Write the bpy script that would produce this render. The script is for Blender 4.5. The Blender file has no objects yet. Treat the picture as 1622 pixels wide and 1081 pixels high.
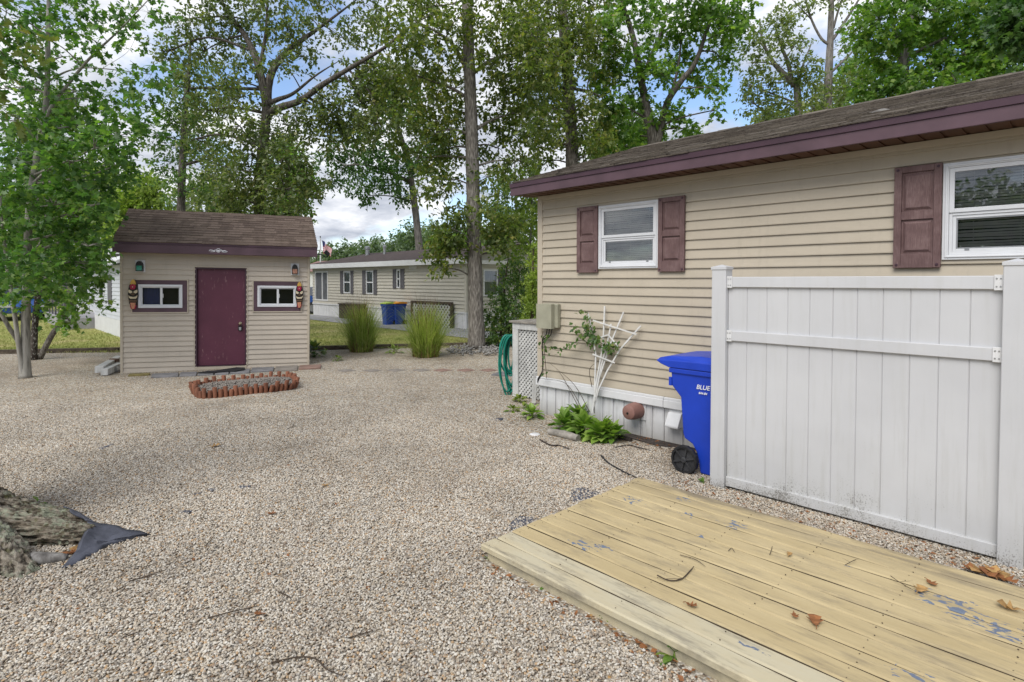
import bpy, math, random
import numpy as np
from mathutils import Vector, Matrix, Euler

R = math.radians
random.seed(7)
rng = np.random.default_rng(11)
scene = bpy.context.scene
COL = scene.collection

# ------------------------------------------------------------------ camera
F, CX, PITCH, EYE, YAW = 905.0, 811.0, 1.6, 1.8, 45.77
CY = 445.0 + F * math.tan(R(PITCH))
CAMROT = Euler((R(90 - PITCH), 0, R(YAW))).to_matrix()
cd = bpy.data.cameras.new('camera')
cam = bpy.data.objects.new('camera', cd)
COL.objects.link(cam)
cam.location = (0, 0, EYE)
cam.rotation_euler = (R(90 - PITCH), 0, R(YAW))
cd.sensor_width = 36.0
cd.lens = F / 1622.0 * 36.0
cd.shift_y = -(540.5 - CY) / 1622.0
cd.clip_start = 0.05
cd.clip_end = 3000
scene.camera = cam

# ------------------------------------------------------------------ light
SUN_EL, SUN_AZ = 50.0, 286.0          # azimuth measured from +X, counter-clockwise
scene.view_settings.view_transform = 'Standard'
scene.view_settings.look = 'None'
scene.view_settings.exposure = 0.64
scene.view_settings.gamma = 1.0
sd = bpy.data.lights.new('sun', 'SUN')
sd.energy = 2.1
sd.angle = R(40)
sd.color = (1.0, 0.965, 0.91)
sun = bpy.data.objects.new('sun', sd)
COL.objects.link(sun)
sdir = Vector((math.cos(R(SUN_AZ)) * math.cos(R(SUN_EL)), math.sin(R(SUN_AZ)) * math.cos(R(SUN_EL)), math.sin(R(SUN_EL))))
sun.rotation_euler = sdir.to_track_quat('Z', 'Y').to_euler()

world = bpy.data.worlds.new('World')
scene.world = world
world.use_nodes = True


def build_world():
    t = world.node_tree
    t.nodes.clear()
    N = t.nodes.new
    L = t.links.new
    out = N('ShaderNodeOutputWorld')
    bg = N('ShaderNodeBackground')
    bg.inputs['Strength'].default_value = 0.115
    L(bg.outputs[0], out.inputs[0])
    sky = N('ShaderNodeTexSky')
    sky.sky_type = 'NISHITA'
    sky.sun_disc = False
    sky.sun_elevation = R(SUN_EL)
    sky.sun_rotation = R(90 - SUN_AZ)
    sky.air_density = 1.0
    sky.dust_density = 0.6
    sky.ozone_density = 2.0
    tc = N('ShaderNodeTexCoord')
    sep = N('ShaderNodeSeparateXYZ')
    L(tc.outputs['Generated'], sep.inputs[0])
    zc = N('ShaderNodeMath'); zc.operation = 'MAXIMUM'; L(sep.outputs[2], zc.inputs[0]); zc.inputs[1].default_value = 0.0
    za = N('ShaderNodeMath'); za.operation = 'ADD'; L(zc.outputs[0], za.inputs[0]); za.inputs[1].default_value = 0.22
    dx = N('ShaderNodeMath'); dx.operation = 'DIVIDE'; L(sep.outputs[0], dx.inputs[0]); L(za.outputs[0], dx.inputs[1])
    dy = N('ShaderNodeMath'); dy.operation = 'DIVIDE'; L(sep.outputs[1], dy.inputs[0]); L(za.outputs[0], dy.inputs[1])
    cm = N('ShaderNodeCombineXYZ'); L(dx.outputs[0], cm.inputs[0]); L(dy.outputs[0], cm.inputs[1]); cm.inputs[2].default_value = 3.7

    def noise(scale, detail, rough, off):
        mp = N('ShaderNodeMapping'); L(cm.outputs[0], mp.inputs[0]); mp.inputs['Location'].default_value = off
        n = N('ShaderNodeTexNoise'); n.inputs['Scale'].default_value = scale
        n.inputs['Detail'].default_value = detail; n.inputs['Roughness'].default_value = rough
        n.inputs['Distortion'].default_value = 0.25
        L(mp.outputs[0], n.inputs['Vector'])
        return n.outputs['Fac']

    def ramp(f, stops):
        r = N('ShaderNodeValToRGB'); L(f, r.inputs[0])
        e = r.color_ramp.elements
        while len(e) < len(stops):
            e.new(0.5)
        for el, (p, c) in zip(e, stops):
            el.position = p; el.color = (*c, 1)
        return r.outputs[0]
    cover = ramp(noise(1.6, 8, 0.58, (1.3, 0.4, 0)), [(0.37, (0, 0, 0)), (0.50, (1, 1, 1))])
    tone = ramp(noise(2.6, 9, 0.6, (5.1, 2.2, 1)), [(0.33, (2.9, 3.15, 3.7)), (0.48, (4.3, 4.5, 4.95)), (0.62, (6.4, 6.45, 6.6))])
    blue = N('ShaderNodeMix'); blue.data_type = 'RGBA'; blue.blend_type = 'MULTIPLY'; blue.inputs[0].default_value = 1
    L(sky.outputs[0], blue.inputs[6]); blue.inputs[7].default_value = (1.15, 1.15, 1.2, 1)
    mx = N('ShaderNodeMix'); mx.data_type = 'RGBA'
    L(cover, mx.inputs[0]); L(blue.outputs[2], mx.inputs[6]); L(tone, mx.inputs[7])
    L(mx.outputs[2], bg.inputs['Color'])


build_world()


# ------------------------------------------------------------------ photo geometry: a pixel of the 1622 px photo to a place
def ray(px, py):
    return CAMROT @ Vector(((px - CX) / F, -(py - CY) / F, -1.0))


def G(px, py, z=0.0):
    d = ray(px, py)
    t = (z - EYE) / d.z
    return Vector((d.x * t, d.y * t, z))


def P(px, py, dep):
    return Vector((0, 0, EYE)) + ray(px, py) * dep


def WY(px, py, Y):
    d = ray(px, py)
    return Vector((0, 0, EYE)) + d * (Y / d.y)


def WX(px, py, X):
    d = ray(px, py)
    return Vector((0, 0, EYE)) + d * (X / d.x)


# ------------------------------------------------------------------ materials
class Mat:
    def __init__(s, name, rough=0.6, spec=0.3):
        s.m = bpy.data.materials.new(name)
        s.m.use_nodes = True
        s.t = s.m.node_tree
        s.b = s.t.nodes['Principled BSDF']
        s.b.inputs['Roughness'].default_value = rough
        s.b.inputs['Specular IOR Level'].default_value = spec
        s.tc = s.t.nodes.new('ShaderNodeTexCoord')
        s.geo = s.t.nodes.new('ShaderNodeNewGeometry')
        s.o = s.tc.outputs['Object']
        s.w = s.geo.outputs['Position']

    def put(s, sock, v):
        if isinstance(v, bpy.types.NodeSocket):
            s.t.links.new(v, sock)
        elif isinstance(v, (tuple, list)) and len(v) == 3 and sock.type == 'RGBA':
            sock.default_value = (*v, 1)
        else:
            sock.default_value = v

    def math(s, op, a, b=0.0, clamp=False):
        n = s.t.nodes.new('ShaderNodeMath'); n.operation = op; n.use_clamp = clamp
        s.put(n.inputs[0], a); s.put(n.inputs[1], b)
        return n.outputs[0]

    def map(s, v, scale=(1, 1, 1), loc=(0, 0, 0), rot=(0, 0, 0)):
        n = s.t.nodes.new('ShaderNodeMapping'); s.put(n.inputs[0], v)
        n.inputs['Scale'].default_value = scale; n.inputs['Location'].default_value = loc; n.inputs['Rotation'].default_value = rot
        return n.outputs[0]

    def noise(s, v, scale, detail=4, rough=0.55, dist=0.0):
        n = s.t.nodes.new('ShaderNodeTexNoise'); s.put(n.inputs['Vector'], v)
        n.inputs['Scale'].default_value = scale; n.inputs['Detail'].default_value = detail
        n.inputs['Roughness'].default_value = rough; n.inputs['Distortion'].default_value = dist
        return n.outputs['Fac']

    def vor(s, v, scale, out='Color', feature='F1'):
        n = s.t.nodes.new('ShaderNodeTexVoronoi'); n.feature = feature; s.put(n.inputs['Vector'], v)
        n.inputs['Scale'].default_value = scale
        return n.outputs[out]

    def ramp(s, f, stops, interp='LINEAR'):
        n = s.t.nodes.new('ShaderNodeValToRGB'); s.put(n.inputs[0], f)
        n.color_ramp.interpolation = interp
        e = n.color_ramp.elements
        while len(e) < len(stops):
            e.new(0.5)
        for el, (p, c) in zip(e, stops):
            el.position = p
            el.color = (*c, 1) if isinstance(c, tuple) else (c, c, c, 1)
        return n.outputs[0]

    def mix(s, f, a, b, blend='MIX'):
        n = s.t.nodes.new('ShaderNodeMix'); n.data_type = 'RGBA'; n.blend_type = blend
        s.put(n.inputs[0], f); s.put(n.inputs[6], a); s.put(n.inputs[7], b)
        return n.outputs[2]

    def sep(s, v):
        n = s.t.nodes.new('ShaderNodeSeparateXYZ'); s.put(n.inputs[0], v)
        return n.outputs

    def bump(s, h, strength=0.3, dist=0.01):
        n = s.t.nodes.new('ShaderNodeBump'); s.put(n.inputs['Height'], h)
        n.inputs['Strength'].default_value = strength; n.inputs['Distance'].default_value = dist
        s.t.links.new(n.outputs[0], s.b.inputs['Normal'])

    def col(s, c):
        s.put(s.b.inputs['Base Color'], c)

    def rough(s, c):
        s.put(s.b.inputs['Roughness'], c)


M = {}


def simple(key, c, rough=0.6, var=0.18, scale=6.0, spec=0.3, bump=0.0, bscale=60.0, stretch=(1, 1, 1), metal=0.0):
    m = Mat(key, rough, spec)
    v = m.map(m.o, stretch)
    f = m.noise(v, scale, 5, 0.6)
    lo = tuple(x * (1 - var) for x in c); hi = tuple(min(1, x * (1 + var)) for x in c)
    m.col(m.ramp(f, [(0.3, lo), (0.7, hi)]))
    m.b.inputs['Metallic'].default_value = metal
    if bump:
        m.bump(m.noise(v, bscale, 4, 0.6), bump, 0.004)
    M[key] = m.m
    return m


def vinyl(key, c, grime=0.25, gz=None):
    m = Mat(key, 0.5, 0.3)
    f = m.noise(m.map(m.o, (1.2, 1.2, 2.5)), 1.7, 5, 0.6)
    base = m.ramp(f, [(0.3, tuple(x * 0.90 for x in c)), (0.7, tuple(x * 1.06 for x in c))])
    fine = m.noise(m.map(m.o, (3, 3, 60)), 8, 4, 0.6)
    base = m.mix(0.25, base, m.ramp(fine, [(0.3, tuple(x * 0.8 for x in c)), (0.7, c)]))
    st = m.noise(m.map(m.o, (9, 9, 0.6)), 2.0, 5, 0.65)
    base = m.mix(m.ramp(st, [(0.55, 0.0), (0.78, grime)]), base, tuple(x * 0.55 for x in c))
    m.col(base)
    m.bump(fine, 0.12, 0.003)
    M[key] = m.m


vinyl('tan_vinyl', (0.445, 0.390, 0.305))
vinyl('shed_vinyl', (0.499, 0.439, 0.361), 0.22)
vinyl('far_vinyl', (0.49, 0.46, 0.395), 0.15)
vinyl('grey_white_vinyl', (0.533, 0.550, 0.585), 0.15)
vinyl('white_trim', (0.636, 0.636, 0.636), 0.2)
vinyl('tan_trim', (0.482, 0.421, 0.331), 0.2)
simple('plum_trim', (0.092, 0.055, 0.068), 0.45, 0.22, 2.5, bump=0.1, bscale=30)
simple('plum_drip', (0.060, 0.032, 0.044), 0.4, 0.2, 2.5)
simple('soffit_brown', (0.085, 0.035, 0.018), 0.5, 0.25, 4)
simple('white_vinyl_frame', (0.636, 0.645, 0.662), 0.4, 0.06, 4)
simple('grey_gasket', (0.22, 0.23, 0.24), 0.5, 0.1, 8)
simple('blind_slat', (0.70, 0.67, 0.63), 0.5, 0.1, 9)
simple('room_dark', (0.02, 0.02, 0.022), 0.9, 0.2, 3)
simple('black_metal', (0.012, 0.012, 0.012), 0.4, 0.2, 9)
simple('black_rubber', (0.02, 0.02, 0.021), 0.75, 0.4, 12, bump=0.3, bscale=90)
simple('brass', (0.5, 0.42, 0.28), 0.3, 0.1, 9, metal=1.0)
simple('steel', (0.45, 0.45, 0.46), 0.35, 0.15, 9, metal=0.9)
simple('utility_beige', (0.310, 0.301, 0.224), 0.5, 0.12, 8)
simple('terracotta_plastic', (0.22, 0.115, 0.095), 0.6, 0.15, 12)
simple('white_plastic', (0.619, 0.619, 0.619), 0.4, 0.08, 8)
simple('bin_blue', (0.012, 0.048, 0.42), 0.38, 0.12, 3, spec=0.4, bump=0.05, bscale=200)
simple('bin_blue_far', (0.02, 0.06, 0.30), 0.45, 0.12, 3)
simple('lime_plastic', (0.42, 0.55, 0.10), 0.45, 0.1, 5)
simple('orange_plastic', (0.75, 0.30, 0.03), 0.45, 0.1, 5)
simple('wheel_black', (0.018, 0.018, 0.019), 0.6, 0.4, 14)
simple('wheel_hub', (0.035, 0.035, 0.037), 0.5, 0.4, 14)
simple('hose_green', (0.010, 0.172, 0.125), 0.4, 0.25, 8)
simple('weathered_white', (0.473, 0.473, 0.456), 0.75, 0.25, 10, bump=0.3, bscale=40, stretch=(1, 1, 0.3))
simple('trellis_white', (0.602, 0.593, 0.568), 0.7, 0.15, 10, bump=0.2)
simple('grey_wood', (0.24, 0.22, 0.19), 0.85, 0.4, 12, bump=0.5, bscale=40)
simple('timber_edge', (0.085, 0.066, 0.048), 0.9, 0.5, 8, bump=0.6, bscale=30)
simple('log_red', (0.185, 0.075, 0.042), 0.75, 0.45, 9, bump=0.4, bscale=50, stretch=(1, 1, 0.3))
simple('log_brown', (0.19, 0.075, 0.042), 0.75, 0.4, 9, bump=0.4, bscale=50, stretch=(1, 1, 0.3))
simple('slate_grey', (0.172, 0.168, 0.172), 0.8, 0.3, 7, bump=0.3, bscale=40)
simple('paver_red', (0.225, 0.145, 0.115), 0.85, 0.35, 8, bump=0.4, bscale=60)
simple('paver_grey', (0.215, 0.19, 0.165), 0.85, 0.35, 8, bump=0.4, bscale=60)
simple('moss_paver', (0.17, 0.14, 0.055), 0.9, 0.4, 8, bump=0.4, bscale=60)
simple('brick_old', (0.15, 0.10, 0.075), 0.9, 0.4, 9, bump=0.5, bscale=50)
simple('rock', (0.22, 0.21, 0.195), 0.85, 0.5, 7, bump=0.5, bscale=20)
simple('concrete', (0.292, 0.288, 0.292), 0.9, 0.2, 2.5, bump=0.3, bscale=50)
simple('fabric_dark', (0.066, 0.070, 0.088), 0.85, 0.35, 9, bump=0.35, bscale=130)
simple('twig', (0.06, 0.043, 0.03), 0.9, 0.3, 20)
simple('dry_leaf', (0.21, 0.085, 0.03), 0.7, 0.4, 30)
simple('dry_leaf_tan', (0.32, 0.19, 0.07), 0.7, 0.4, 30)
simple('dark_mulch', (0.05, 0.04, 0.034), 0.95, 0.5, 25, bump=0.8, bscale=80)
simple('grey_shutter', (0.11, 0.105, 0.115), 0.6, 0.15, 9)
simple('screen_mesh', (0.10, 0.105, 0.115), 0.8, 0.3, 3)
simple('curtain', (0.28, 0.36, 0.33), 0.9, 0.3, 14, stretch=(4, 4, 0.3))
simple('car_blue', (0.02, 0.07, 0.25), 0.25, 0.1, 3, spec=0.6)
simple('car_glass', (0.02, 0.022, 0.025), 0.1, 0.1, 3, spec=0.6)
simple('flag_red', (0.45, 0.045, 0.06), 0.8, 0.1, 9)
simple('flag_white', (0.66, 0.63, 0.64), 0.8, 0.06, 9)
simple('flag_blue', (0.05, 0.06, 0.16), 0.8, 0.1, 9)
simple('lettering_white', (0.72, 0.73, 0.76), 0.5, 0.05, 9)
simple('green_glass', (0.02, 0.22, 0.15), 0.15, 0.2, 20, spec=0.5)
simple('amber_glass', (0.30, 0.14, 0.09), 0.15, 0.4, 30, spec=0.5)
simple('mask_yellow', (0.48, 0.30, 0.07), 0.55, 0.25, 30)
simple('mask_red', (0.30, 0.015, 0.05), 0.5, 0.25, 30)
simple('mask_cream', (0.55, 0.47, 0.33), 0.55, 0.2, 30)
simple('mask_black', (0.02, 0.016, 0.014), 0.5, 0.3, 30)
simple('mask_brown', (0.10, 0.06, 0.035), 0.6, 0.3, 30)
simple('mask_peach', (0.50, 0.22, 0.13), 0.55, 0.2, 30)
simple('gap_shade_and_screw', (0.075, 0.056, 0.034), 0.9, 0.4, 12)  # dark brown for the painted-in deck gap shade, also the screw heads
simple('dark_brown_board', (0.06, 0.045, 0.035), 0.8, 0.3, 6)
simple('roof_far', (0.066, 0.050, 0.047), 0.95, 0.3, 5, bump=0.4, bscale=20)


def door_paint():
    m = Mat('door_paint', 0.42, 0.35)
    c = (0.112, 0.032, 0.054)
    base = m.ramp(m.noise(m.o, 2.2, 5, 0.6), [(0.3, tuple(x * 0.85 for x in c)), (0.7, tuple(x * 1.12 for x in c))])
    sc = m.noise(m.map(m.o, (16, 16, 3.2)), 1.6, 6, 0.7)
    spot = m.noise(m.o, 1.5, 2, 0.5)
    msk = m.math('MULTIPLY', m.ramp(sc, [(0.60, 0.0), (0.68, 1.0)]), m.ramp(spot, [(0.42, 0.0), (0.56, 0.75)]))
    m.col(m.mix(msk, base, (0.34, 0.20, 0.20)))
    M['door_paint'] = m.m


door_paint()


def shutter_mat():
    m = Mat('shutter_plum', 0.6, 0.25)
    g = m.noise(m.map(m.o, (60, 60, 5)), 3, 4, 0.6, 0.4)
    g2 = m.noise(m.o, 7, 4, 0.6)
    f = m.math('ADD', m.math('MULTIPLY', g2, 0.5), m.math('MULTIPLY', g, 0.5))
    m.col(m.ramp(f, [(0.32, (0.092, 0.053, 0.052)), (0.50, (0.138, 0.085, 0.082)), (0.70, (0.225, 0.152, 0.145))]))
    m.bump(f, 0.2, 0.002)
    M['shutter_plum'] = m.m


shutter_mat()


def mildew_vinyl():
    m = Mat('fence_vinyl', 0.4, 0.35)
    z = m.sep(m.w)[2]
    c = m.ramp(m.noise(m.o, 1.3, 4, 0.5), [(0.3, (0.48, 0.483, 0.495)), (0.7, (0.55, 0.553, 0.562))])
    sp = m.noise(m.map(m.o, (1, 1, 0.7)), 120, 4, 0.75)
    pz = m.ramp(z, [(0.02, 1.0), (0.14, 0.62), (0.35, 0.32), (0.9, 0.0)])
    big = m.noise(m.o, 3, 4, 0.6)
    thr = m.math('SUBTRACT', m.math('ADD', sp, m.math('MULTIPLY', pz, 0.27)), m.math('MULTIPLY', m.math('SUBTRACT', 0.55, big), 0.5))
    msk = m.ramp(thr, [(0.74, 0.0), (0.84, 0.75)])
    c = m.mix(m.math('MULTIPLY', m.ramp(z, [(0.0, 0.75), (0.22, 0.42), (0.7, 0.0)]), big), c, (0.36, 0.35, 0.31))
    st = m.noise(m.map(m.o, (11, 11, 0.7)), 2, 5, 0.65)
    c = m.mix(m.math('MULTIPLY', m.ramp(st, [(0.50, 0.0), (0.75, 0.55)]), m.ramp(z, [(0.1, 0.9), (1.0, 0.35)])), c, (0.36, 0.355, 0.32))
    m.col(m.mix(msk, c, (0.10, 0.09, 0.075)))
    M['fence_vinyl'] = m.m
    m = Mat('skirt_vinyl', 0.55, 0.3)
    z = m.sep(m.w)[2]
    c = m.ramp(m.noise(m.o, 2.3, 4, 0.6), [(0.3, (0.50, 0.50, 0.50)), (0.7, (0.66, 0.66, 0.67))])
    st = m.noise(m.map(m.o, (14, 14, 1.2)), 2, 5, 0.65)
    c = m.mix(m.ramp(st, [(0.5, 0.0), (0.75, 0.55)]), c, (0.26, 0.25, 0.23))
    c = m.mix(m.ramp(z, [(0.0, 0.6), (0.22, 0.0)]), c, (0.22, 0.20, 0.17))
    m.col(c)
    M['skirt_vinyl'] = m.m


mildew_vinyl()


def shingle_mat(key, a, b, c, mossy):
    m = Mat(key, 0.95, 0.15)
    r = m.geo.outputs['Random Per Island']
    tabs = m.ramp(r, [(0.0, tuple(x * 0.6 for x in a)), (0.35, a), (0.75, b), (1.0, tuple(x * 1.15 for x in b))])
    n = m.noise(m.o, 60, 4, 0.8)
    base = m.mix(0.5, tabs, m.ramp(n, [(0.33, tuple(x * 0.3 for x in a)), (0.5, b), (0.68, c)]))
    big = m.noise(m.map(m.o, (0.6, 1.6, 1)), 1.6, 6, 0.65)
    base = m.mix(m.ramp(big, [(0.42, 0.0), (0.72, mossy)]), base, c)
    st = m.noise(m.map(m.o, (7, 0.9, 0.9)), 1.2, 5, 0.6)
    base = m.mix(m.ramp(st, [(0.5, 0.0), (0.75, 0.45)]), base, tuple(x * 0.45 for x in a))
    m.col(base)
    m.bump(n, 0.8, 0.008)
    M[key] = m.m


shingle_mat('shingle_brown', (0.058, 0.047, 0.040), (0.125, 0.105, 0.088), (0.21, 0.185, 0.145), 0.5)
shingle_mat('shingle_shed', (0.080, 0.056, 0.046), (0.145, 0.108, 0.088), (0.20, 0.155, 0.115), 0.35)


def glass_mat(key='pane_glass', tint=(0.90, 0.93, 0.94), ior=2.3):
    m = bpy.data.materials.new(key)
    m.use_nodes = True
    t = m.node_tree
    t.nodes.remove(t.nodes['Principled BSDF'])
    tr = t.nodes.new('ShaderNodeBsdfTransparent'); tr.inputs[0].default_value = (*tint, 1)
    gl = t.nodes.new('ShaderNodeBsdfGlossy'); gl.inputs['Roughness'].default_value = 0.015; gl.inputs[0].default_value = (0.9, 0.93, 0.95, 1)
    fr = t.nodes.new('ShaderNodeFresnel'); fr.inputs['IOR'].default_value = ior
    mx = t.nodes.new('ShaderNodeMixShader')
    t.links.new(fr.outputs[0], mx.inputs[0]); t.links.new(tr.outputs[0], mx.inputs[1]); t.links.new(gl.outputs[0], mx.inputs[2])
    t.links.new(mx.outputs[0], t.nodes['Material Output'].inputs[0])
    M[key] = m


glass_mat()
glass_mat('shed_glass', (0.85, 0.88, 0.9), ior=1.45)


def pebble_color(m, rnd):
    return m.ramp(rnd, [(0.0, (0.112, 0.090, 0.069)), (0.09, (0.258, 0.202, 0.142)), (0.22, (0.430, 0.361, 0.271)), (0.38, (0.585, 0.533, 0.447)),
                        (0.54, (0.344, 0.314, 0.275)), (0.64, (0.490, 0.408, 0.297)), (0.76, (0.654, 0.611, 0.533)), (0.87, (0.430, 0.249, 0.095)),
                        (0.925, (0.206, 0.116, 0.060)), (0.96, (0.516, 0.464, 0.378))], 'CONSTANT')


def yard_dirt(m, c):
    d = m.noise(m.w, 0.55, 6, 0.62)
    d2 = m.noise(m.map(m.w, (1, 1, 1), (7, 3, 0)), 2.6, 6, 0.68)
    f = m.math('ADD', m.math('MULTIPLY', d, 0.5), m.math('MULTIPLY', d2, 0.5))
    # brown leaf mould worked into the stones: beside the trees, the lawn edging, the house and the deck corner
    best = None
    for (px, py, r) in ((40, 585, 2.0), (150, 572, 1.6), (-60, 600, 2.0), (700, 568, 1.5), (560, 562, 1.2), (800, 562, 1.5), (1010, 705, .7), (1075, 735, .5), (770, 872, .35), (900, 690, .5), (60, 800, .7), (320, 645, .7), (1250, 830, .5), (1420, 870, .5), (960, 985, .25)):
        q = G(px, py)
        n = m.t.nodes.new('ShaderNodeVectorMath'); n.operation = 'DISTANCE'
        m.put(n.inputs[0], m.w); n.inputs[1].default_value = (q.x, q.y, 0)
        e = m.math('SUBTRACT', 1.0, m.math('DIVIDE', n.outputs['Value'], r), True)
        best = e if best is None else m.math('MAXIMUM', best, e)
    f = m.math('ADD', f, m.math('MULTIPLY', best, 0.16))
    c = m.mix(m.ramp(f, [(0.53, 0.0), (0.70, 0.48)]), c, (0.185, 0.14, 0.098))
    b = m.noise(m.map(m.w, (1, 1, 1), (2, 11, 0)), 0.9, 4, 0.6)
    return m.mix(1.0, c, m.ramp(b, [(0.3, (0.78, 0.79, 0.80)), (0.7, (1.04, 1.06, 1.08))]), 'MULTIPLY')


def ground_mats():
    m = Mat('gravel_bed', 0.9, 0.2)
    rnd = m.sep(m.vor(m.w, 62, 'Color'))[0]
    c = pebble_color(m, rnd)
    dist = m.vor(m.w, 62, 'Distance')
    c = m.mix(m.ramp(dist, [(0.35, 0.0), (0.75, 0.5)]), c, (0.17, 0.14, 0.105))
    m.col(yard_dirt(m, c))
    m.bump(m.ramp(dist, [(0.0, 1.0), (0.7, 0.0)]), 0.55, 0.012)
    M['gravel_bed'] = m.m
    m = Mat('pebble', 0.65, 0.3)
    oi = m.t.nodes.new('ShaderNodeObjectInfo')
    c = pebble_color(m, oi.outputs['Random'])
    v = m.noise(m.o, 1.2, 3, 0.6)
    c = m.mix(0.3, c, m.ramp(v, [(0.35, (0.28, 0.20, 0.125)), (0.65, (0.74, 0.69, 0.60))]))
    m.col(yard_dirt(m, c))
    M['pebble'] = m.m
    m = Mat('lawn', 0.95, 0.1)
    f = m.noise(m.w, 0.7, 6, 0.65)
    g = m.noise(m.w, 22, 4, 0.7)
    c = m.ramp(f, [(0.36, (0.20, 0.245, 0.06)), (0.52, (0.32, 0.325, 0.10)), (0.68, (0.50, 0.43, 0.22))])
    m.col(m.mix(0.4, c, m.ramp(g, [(0.3, (0.10, 0.12, 0.03)), (0.7, (0.36, 0.34, 0.14))])))
    m.bump(g, 0.5, 0.03)
    M['lawn'] = m.m
    m = Mat('terrain', 0.95, 0.1)
    f = m.noise(m.w, 0.15, 6, 0.65)
    m.col(m.ramp(f, [(0.35, (0.06, 0.08, 0.025)), (0.65, (0.15, 0.14, 0.06))]))
    M['terrain'] = m.m
    m = Mat('grass_blade', 0.7, 0.2)
    f = m.noise(m.w, 0.7, 6, 0.65)
    c = m.ramp(f, [(0.36, (0.22, 0.285, 0.06)), (0.52, (0.35, 0.37, 0.11)), (0.68, (0.54, 0.47, 0.24))])
    m.col(m.mix(0.45, c, m.ramp(m.geo.outputs['Random Per Island'], [(0.0, (0.05, 0.085, 0.015)), (0.6, (0.20, 0.22, 0.05)), (1.0, (0.38, 0.32, 0.16))])))
    M['grass_blade'] = m.m


ground_mats()


def deck_mat():
    m = Mat('deck_paint', 0.75, 0.2)
    x, y, z = m.sep(m.w)
    grain = m.noise(m.map(m.w, (1.5, 26, 26)), 3, 5, 0.65)
    big = m.noise(m.map(m.w, (0.7, 2.4, 1)), 2.2, 5, 0.6)
    c = m.ramp(big, [(0.3, (0.41, 0.325, 0.175)), (0.7, (0.505, 0.41, 0.235))])
    c = m.mix(m.ramp(grain, [(0.35, 0.35), (0.6, 0.0)]), c, (0.34, 0.265, 0.15))
    # the two boards along the yard side have lost their colour
    near = m.ramp(y, [(0.0, 1.0), (1.0, 1.0)])
    pale = m.math('LESS_THAN', y, 2.678)
    wn = m.noise(m.map(m.w, (0.8, 3, 1), (3, 1, 0)), 3.0, 6, 0.65)
    c = m.mix(m.math('MULTIPLY', pale, m.ramp(wn, [(0.25, 0.45), (0.6, 0.95)])), c, (0.47, 0.425, 0.305))
    # mildew: along the fence side and on the pale boards
    dk = m.noise(m.map(m.w, (0.9, 5, 1), (1, 9, 0)), 2.6, 8, 0.72)
    far = m.math('MULTIPLY', m.ramp(m.math('MULTIPLY', y, 0.2), [(0.775, 0.0), (0.84, 1.0)]), m.ramp(dk, [(0.40, 0.0), (0.60, 0.75)]))
    nr = m.math('MULTIPLY', pale, m.ramp(dk, [(0.50, 0.0), (0.68, 0.7)]))
    al = m.math('MULTIPLY', m.ramp(dk, [(0.51, 0.0), (0.72, 0.6)]), 1.0)
    msk = m.math('MAXIMUM', m.math('MAXIMUM', far, nr), al)
    c = m.mix(msk, c, (0.115, 0.10, 0.085))
    # flaked spots where older blue-grey paint shows
    spots = [(1003, 792, .17), (1085, 790, .13), (925, 866, .15), (955, 866, .1), (1165, 832, .16), (1090, 815, .1), (1497, 952, .22), (1560, 985, .18),
             (1596, 1003, .2), (1110, 850, .07), (1190, 1026, .1), (1450, 1075, .14), (1535, 975, .16), (1340, 895, .05)]
    best = None
    for (px, py, r) in spots:
        q = G(px, py, 0.1)
        n = m.t.nodes.new('ShaderNodeVectorMath'); n.operation = 'DISTANCE'
        m.put(n.inputs[0], m.map(m.w, (0.62, 1.0, 0.0))); n.inputs[1].default_value = (q.x * 0.62, q.y, 0)
        e = m.math('SUBTRACT', 1.0, m.math('DIVIDE', n.outputs['Value'], r * 0.55), True)
        best = e if best is None else m.math('MAXIMUM', best, e)
    fl = m.noise(m.map(m.w, (9, 20, 1)), 2.0, 5, 0.55, 0.6)
    chip = m.ramp(m.math('ADD', m.math('MULTIPLY', best, 0.16), fl), [(0.635, 0.0), (0.650, 1.0)])
    chip = m.math('MULTIPLY', chip, m.math('GREATER_THAN', best, 0.02))
    c = m.mix(chip, c, (0.135, 0.162, 0.215))
    m.col(c)
    h = m.math('SUBTRACT', m.math('MULTIPLY', grain, 0.5), m.math('MULTIPLY', chip, 0.5))
    m.bump(h, 0.35, 0.003)
    M['deck_paint'] = m.m


deck_mat()


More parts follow.
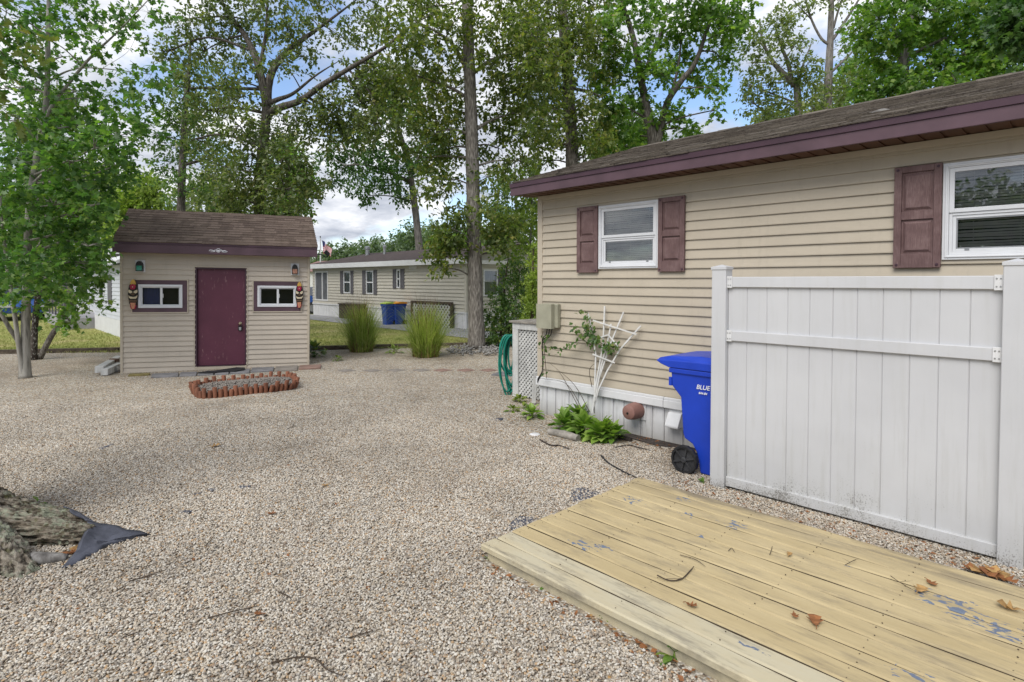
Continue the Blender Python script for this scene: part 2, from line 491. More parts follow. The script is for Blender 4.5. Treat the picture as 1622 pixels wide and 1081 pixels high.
def bark(key, a, b, furrow=1.0, lichen=0.0, scale=1.0, speck=None, along=False):
    m = Mat(key, 0.95, 0.1)
    oo = m.map(m.o, rot=(0, 0, -R(45.8))) if along else m.o
    sc_ = (1.6 * scale, 9 * scale, 9 * scale) if along else (9 * scale, 9 * scale, 1.6 * scale)
    v = m.map(oo, sc_)
    f = m.noise(v, 1.6, 7, 0.68, 0.5)
    v2 = m.vor(m.map(oo, tuple(q * 1.58 for q in sc_)), 1.3, 'Distance')
    h = m.math('ADD', m.math('MULTIPLY', f, 0.7), m.math('MULTIPLY', v2, 0.35))
    c = m.ramp(h, [(0.40, tuple(x * 0.28 for x in a)), (0.50, a), (0.64, b)]) if lichen else m.ramp(h, [(0.35, tuple(x * 0.5 for x in a)), (0.52, a), (0.75, b)])
    if lichen:
        l1 = m.noise(m.o, 26, 7, 0.75, 0.6)
        l0 = m.noise(m.o, 4.5, 4, 0.6)
        lf = m.math('ADD', m.math('MULTIPLY', l1, 0.65), m.math('MULTIPLY', l0, 0.45))
        c = m.mix(m.ramp(lf, [(0.545, 0.0), (0.60, 0.75)]), c, (0.34, 0.37, 0.27))
        l2 = m.noise(m.map(m.o, (1, 1, 1), (4, 4, 4)), 16, 6, 0.7)
        c = m.mix(m.ramp(l2, [(0.55, 0.0), (0.64, 0.6)]), c, (0.10, 0.105, 0.035))
    if speck:
        sn = m.noise(m.map(m.o, (1, 1, 0.5)), 34, 3, 0.6)
        c = m.mix(m.ramp(sn, [(0.56, 0.0), (0.62, 0.9)]), c, speck)
    m.col(c)
    m.bump(h, 0.9 * furrow, 0.03 * furrow)
    M[key] = m.m


bark('bark_oak', (0.165, 0.148, 0.128), (0.33, 0.305, 0.27), 1.2, scale=1.9)
bark('bark_dark', (0.10, 0.088, 0.075), (0.22, 0.20, 0.175), 1.2, scale=1.7)
bark('bark_maple', (0.26, 0.245, 0.215), (0.37, 0.355, 0.32), 0.35)
bark('bark_speckled', (0.055, 0.045, 0.038), (0.12, 0.10, 0.085), 0.5, speck=(0.33, 0.32, 0.29))
bark('bark_far', (0.17, 0.155, 0.14), (0.28, 0.26, 0.235), 0.6)
bark('bark_lichen', (0.16, 0.135, 0.105), (0.36, 0.32, 0.26), 1.4, lichen=0.55, scale=1.8)
bark('bark_root', (0.165, 0.135, 0.10), (0.36, 0.315, 0.25), 1.4, lichen=0.12, scale=2.2, along=True)
bark('dead_wood', (0.15, 0.14, 0.13), (0.34, 0.33, 0.31), 0.6)


def leaf(key, stops, trans=0.48):
    m = Mat(key, 0.42, 0.5)
    r = m.geo.outputs['Random Per Island']
    c = m.ramp(r, stops)
    big = m.noise(m.w, 0.8, 4, 0.6)
    sh = m.ramp(big, [(0.3, (0.66, 0.74, 0.72)), (0.7, (1.15, 1.12, 0.92))])
    c = m.mix(1.0, c, sh, 'MULTIPLY')
    m.col(c)
    tb = m.t.nodes.new('ShaderNodeBsdfTranslucent')
    m.put(tb.inputs[0], m.mix(1.0, c, (1.25, 1.5, 0.6), 'MULTIPLY'))
    mx = m.t.nodes.new('ShaderNodeMixShader'); mx.inputs[0].default_value = trans
    m.t.links.new(m.b.outputs[0], mx.inputs[1]); m.t.links.new(tb.outputs[0], mx.inputs[2])
    m.t.links.new(mx.outputs[0], m.t.nodes['Material Output'].inputs[0])
    M[key] = m.m


leaf('leaf_maple', [(0, (0.065, 0.145, 0.045)), (0.5, (0.105, 0.210, 0.055)), (0.85, (0.165, 0.275, 0.07)), (1, (0.25, 0.34, 0.10))])
leaf('leaf_oak', [(0, (0.085, 0.115, 0.055)), (0.4, (0.138, 0.175, 0.075)), (0.8, (0.205, 0.235, 0.105)), (1, (0.28, 0.26, 0.12))])
leaf('leaf_oak_green', [(0, (0.062, 0.117, 0.041)), (0.4, (0.097, 0.172, 0.058)), (0.8, (0.152, 0.228, 0.069)), (1, (0.221, 0.248, 0.069))])
leaf('leaf_olive', [(0, (0.090, 0.125, 0.042)), (0.4, (0.145, 0.190, 0.058)), (0.8, (0.215, 0.245, 0.075)), (1, (0.31, 0.28, 0.09))])
leaf('leaf_bright', [(0, (0.083, 0.166, 0.041)), (0.4, (0.131, 0.241, 0.055)), (0.8, (0.207, 0.324, 0.069)), (1, (0.290, 0.373, 0.097))])
leaf('leaf_lime', [(0, (0.166, 0.235, 0.048)), (0.5, (0.262, 0.345, 0.076)), (1, (0.386, 0.442, 0.124))], 0.45)
leaf('leaf_pale', [(0, (0.138, 0.172, 0.083)), (0.5, (0.207, 0.255, 0.110)), (1, (0.304, 0.317, 0.152))])
leaf('leaf_deep', [(0, (0.050, 0.110, 0.042)), (0.5, (0.085, 0.160, 0.055)), (1, (0.13, 0.21, 0.075))])
leaf('leaf_far_hazed', [(0, (0.115, 0.165, 0.105)), (0.5, (0.155, 0.21, 0.13)), (1, (0.20, 0.255, 0.15))], 0.35)  # distance haze put into the leaf colour: paler and bluer green
leaf('leaf_hosta', [(0, (0.11, 0.20, 0.035)), (0.5, (0.19, 0.31, 0.05)), (1, (0.34, 0.45, 0.12))], 0.35)
leaf('leaf_weed', [(0, (0.12, 0.19, 0.03)), (0.5, (0.20, 0.27, 0.04)), (1, (0.30, 0.33, 0.08))], 0.3)
leaf('leaf_grass', [(0, (0.12, 0.165, 0.035)), (0.5, (0.27, 0.335, 0.085)), (0.85, (0.42, 0.46, 0.18)), (1, (0.56, 0.53, 0.33))], 0.5)
leaf('leaf_straw', [(0, (0.10, 0.05, 0.03)), (0.5, (0.20, 0.11, 0.06)), (1, (0.32, 0.22, 0.11))], 0.15)


# ------------------------------------------------------------------ mesh helpers
class MB:
    def __init__(s):
        s.v, s.f, s.mi = [], [], []
        s.cur = 0

    def add(s, vs, fs):
        b = len(s.v)
        s.v += [tuple(v) for v in vs]
        s.f += [tuple(i + b for i in f) for f in fs]
        s.mi += [s.cur] * len(fs)
        return s

    def box(s, a, b):
        x0, y0, z0 = a; x1, y1, z1 = b
        return s.add([(x0, y0, z0), (x1, y0, z0), (x1, y1, z0), (x0, y1, z0), (x0, y0, z1), (x1, y0, z1), (x1, y1, z1), (x0, y1, z1)],
                     [(0, 3, 2, 1), (4, 5, 6, 7), (0, 1, 5, 4), (1, 2, 6, 5), (2, 3, 7, 6), (3, 0, 4, 7)])

    def quad(s, *vs):
        return s.add(vs, [tuple(range(len(vs)))])

    def beam(s, p, q, w, t, up=(0, 0, 1)):
        p, q = Vector(p), Vector(q)
        d = (q - p).normalized()
        u = Vector(up)
        a = d.cross(u)
        if a.length < 1e-4:
            a = d.cross(Vector((1, 0, 0)))
        a.normalize()
        b = a.cross(d)
        vs = []
        for c in (p, q):
            for (i, j) in ((-1, -1), (1, -1), (1, 1), (-1, 1)):
                vs.append(c + a * (i * w / 2) + b * (j * t / 2))
        return s.add(vs, [(0, 1, 2, 3), (7, 6, 5, 4), (0, 4, 5, 1), (1, 5, 6, 2), (2, 6, 7, 3), (3, 7, 4, 0)])

    def prism(s, poly, axis, a, b):
        n = len(poly)
        def mk(p, c):
            return (c, p[0], p[1]) if axis == 0 else ((p[0], c, p[1]) if axis == 1 else (p[0], p[1], c))
        vs = [mk(p, a) for p in poly] + [mk(p, b) for p in poly]
        fs = [tuple(range(n)), tuple(range(2 * n - 1, n - 1, -1))] + [(i, i + n, (i + 1) % n + n, (i + 1) % n) for i in range(n)]
        return s.add(vs, fs)

    def tube(s, pts, rad, n=8, caps=True, wob=0.0):
        pts = [Vector(p) for p in pts]
        if not hasattr(rad, '__len__'):
            rad = [rad] * len(pts)
        vs, fs = [], []
        prev = None
        for i, p in enumerate(pts):
            d = (pts[min(i + 1, len(pts) - 1)] - pts[max(i - 1, 0)])
            if d.length < 1e-9:
                d = Vector((0, 0, 1))
            d.normalize()
            if prev is None:
                a = d.cross(Vector((0.31, 0.87, 0.1)))
                if a.length < 1e-3:
                    a = d.cross(Vector((1, 0, 0)))
            else:
                a = prev - d * prev.dot(d)
            a.normalize(); prev = a
            b = d.cross(a)
            for k in range(n):
                th = 2 * math.pi * k / n
                r = rad[i] * (1 + (random.uniform(-wob, wob) if wob else 0))
                vs.append(p + a * (r * math.cos(th)) + b * (r * math.sin(th)))
        for i in range(len(pts) - 1):
            for k in range(n):
                k2 = (k + 1) % n
                fs.append((i * n + k, i * n + k2, (i + 1) * n + k2, (i + 1) * n + k))
        if caps:
            fs.append(tuple(range(n - 1, -1, -1)))
            fs.append(tuple(range((len(pts) - 1) * n, len(pts) * n)))
        return s.add(vs, fs)

    def lathe(s, prof, n=16, c=(0, 0, 0), axis=2):
        vs, fs = [], []
        for (r, h) in prof:
            for k in range(n):
                th = 2 * math.pi * k / n
                x, y = r * math.cos(th), r * math.sin(th)
                p = (x, y, h) if axis == 2 else ((x, h, y) if axis == 1 else (h, x, y))
                vs.append((p[0] + c[0], p[1] + c[1], p[2] + c[2]))
        for i in range(len(prof) - 1):
            for k in range(n):
                k2 = (k + 1) % n
                fs.append((i * n + k, i * n + k2, (i + 1) * n + k2, (i + 1) * n + k))
        fs.append(tuple(range(n - 1, -1, -1)))
        fs.append(tuple(range((len(prof) - 1) * n, len(prof) * n)))
        return s.add(vs, fs)


WM = {}


def obj(name, mb, mat, parent=None, local=False, smooth=False, bevel=0.0, origin=None, label=None, solid=0.0):
    me = bpy.data.meshes.new(name)
    vs = mb.v
    inv = None
    if parent is not None and not local:
        inv = WM[parent.name].inverted()
        vs = [tuple(inv @ Vector(v)) for v in vs]
    elif origin is not None:
        o0 = Vector(origin)
        vs = [tuple(Vector(v) - o0) for v in vs]
    me.from_pydata(vs, [], mb.f)
    mats = mat if isinstance(mat, (list, tuple)) else [mat]
    for k in mats:
        me.materials.append(M[k])
    if len(mats) > 1:
        me.polygons.foreach_set('material_index', mb.mi)
    if smooth:
        me.polygons.foreach_set('use_smooth', [True] * len(me.polygons))
        if smooth == 'auto':
            me.set_sharp_from_angle(angle=R(40))
    me.update()
    o = bpy.data.objects.new(name, me)
    COL.objects.link(o)
    if parent is not None:
        o.parent = parent
        WM[o.name] = WM[parent.name]
    elif origin is not None:
        o.location = origin
        WM[o.name] = Matrix.Translation(Vector(origin))
    else:
        WM[o.name] = Matrix.Identity(4)
    if bevel:
        b = o.modifiers.new('bevel', 'BEVEL'); b.width = bevel; b.segments = 2; b.limit_method = 'ANGLE'; b.angle_limit = R(40)
    if solid:
        b = o.modifiers.new('solid', 'SOLIDIFY'); b.thickness = solid
    if label:
        o['label'] = label
    return o


def thing(name, label, cat, loc=(0, 0, 0), group=None, mat4=None):
    o = bpy.data.objects.new(name, None)
    o.empty_display_size = 0.2
    COL.objects.link(o)
    m = mat4 if mat4 is not None else Matrix.Translation(Vector(loc))
    o.matrix_world = m
    o.location, rot, _ = m.decompose()
    o.rotation_euler = rot.to_euler()
    WM[o.name] = m.copy()
    o['label'] = label; o['category'] = cat
    if group:
        o['group'] = group
    return o


def tag(o, label, cat, group=None):
    o['label'] = label; o['category'] = cat
    if group:
        o['group'] = group
    return o


def kind(o, k):
    o['kind'] = k
    return o


def np_mesh(name, V, polys_flat, sizes, mat, parent=None, smooth=False, origin=None):
    """V (n,3) world coords; polys_flat loop vertex indices; sizes per polygon."""
    V = np.asarray(V, dtype=np.float64)
    if parent is not None:
        inv = np.array(WM[parent.name].inverted())
        V = V @ inv[:3, :3].T + inv[:3, 3]
    elif origin is not None:
        V = V - np.array(origin)
    me = bpy.data.meshes.new(name)
    me.vertices.add(len(V))
    me.vertices.foreach_set('co', V.astype(np.float32).ravel())
    me.loops.add(len(polys_flat))
    me.loops.foreach_set('vertex_index', np.asarray(polys_flat, dtype=np.int32))
    me.polygons.add(len(sizes))
    st = np.concatenate([[0], np.cumsum(sizes)[:-1]]).astype(np.int32)
    me.polygons.foreach_set('loop_start', st)
    me.update(calc_edges=True)
    me.validate()
    me.materials.append(M[mat])
    if smooth:
        me.polygons.foreach_set('use_smooth', [True] * len(me.polygons))
    o = bpy.data.objects.new(name, me)
    COL.objects.link(o)
    if parent is not None:
        o.parent = parent
        WM[o.name] = WM[parent.name]
    elif origin is not None:
        o.location = origin
    return o


LEAF_PLAIN = (np.array([(0, 0, 0), (-.30, .42, .07), (0, 1, -.04), (.30, .42, .07)]), [(0, 3, 2), (0, 2, 1)])
LEAF_OAK = (np.array([(0, 0, 0), (.16, .22, .03), (.10, .34, .02), (.36, .52, .07), (.16, .60, .02), (.28, .82, .05), (0, 1, -.05),
                      (-.28, .82, .05), (-.16, .60, .02), (-.36, .52, .07), (-.10, .34, .02), (-.16, .22, .03)]),
            [(0, 1, 2, 10, 11), (2, 3, 4, 8, 9, 10), (4, 5, 6, 7, 8)])
LEAF_MAPLE = (np.array([(0, 0, 0), (.34, .10, -.03), (.20, .30, .02), (.52, .50, -.05), (.24, .58, .02), (0, 1, -.06), (-.24, .58, .02), (-.52, .50, -.05), (-.20, .30, .02), (-.34, .10, -.03)]),
              [(0, 1, 2, 8, 9), (2, 3, 4, 6, 7, 8), (4, 5, 6)])
LEAF_BROAD = (np.array([(0, 0, 0), (.22, .22, .07), (.27, .50, .08), (.15, .80, .02), (0, 1, -.10), (-.15, .80, .02), (-.27, .50, .08), (-.22, .22, .07), (0, .35, .0), (0, .70, -.01)]),
              [(0, 1, 2, 8), (8, 2, 3, 9), (9, 3, 4), (0, 8, 6, 7), (8, 9, 5, 6), (9, 4, 5)])


def unit(a):
    return a / np.maximum(np.linalg.norm(a, axis=1, keepdims=True), 1e-9)


def leaf_arrays(pos, d, nrm, size, tmpl):
    tv, tp = tmpl
    d = unit(d)
    x = unit(np.cross(d, nrm))
    n = np.cross(x, d)
    k = len(tv)
    V = pos[:, None, :] + size[:, None, None] * (tv[None, :, 0, None] * x[:, None, :] + tv[None, :, 1, None] * d[:, None, :] + tv[None, :, 2, None] * n[:, None, :])
    N = len(pos)
    flat = np.concatenate([np.array(p) for p in tp])
    F_ = (np.arange(N)[:, None] * k + flat[None, :]).ravel()
    S = np.tile(np.array([len(p) for p in tp]), N)
    return V.reshape(-1, 3), F_, S


LEAF_K = 2.1


def clump_leaves(clumps, per, size, droop=0.3):
    """clumps: list of (center Vector, (rx, ry, rz), weight) -> leaf pos/dir/normal/size"""
    PP, DD, NN, SS = [], [], [], []
    for (c, r, wgt) in clumps:
        nt = max(3, int(per * wgt * LEAF_K / 9))
        q = unit(rng.normal(size=(nt, 3)))
        rad = rng.random((nt, 1)) ** 0.5
        off = q * rad * np.array(r)
        anchor = np.array(c) + off
        td = unit(q * 0.8 + rng.normal(size=(nt, 3)) * 0.7 + np.array((0, 0, -droop)))
        m = 9
        ln = size * rng.uniform(1.6, 3.4, (nt, 1, 1))
        tt = np.linspace(0.05, 1, m)[None, :, None] + rng.normal(size=(nt, m, 1)) * 0.05
        pos = anchor[:, None, :] + td[:, None, :] * ln * tt + rng.normal(size=(nt, m, 3)) * size * 0.22
        d = td[:, None, :] * 0.6 + rng.normal(size=(nt, m, 3)) * 0.75 + np.array((0, 0, -droop))
        n = np.array((0, 0, 1.0)) + rng.normal(size=(nt, m, 3)) * 0.55
        PP.append(pos.reshape(-1, 3)); DD.append(d.reshape(-1, 3)); NN.append(n.reshape(-1, 3))
        SS.append(size * rng.uniform(0.65, 1.3, nt * m))
    return np.concatenate(PP), np.concatenate(DD), np.concatenate(NN), np.concatenate(SS)


def spline(pts, rad, m=5):
    pts = [Vector(p) for p in pts]
    P4 = [pts[0] * 2 - pts[1]] + pts + [pts[-1] * 2 - pts[-2]]
    op, orad = [], []
    for i in range(1, len(P4) - 2):
        p0, p1, p2, p3 = P4[i - 1:i + 3]
        for k in range(m):
            t = k / m
            op.append(0.5 * ((2 * p1) + (p2 - p0) * t + (2 * p0 - 5 * p1 + 4 * p2 - p3) * t * t + (3 * p1 - p0 - 3 * p2 + p3) * t ** 3))
            orad.append(rad[i - 1] * (1 - t) + rad[i] * t)
    op.append(pts[-1]); orad.append(rad[-1])
    return op, orad


def tree(name, label, cat, stems, clumps, leafmat, barkmat, size=0.13, per=300, tmpl=LEAF_PLAIN, group=None, droop=0.3, twigs=6, flare=0.0, depth_r=None, origin=None):
    """stems: list of polylines [(px,py,depth,radius)...]; clumps: (px,py,depth,radius_px_x,radius_px_y,weight)"""
    S3 = [[(P(a, b, d), r) for (a, b, d, r) in st] for st in stems]
    base = S3[0][0][0].copy() if origin is None else Vector(origin)
    t = thing(name, label, cat, base, group)
    mb = MB()
    allp = []
    for st in S3:
        pts = [p for p, r in st]; rad = [r for p, r in st]
        pp, rr = spline(pts, rad, 6)
        if flare and st is S3[0]:
            for i, p in enumerate(pp):
                h = p.z - pp[0].z
                rr[i] *= 1 + flare * math.exp(-h / 0.22)
        mb.tube(pp, rr, 16 if rr[0] > 0.1 else 8, wob=0.05 if rr[0] > 0.1 else 0.0)
        allp += list(zip(pp[2:], rr[2:]))
    C3 = []
    for (a, b, d, rx, ry, wgt) in clumps:
        c = P(a, b, d)
        kx, ky = rx * d / F, ry * d / F
        C3.append((c, (kx, kx * 0.9 if depth_r is None else depth_r, ky), wgt))
        # a limb to the clump, then twigs inside it
        q, rq = min(allp, key=lambda pr: (pr[0] - c).length + max(0, pr[0].z - c.z + 0.2) * 0.6)
        L = (c - q).length
        if L > 0.15:
            mid = (q + c) / 2 + Vector((random.uniform(-.1, .1), random.uniform(-.1, .1), random.uniform(-.02, .12))) * L
            r0 = min(rq * 0.5, 0.012 + 0.016 * L)
            pp, rr = spline([q, mid, c], [r0, r0 * 0.7, r0 * 0.45], 4)
            mb.tube(pp, rr, 6, caps=False)
        else:
            r0 = 0.02
        for k in range(twigs):
            v = Vector(rng.normal(size=3)).normalized()
            e = c + Vector((v.x * kx, v.y * kx, v.z * ky)) * random.uniform(.5, .95)
            mid = (c + e) / 2 + Vector(rng.normal(size=3)) * 0.08 * (e - c).length
            mb.tube([c, mid, e], [r0 * 0.42, r0 * 0.3, 0.004], 4, caps=False)
    obj('trunk', mb, barkmat, t, smooth=True)
    pos, dd, nn, ss = clump_leaves(C3, per, size, droop)
    V, F_, S = leaf_arrays(pos, dd, nn, ss, tmpl)
    np_mesh('crown', V, F_, S, leafmat, t)
    return t


def blades(base, out, h, reach, width, segs=4, droop=0.3):
    N = len(base)
    tt = np.linspace(0, 1, segs + 1)
    side = np.stack([-out[:, 1], out[:, 0], np.zeros(N)], 1)
    tw = rng.uniform(-1, 1, (N, 1)) * 0.9
    side = unit(side * np.cos(tw) + out * np.sin(tw))
    V = np.zeros((N, segs + 1, 2, 3))
    for i, t in enumerate(tt):
        c = base + out * (reach * (0.35 * t + 0.65 * t ** 2.2))[:, None]
        c = c + np.array((0, 0, 1.0)) * (h * (t - droop * t ** 3 * 0.5))[:, None]
        w = width * (1 - t) ** 0.7 * 0.5 + 0.0006
        V[:, i, 0] = c - side * w[:, None]; V[:, i, 1] = c + side * w[:, None]
    k = (segs + 1) * 2
    q = []
    for i in range(segs):
        q += [2 * i, 2 * i + 1, 2 * i + 3, 2 * i + 2]
    F_ = (np.arange(N)[:, None] * k + np.array(q)[None]).ravel()
    return V.reshape(-1, 3), F_, np.full(N * segs, 4)


# ================================================================== the setting: ground sheets
def sheet(name, pts, z, mat):
    mb = MB()
    mb.quad(*[(p[0], p[1], z) for p in pts])
    return kind(obj(name, mb, mat), 'structure')


EDGE = [G(-420, 563), G(-120, 562), G(0, 561), G(190, 557), G(330, 556), G(495, 555), G(620, 551.5), G(735, 549), G(860, 547)]
big = [(900 * math.cos(2 * math.pi * k / 48), 900 * math.sin(2 * math.pi * k / 48)) for k in range(48)]
sheet('ground', big, -0.03, 'terrain')
sheet('lawn', [tuple(p)[:2] for p in EDGE] + [(-3, 24), (-14, 60), (-75, 60), (-75, 10)], 0.012, 'lawn')
sheet('gravel_yard', [tuple(p)[:2] for p in EDGE][::-1] + [(-26, -14), (14, -14), (14, 14), (-2, 16)], 0.0, 'gravel_bed')
sheet('path', [(-36, 11.9), (-13.2, 11.3), (-12.6, 13.4), (-36, 13.4)], 0.03, 'concrete')
sheet('road', [(-75, 27), (-30, 27), (-30, 33), (-75, 33)], 0.02, 'concrete')


# ================================================================== shared builders
def siding(mb, x0, x1, z0, z1, ex, holes=(), y=0.0, dep=0.017):
    """lapped courses facing -Y at y; holes are (xa, xb, za, zb)"""
    n = int(math.ceil((z1 - z0) / ex))
    for k in range(n):
        a, b = z0 + k * ex, min(z0 + (k + 1) * ex, z1)
        cuts = sorted({a, b} | {z for h in holes for z in h[2:] if a < z < b})
        for za, zb in zip(cuts[:-1], cuts[1:]):
            zm = (za + zb) / 2
            segs = [(x0, x1)]
            for h in holes:
                if h[2] < zm < h[3]:
                    new = []
                    for (s, e) in segs:
                        if h[1] <= s or h[0] >= e:
                            new.append((s, e))
                        else:
                            if h[0] > s: new.append((s, h[0]))
                            if h[1] < e: new.append((h[1], e))
                    segs = new
            ya = y - dep * (1 - (za - a) / ex)
            yb = y - dep * (1 - (zb - a) / ex) if zb < b - 1e-6 else y - dep * (1 - (zb - a) / ex)
            ym = y - dep * 1.0
            for (s, e) in segs:
                # a flat lip under a gently sloped face, like a pressed vinyl course
                if za == a:
                    zl = min(a + ex * 0.10, zb)
                    mb.quad((s, y + 0.004, a), (e, y + 0.004, a), (e, ym, a), (s, ym, a))
                    mb.quad((s, ym, a), (e, ym, a), (e, ym, zl), (s, ym, zl))
                    mb.quad((s, ym, zl), (e, ym, zl), (e, yb, zb), (s, yb, zb))
                else:
                    mb.quad((s, ya, za), (e, ya, za), (e, yb, zb), (s, yb, zb))


def frame_ring(mb, x0, x1, z0, z1, w, ya, yb):
    """rectangular ring between ya (front) and yb (back), four butted bars"""
    mb.box((x0, ya, z0), (x0 + w, yb, z1)); mb.box((x1 - w, ya, z0), (x1, yb, z1))
    mb.box((x0 + w, ya, z0), (x1 - w, yb, z0 + w)); mb.box((x0 + w, ya, z1 - w), (x1 - w, yb, z1))


def shingle_slope(mb, x0, x1, ya, za, yb, zb, ex=0.124, tab=0.22, th=0.008, seedv=1, xb0=None, xb1=None):
    """rows of tabs from the eave (ya, za) up to the ridge (yb, zb); the row ends may pull in towards the ridge"""
    rr = random.Random(seedv)
    L = math.hypot(yb - ya, zb - za)
    n = int(math.ceil(L / ex))
    dy, dz = (yb - ya) / L, (zb - za) / L
    ny, nz = -dz, dy
    if nz < 0: ny, nz = -ny, -nz
    xb0 = x0 if xb0 is None else xb0; xb1 = x1 if xb1 is None else xb1
    for k in range(n):
        s0, s1 = k * ex, min((k + 1) * ex + 0.01, L)
        f0, f1 = s0 / L, s1 / L
        xa, xe = x0 + (xb0 - x0) * f0, x1 + (xb1 - x1) * f0
        x = xa - (k % 2) * tab * 0.5
        while x < xe - 1e-4:
            a, b = max(x, xa), min(x + tab * rr.uniform(.85, 1.15), xe)
            x = b
            if b - a < 0.01: continue
            t = th * rr.uniform(0.6, 1.7)
            so = s0 - rr.uniform(0, 0.012)
            def pt(xx, ss, tt): return (xx, ya + dy * ss + ny * tt, za + dz * ss + nz * tt)
            mb.quad(pt(a, so, t), pt(b, so, t), pt(b, s1, 0.001), pt(a, s1, 0.001))
            mb.quad(pt(a, so, -0.004), pt(b, so, -0.004), pt(b, so, t), pt(a, so, t))


# ================================================================== the tan mobile home on the right
HX, HY = -5.29, 5.65            # front left corner
HL, HD = 11.5, 4.9
ZS, ZW = 0.49, 2.93             # top of skirting, underside of soffit


def tan_home():
    t = thing('mobile_home', 'tan vinyl sided mobile home on white skirting with plum fascia, behind the white fence panel', 'house', (HX, HY, 0))
    x1 = HX + HL
    wins = []

    def hx(px, py=380): return WY(px, py, HY).x
    w1 = (hx(950), hx(1045), 1.945, 2.705)
    w2 = (hx(1493), hx(1493) + 0.93, 1.965, 2.725)
    holes = [(w[0] + .03, w[1] - .03, w[2] + .03, w[3] - .03) for w in (w1, w2)]
    mb = MB()
    siding(mb, HX + 0.085, x1, ZS + 0.02, ZW - 0.055, 0.1016, holes, HY)
    wall = obj('wall', mb, 'tan_vinyl', t)
    mb = MB()                                   # the other three walls
    mb.box((HX + .01, HY + 0.09, ZS), (HX + 0.1, HY + HD, ZW + 0.02)); mb.box((x1 - 0.1, HY + 0.09, ZS), (x1, HY + HD, ZW + 0.02))
    mb.box((HX + 0.1, HY + HD - 0.1, ZS), (x1 - 0.1, HY + HD, ZW + 0.02))
    mb.prism([(HY + 0.02, ZW + 0.02), (HY + HD - 0.02, ZW + 0.02), (HY + HD / 2, ZW + 0.86)], 0, HX + 0.02, HX + 0.1)
    mb.prism([(HY + 0.02, ZW + 0.02), (HY + HD - 0.02, ZW + 0.02), (HY + HD / 2, ZW + 0.86)], 0, x1 - 0.1, x1)
    obj('rear_wall', mb, 'tan_vinyl', t)
    mb = MB()
    mb.box((HX, HY - 0.022, ZS), (HX + 0.085, HY + 0.09, ZW)); mb.box((HX + 0.085, HY - 0.010, ZS + .03), (HX + 0.097, HY + 0.01, ZW - 0.06))
    obj('corner_trim', mb, 'tan_trim', t, bevel=0.004)
    mb = MB()
    mb.box((HX + 0.085, HY - 0.026, ZW - 0.055), (x1, HY + 0.02, ZW - 0.002))
    obj('frieze_trim', mb, 'tan_trim', t, bevel=0.003)
    for px, za, zb in ((1078, 2.70, 2.87), (1091, 1.75, 1.93), (1012, .53, 1.5)):
        x = hx(px)
        mb = MB()                               # thin vertical laps between lengths of siding
        for k in range(int((zb - za) / 0.1016)):
            z = ZS + 0.02 + 0.1016 * (int((za - ZS) / 0.1016) + k)
            mb.quad((x, HY - 0.0205, z), (x + 0.02, HY - 0.0195, z), (x + 0.02, HY - 0.0035, z + .098), (x, HY - 0.0045, z + .098))
        obj('siding_lap', mb, 'tan_vinyl', t)
    # skirting
    mb = MB()
    x, ys = HX + 0.02, HY + 0.02
    pat = [0.125, 0.03, 0.125, 0.03, 0.20, 0.03]
    k = 0
    while x < x1:
        w = pat[k % 6]
        if w > 0.05:
            mb.box((x + .0015, ys - 0.012, -0.02), (min(x + w, x1) - .0015, ys + 0.03, ZS - 0.1))
        else:
            mb.box((x, ys + 0.002, -0.02), (min(x + w, x1), ys + 0.028, ZS - 0.1))
        x += w; k += 1
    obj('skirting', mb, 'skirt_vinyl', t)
    mb = MB()
    e1 = hx(1053, 640)
    for a, b in ((HX - 0.015, e1 - .002), (e1 + .002, e1 + 3.6), (e1 + 3.604, x1)):
        mb.box((a, HY - 0.04, ZS - 0.10), (b, HY + 0.06, ZS - 0.012))
        mb.box((a, HY - 0.030, ZS - 0.012), (b, HY + 0.06, ZS + 0.018))
    obj('skirting_cap', mb, 'white_trim', t, bevel=0.006)
    mb = MB()
    mb.box((HX + 0.005, HY + 0.06, -0.02), (HX + 0.04, HY + HD, ZS)); mb.box((HX + .04, HY + HD - 0.04, -0.02), (x1, HY + HD, ZS))
    mb.box((HX + 0.1, HY + 0.12, ZS - .03), (x1 - 0.12, HY + HD - 0.12, ZS + .02))
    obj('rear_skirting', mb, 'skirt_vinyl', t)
    # roof
    ex0, ex1 = HX - 0.17, x1 + 0.2
    ye, yr, ze, zr = HY - 0.36, HY + HD / 2 + 0.02, ZW + 0.155, 4.00
    mb = MB()
    shingle_slope(mb, ex0, ex1, ye - 0.02, ze, yr, zr, seedv=3)
    shingle_slope(mb, ex0, ex1, HY + HD + 0.36, ze, yr, zr, seedv=4)
    mb.prism([(ye, ze - 0.03), (ye, ze - 0.004), (yr, zr - 0.006), (HY + HD + .34, ze - 0.004), (HY + HD + .34, ze - 0.03), (yr, zr - 0.035)], 0, ex0, ex1)
    xx = ex0
    k = 0
    while xx < ex1 - 0.1:                        # ridge caps
        h = 0.012 + 0.006 * (k % 2) + random.uniform(0, .006)
        mb.prism([(yr - 0.13, zr - 0.045 + .004), (yr, zr + h), (yr + 0.13, zr - 0.045 + .004), (yr, zr + h - 0.02)], 0, xx, xx + 0.30)
        xx += 0.298; k += 1
    roof = obj('roof', mb, 'shingle_brown', t)
    mb = MB()
    mb.box((ex0, ye - 0.005, ZW - 0.012), (ex1, ye + 0.02, ze - 0.062))
    obj('fascia', mb, 'plum_trim', t, bevel=0.004)
    mb = MB()
    mb.box((ex0 - .004, ye - 0.016, ze - 0.062), (ex1, ye + 0.02, ze - 0.006))
    mb.prism([(ye + .02, ZW + .02), (ye + .02, ze - .012), (yr, zr - 0.04), (HY + HD + .34, ze - .012), (HY + HD + .34, ZW + .02), (yr, zr - .20)], 0, ex0 + .001, ex0 + 0.02)
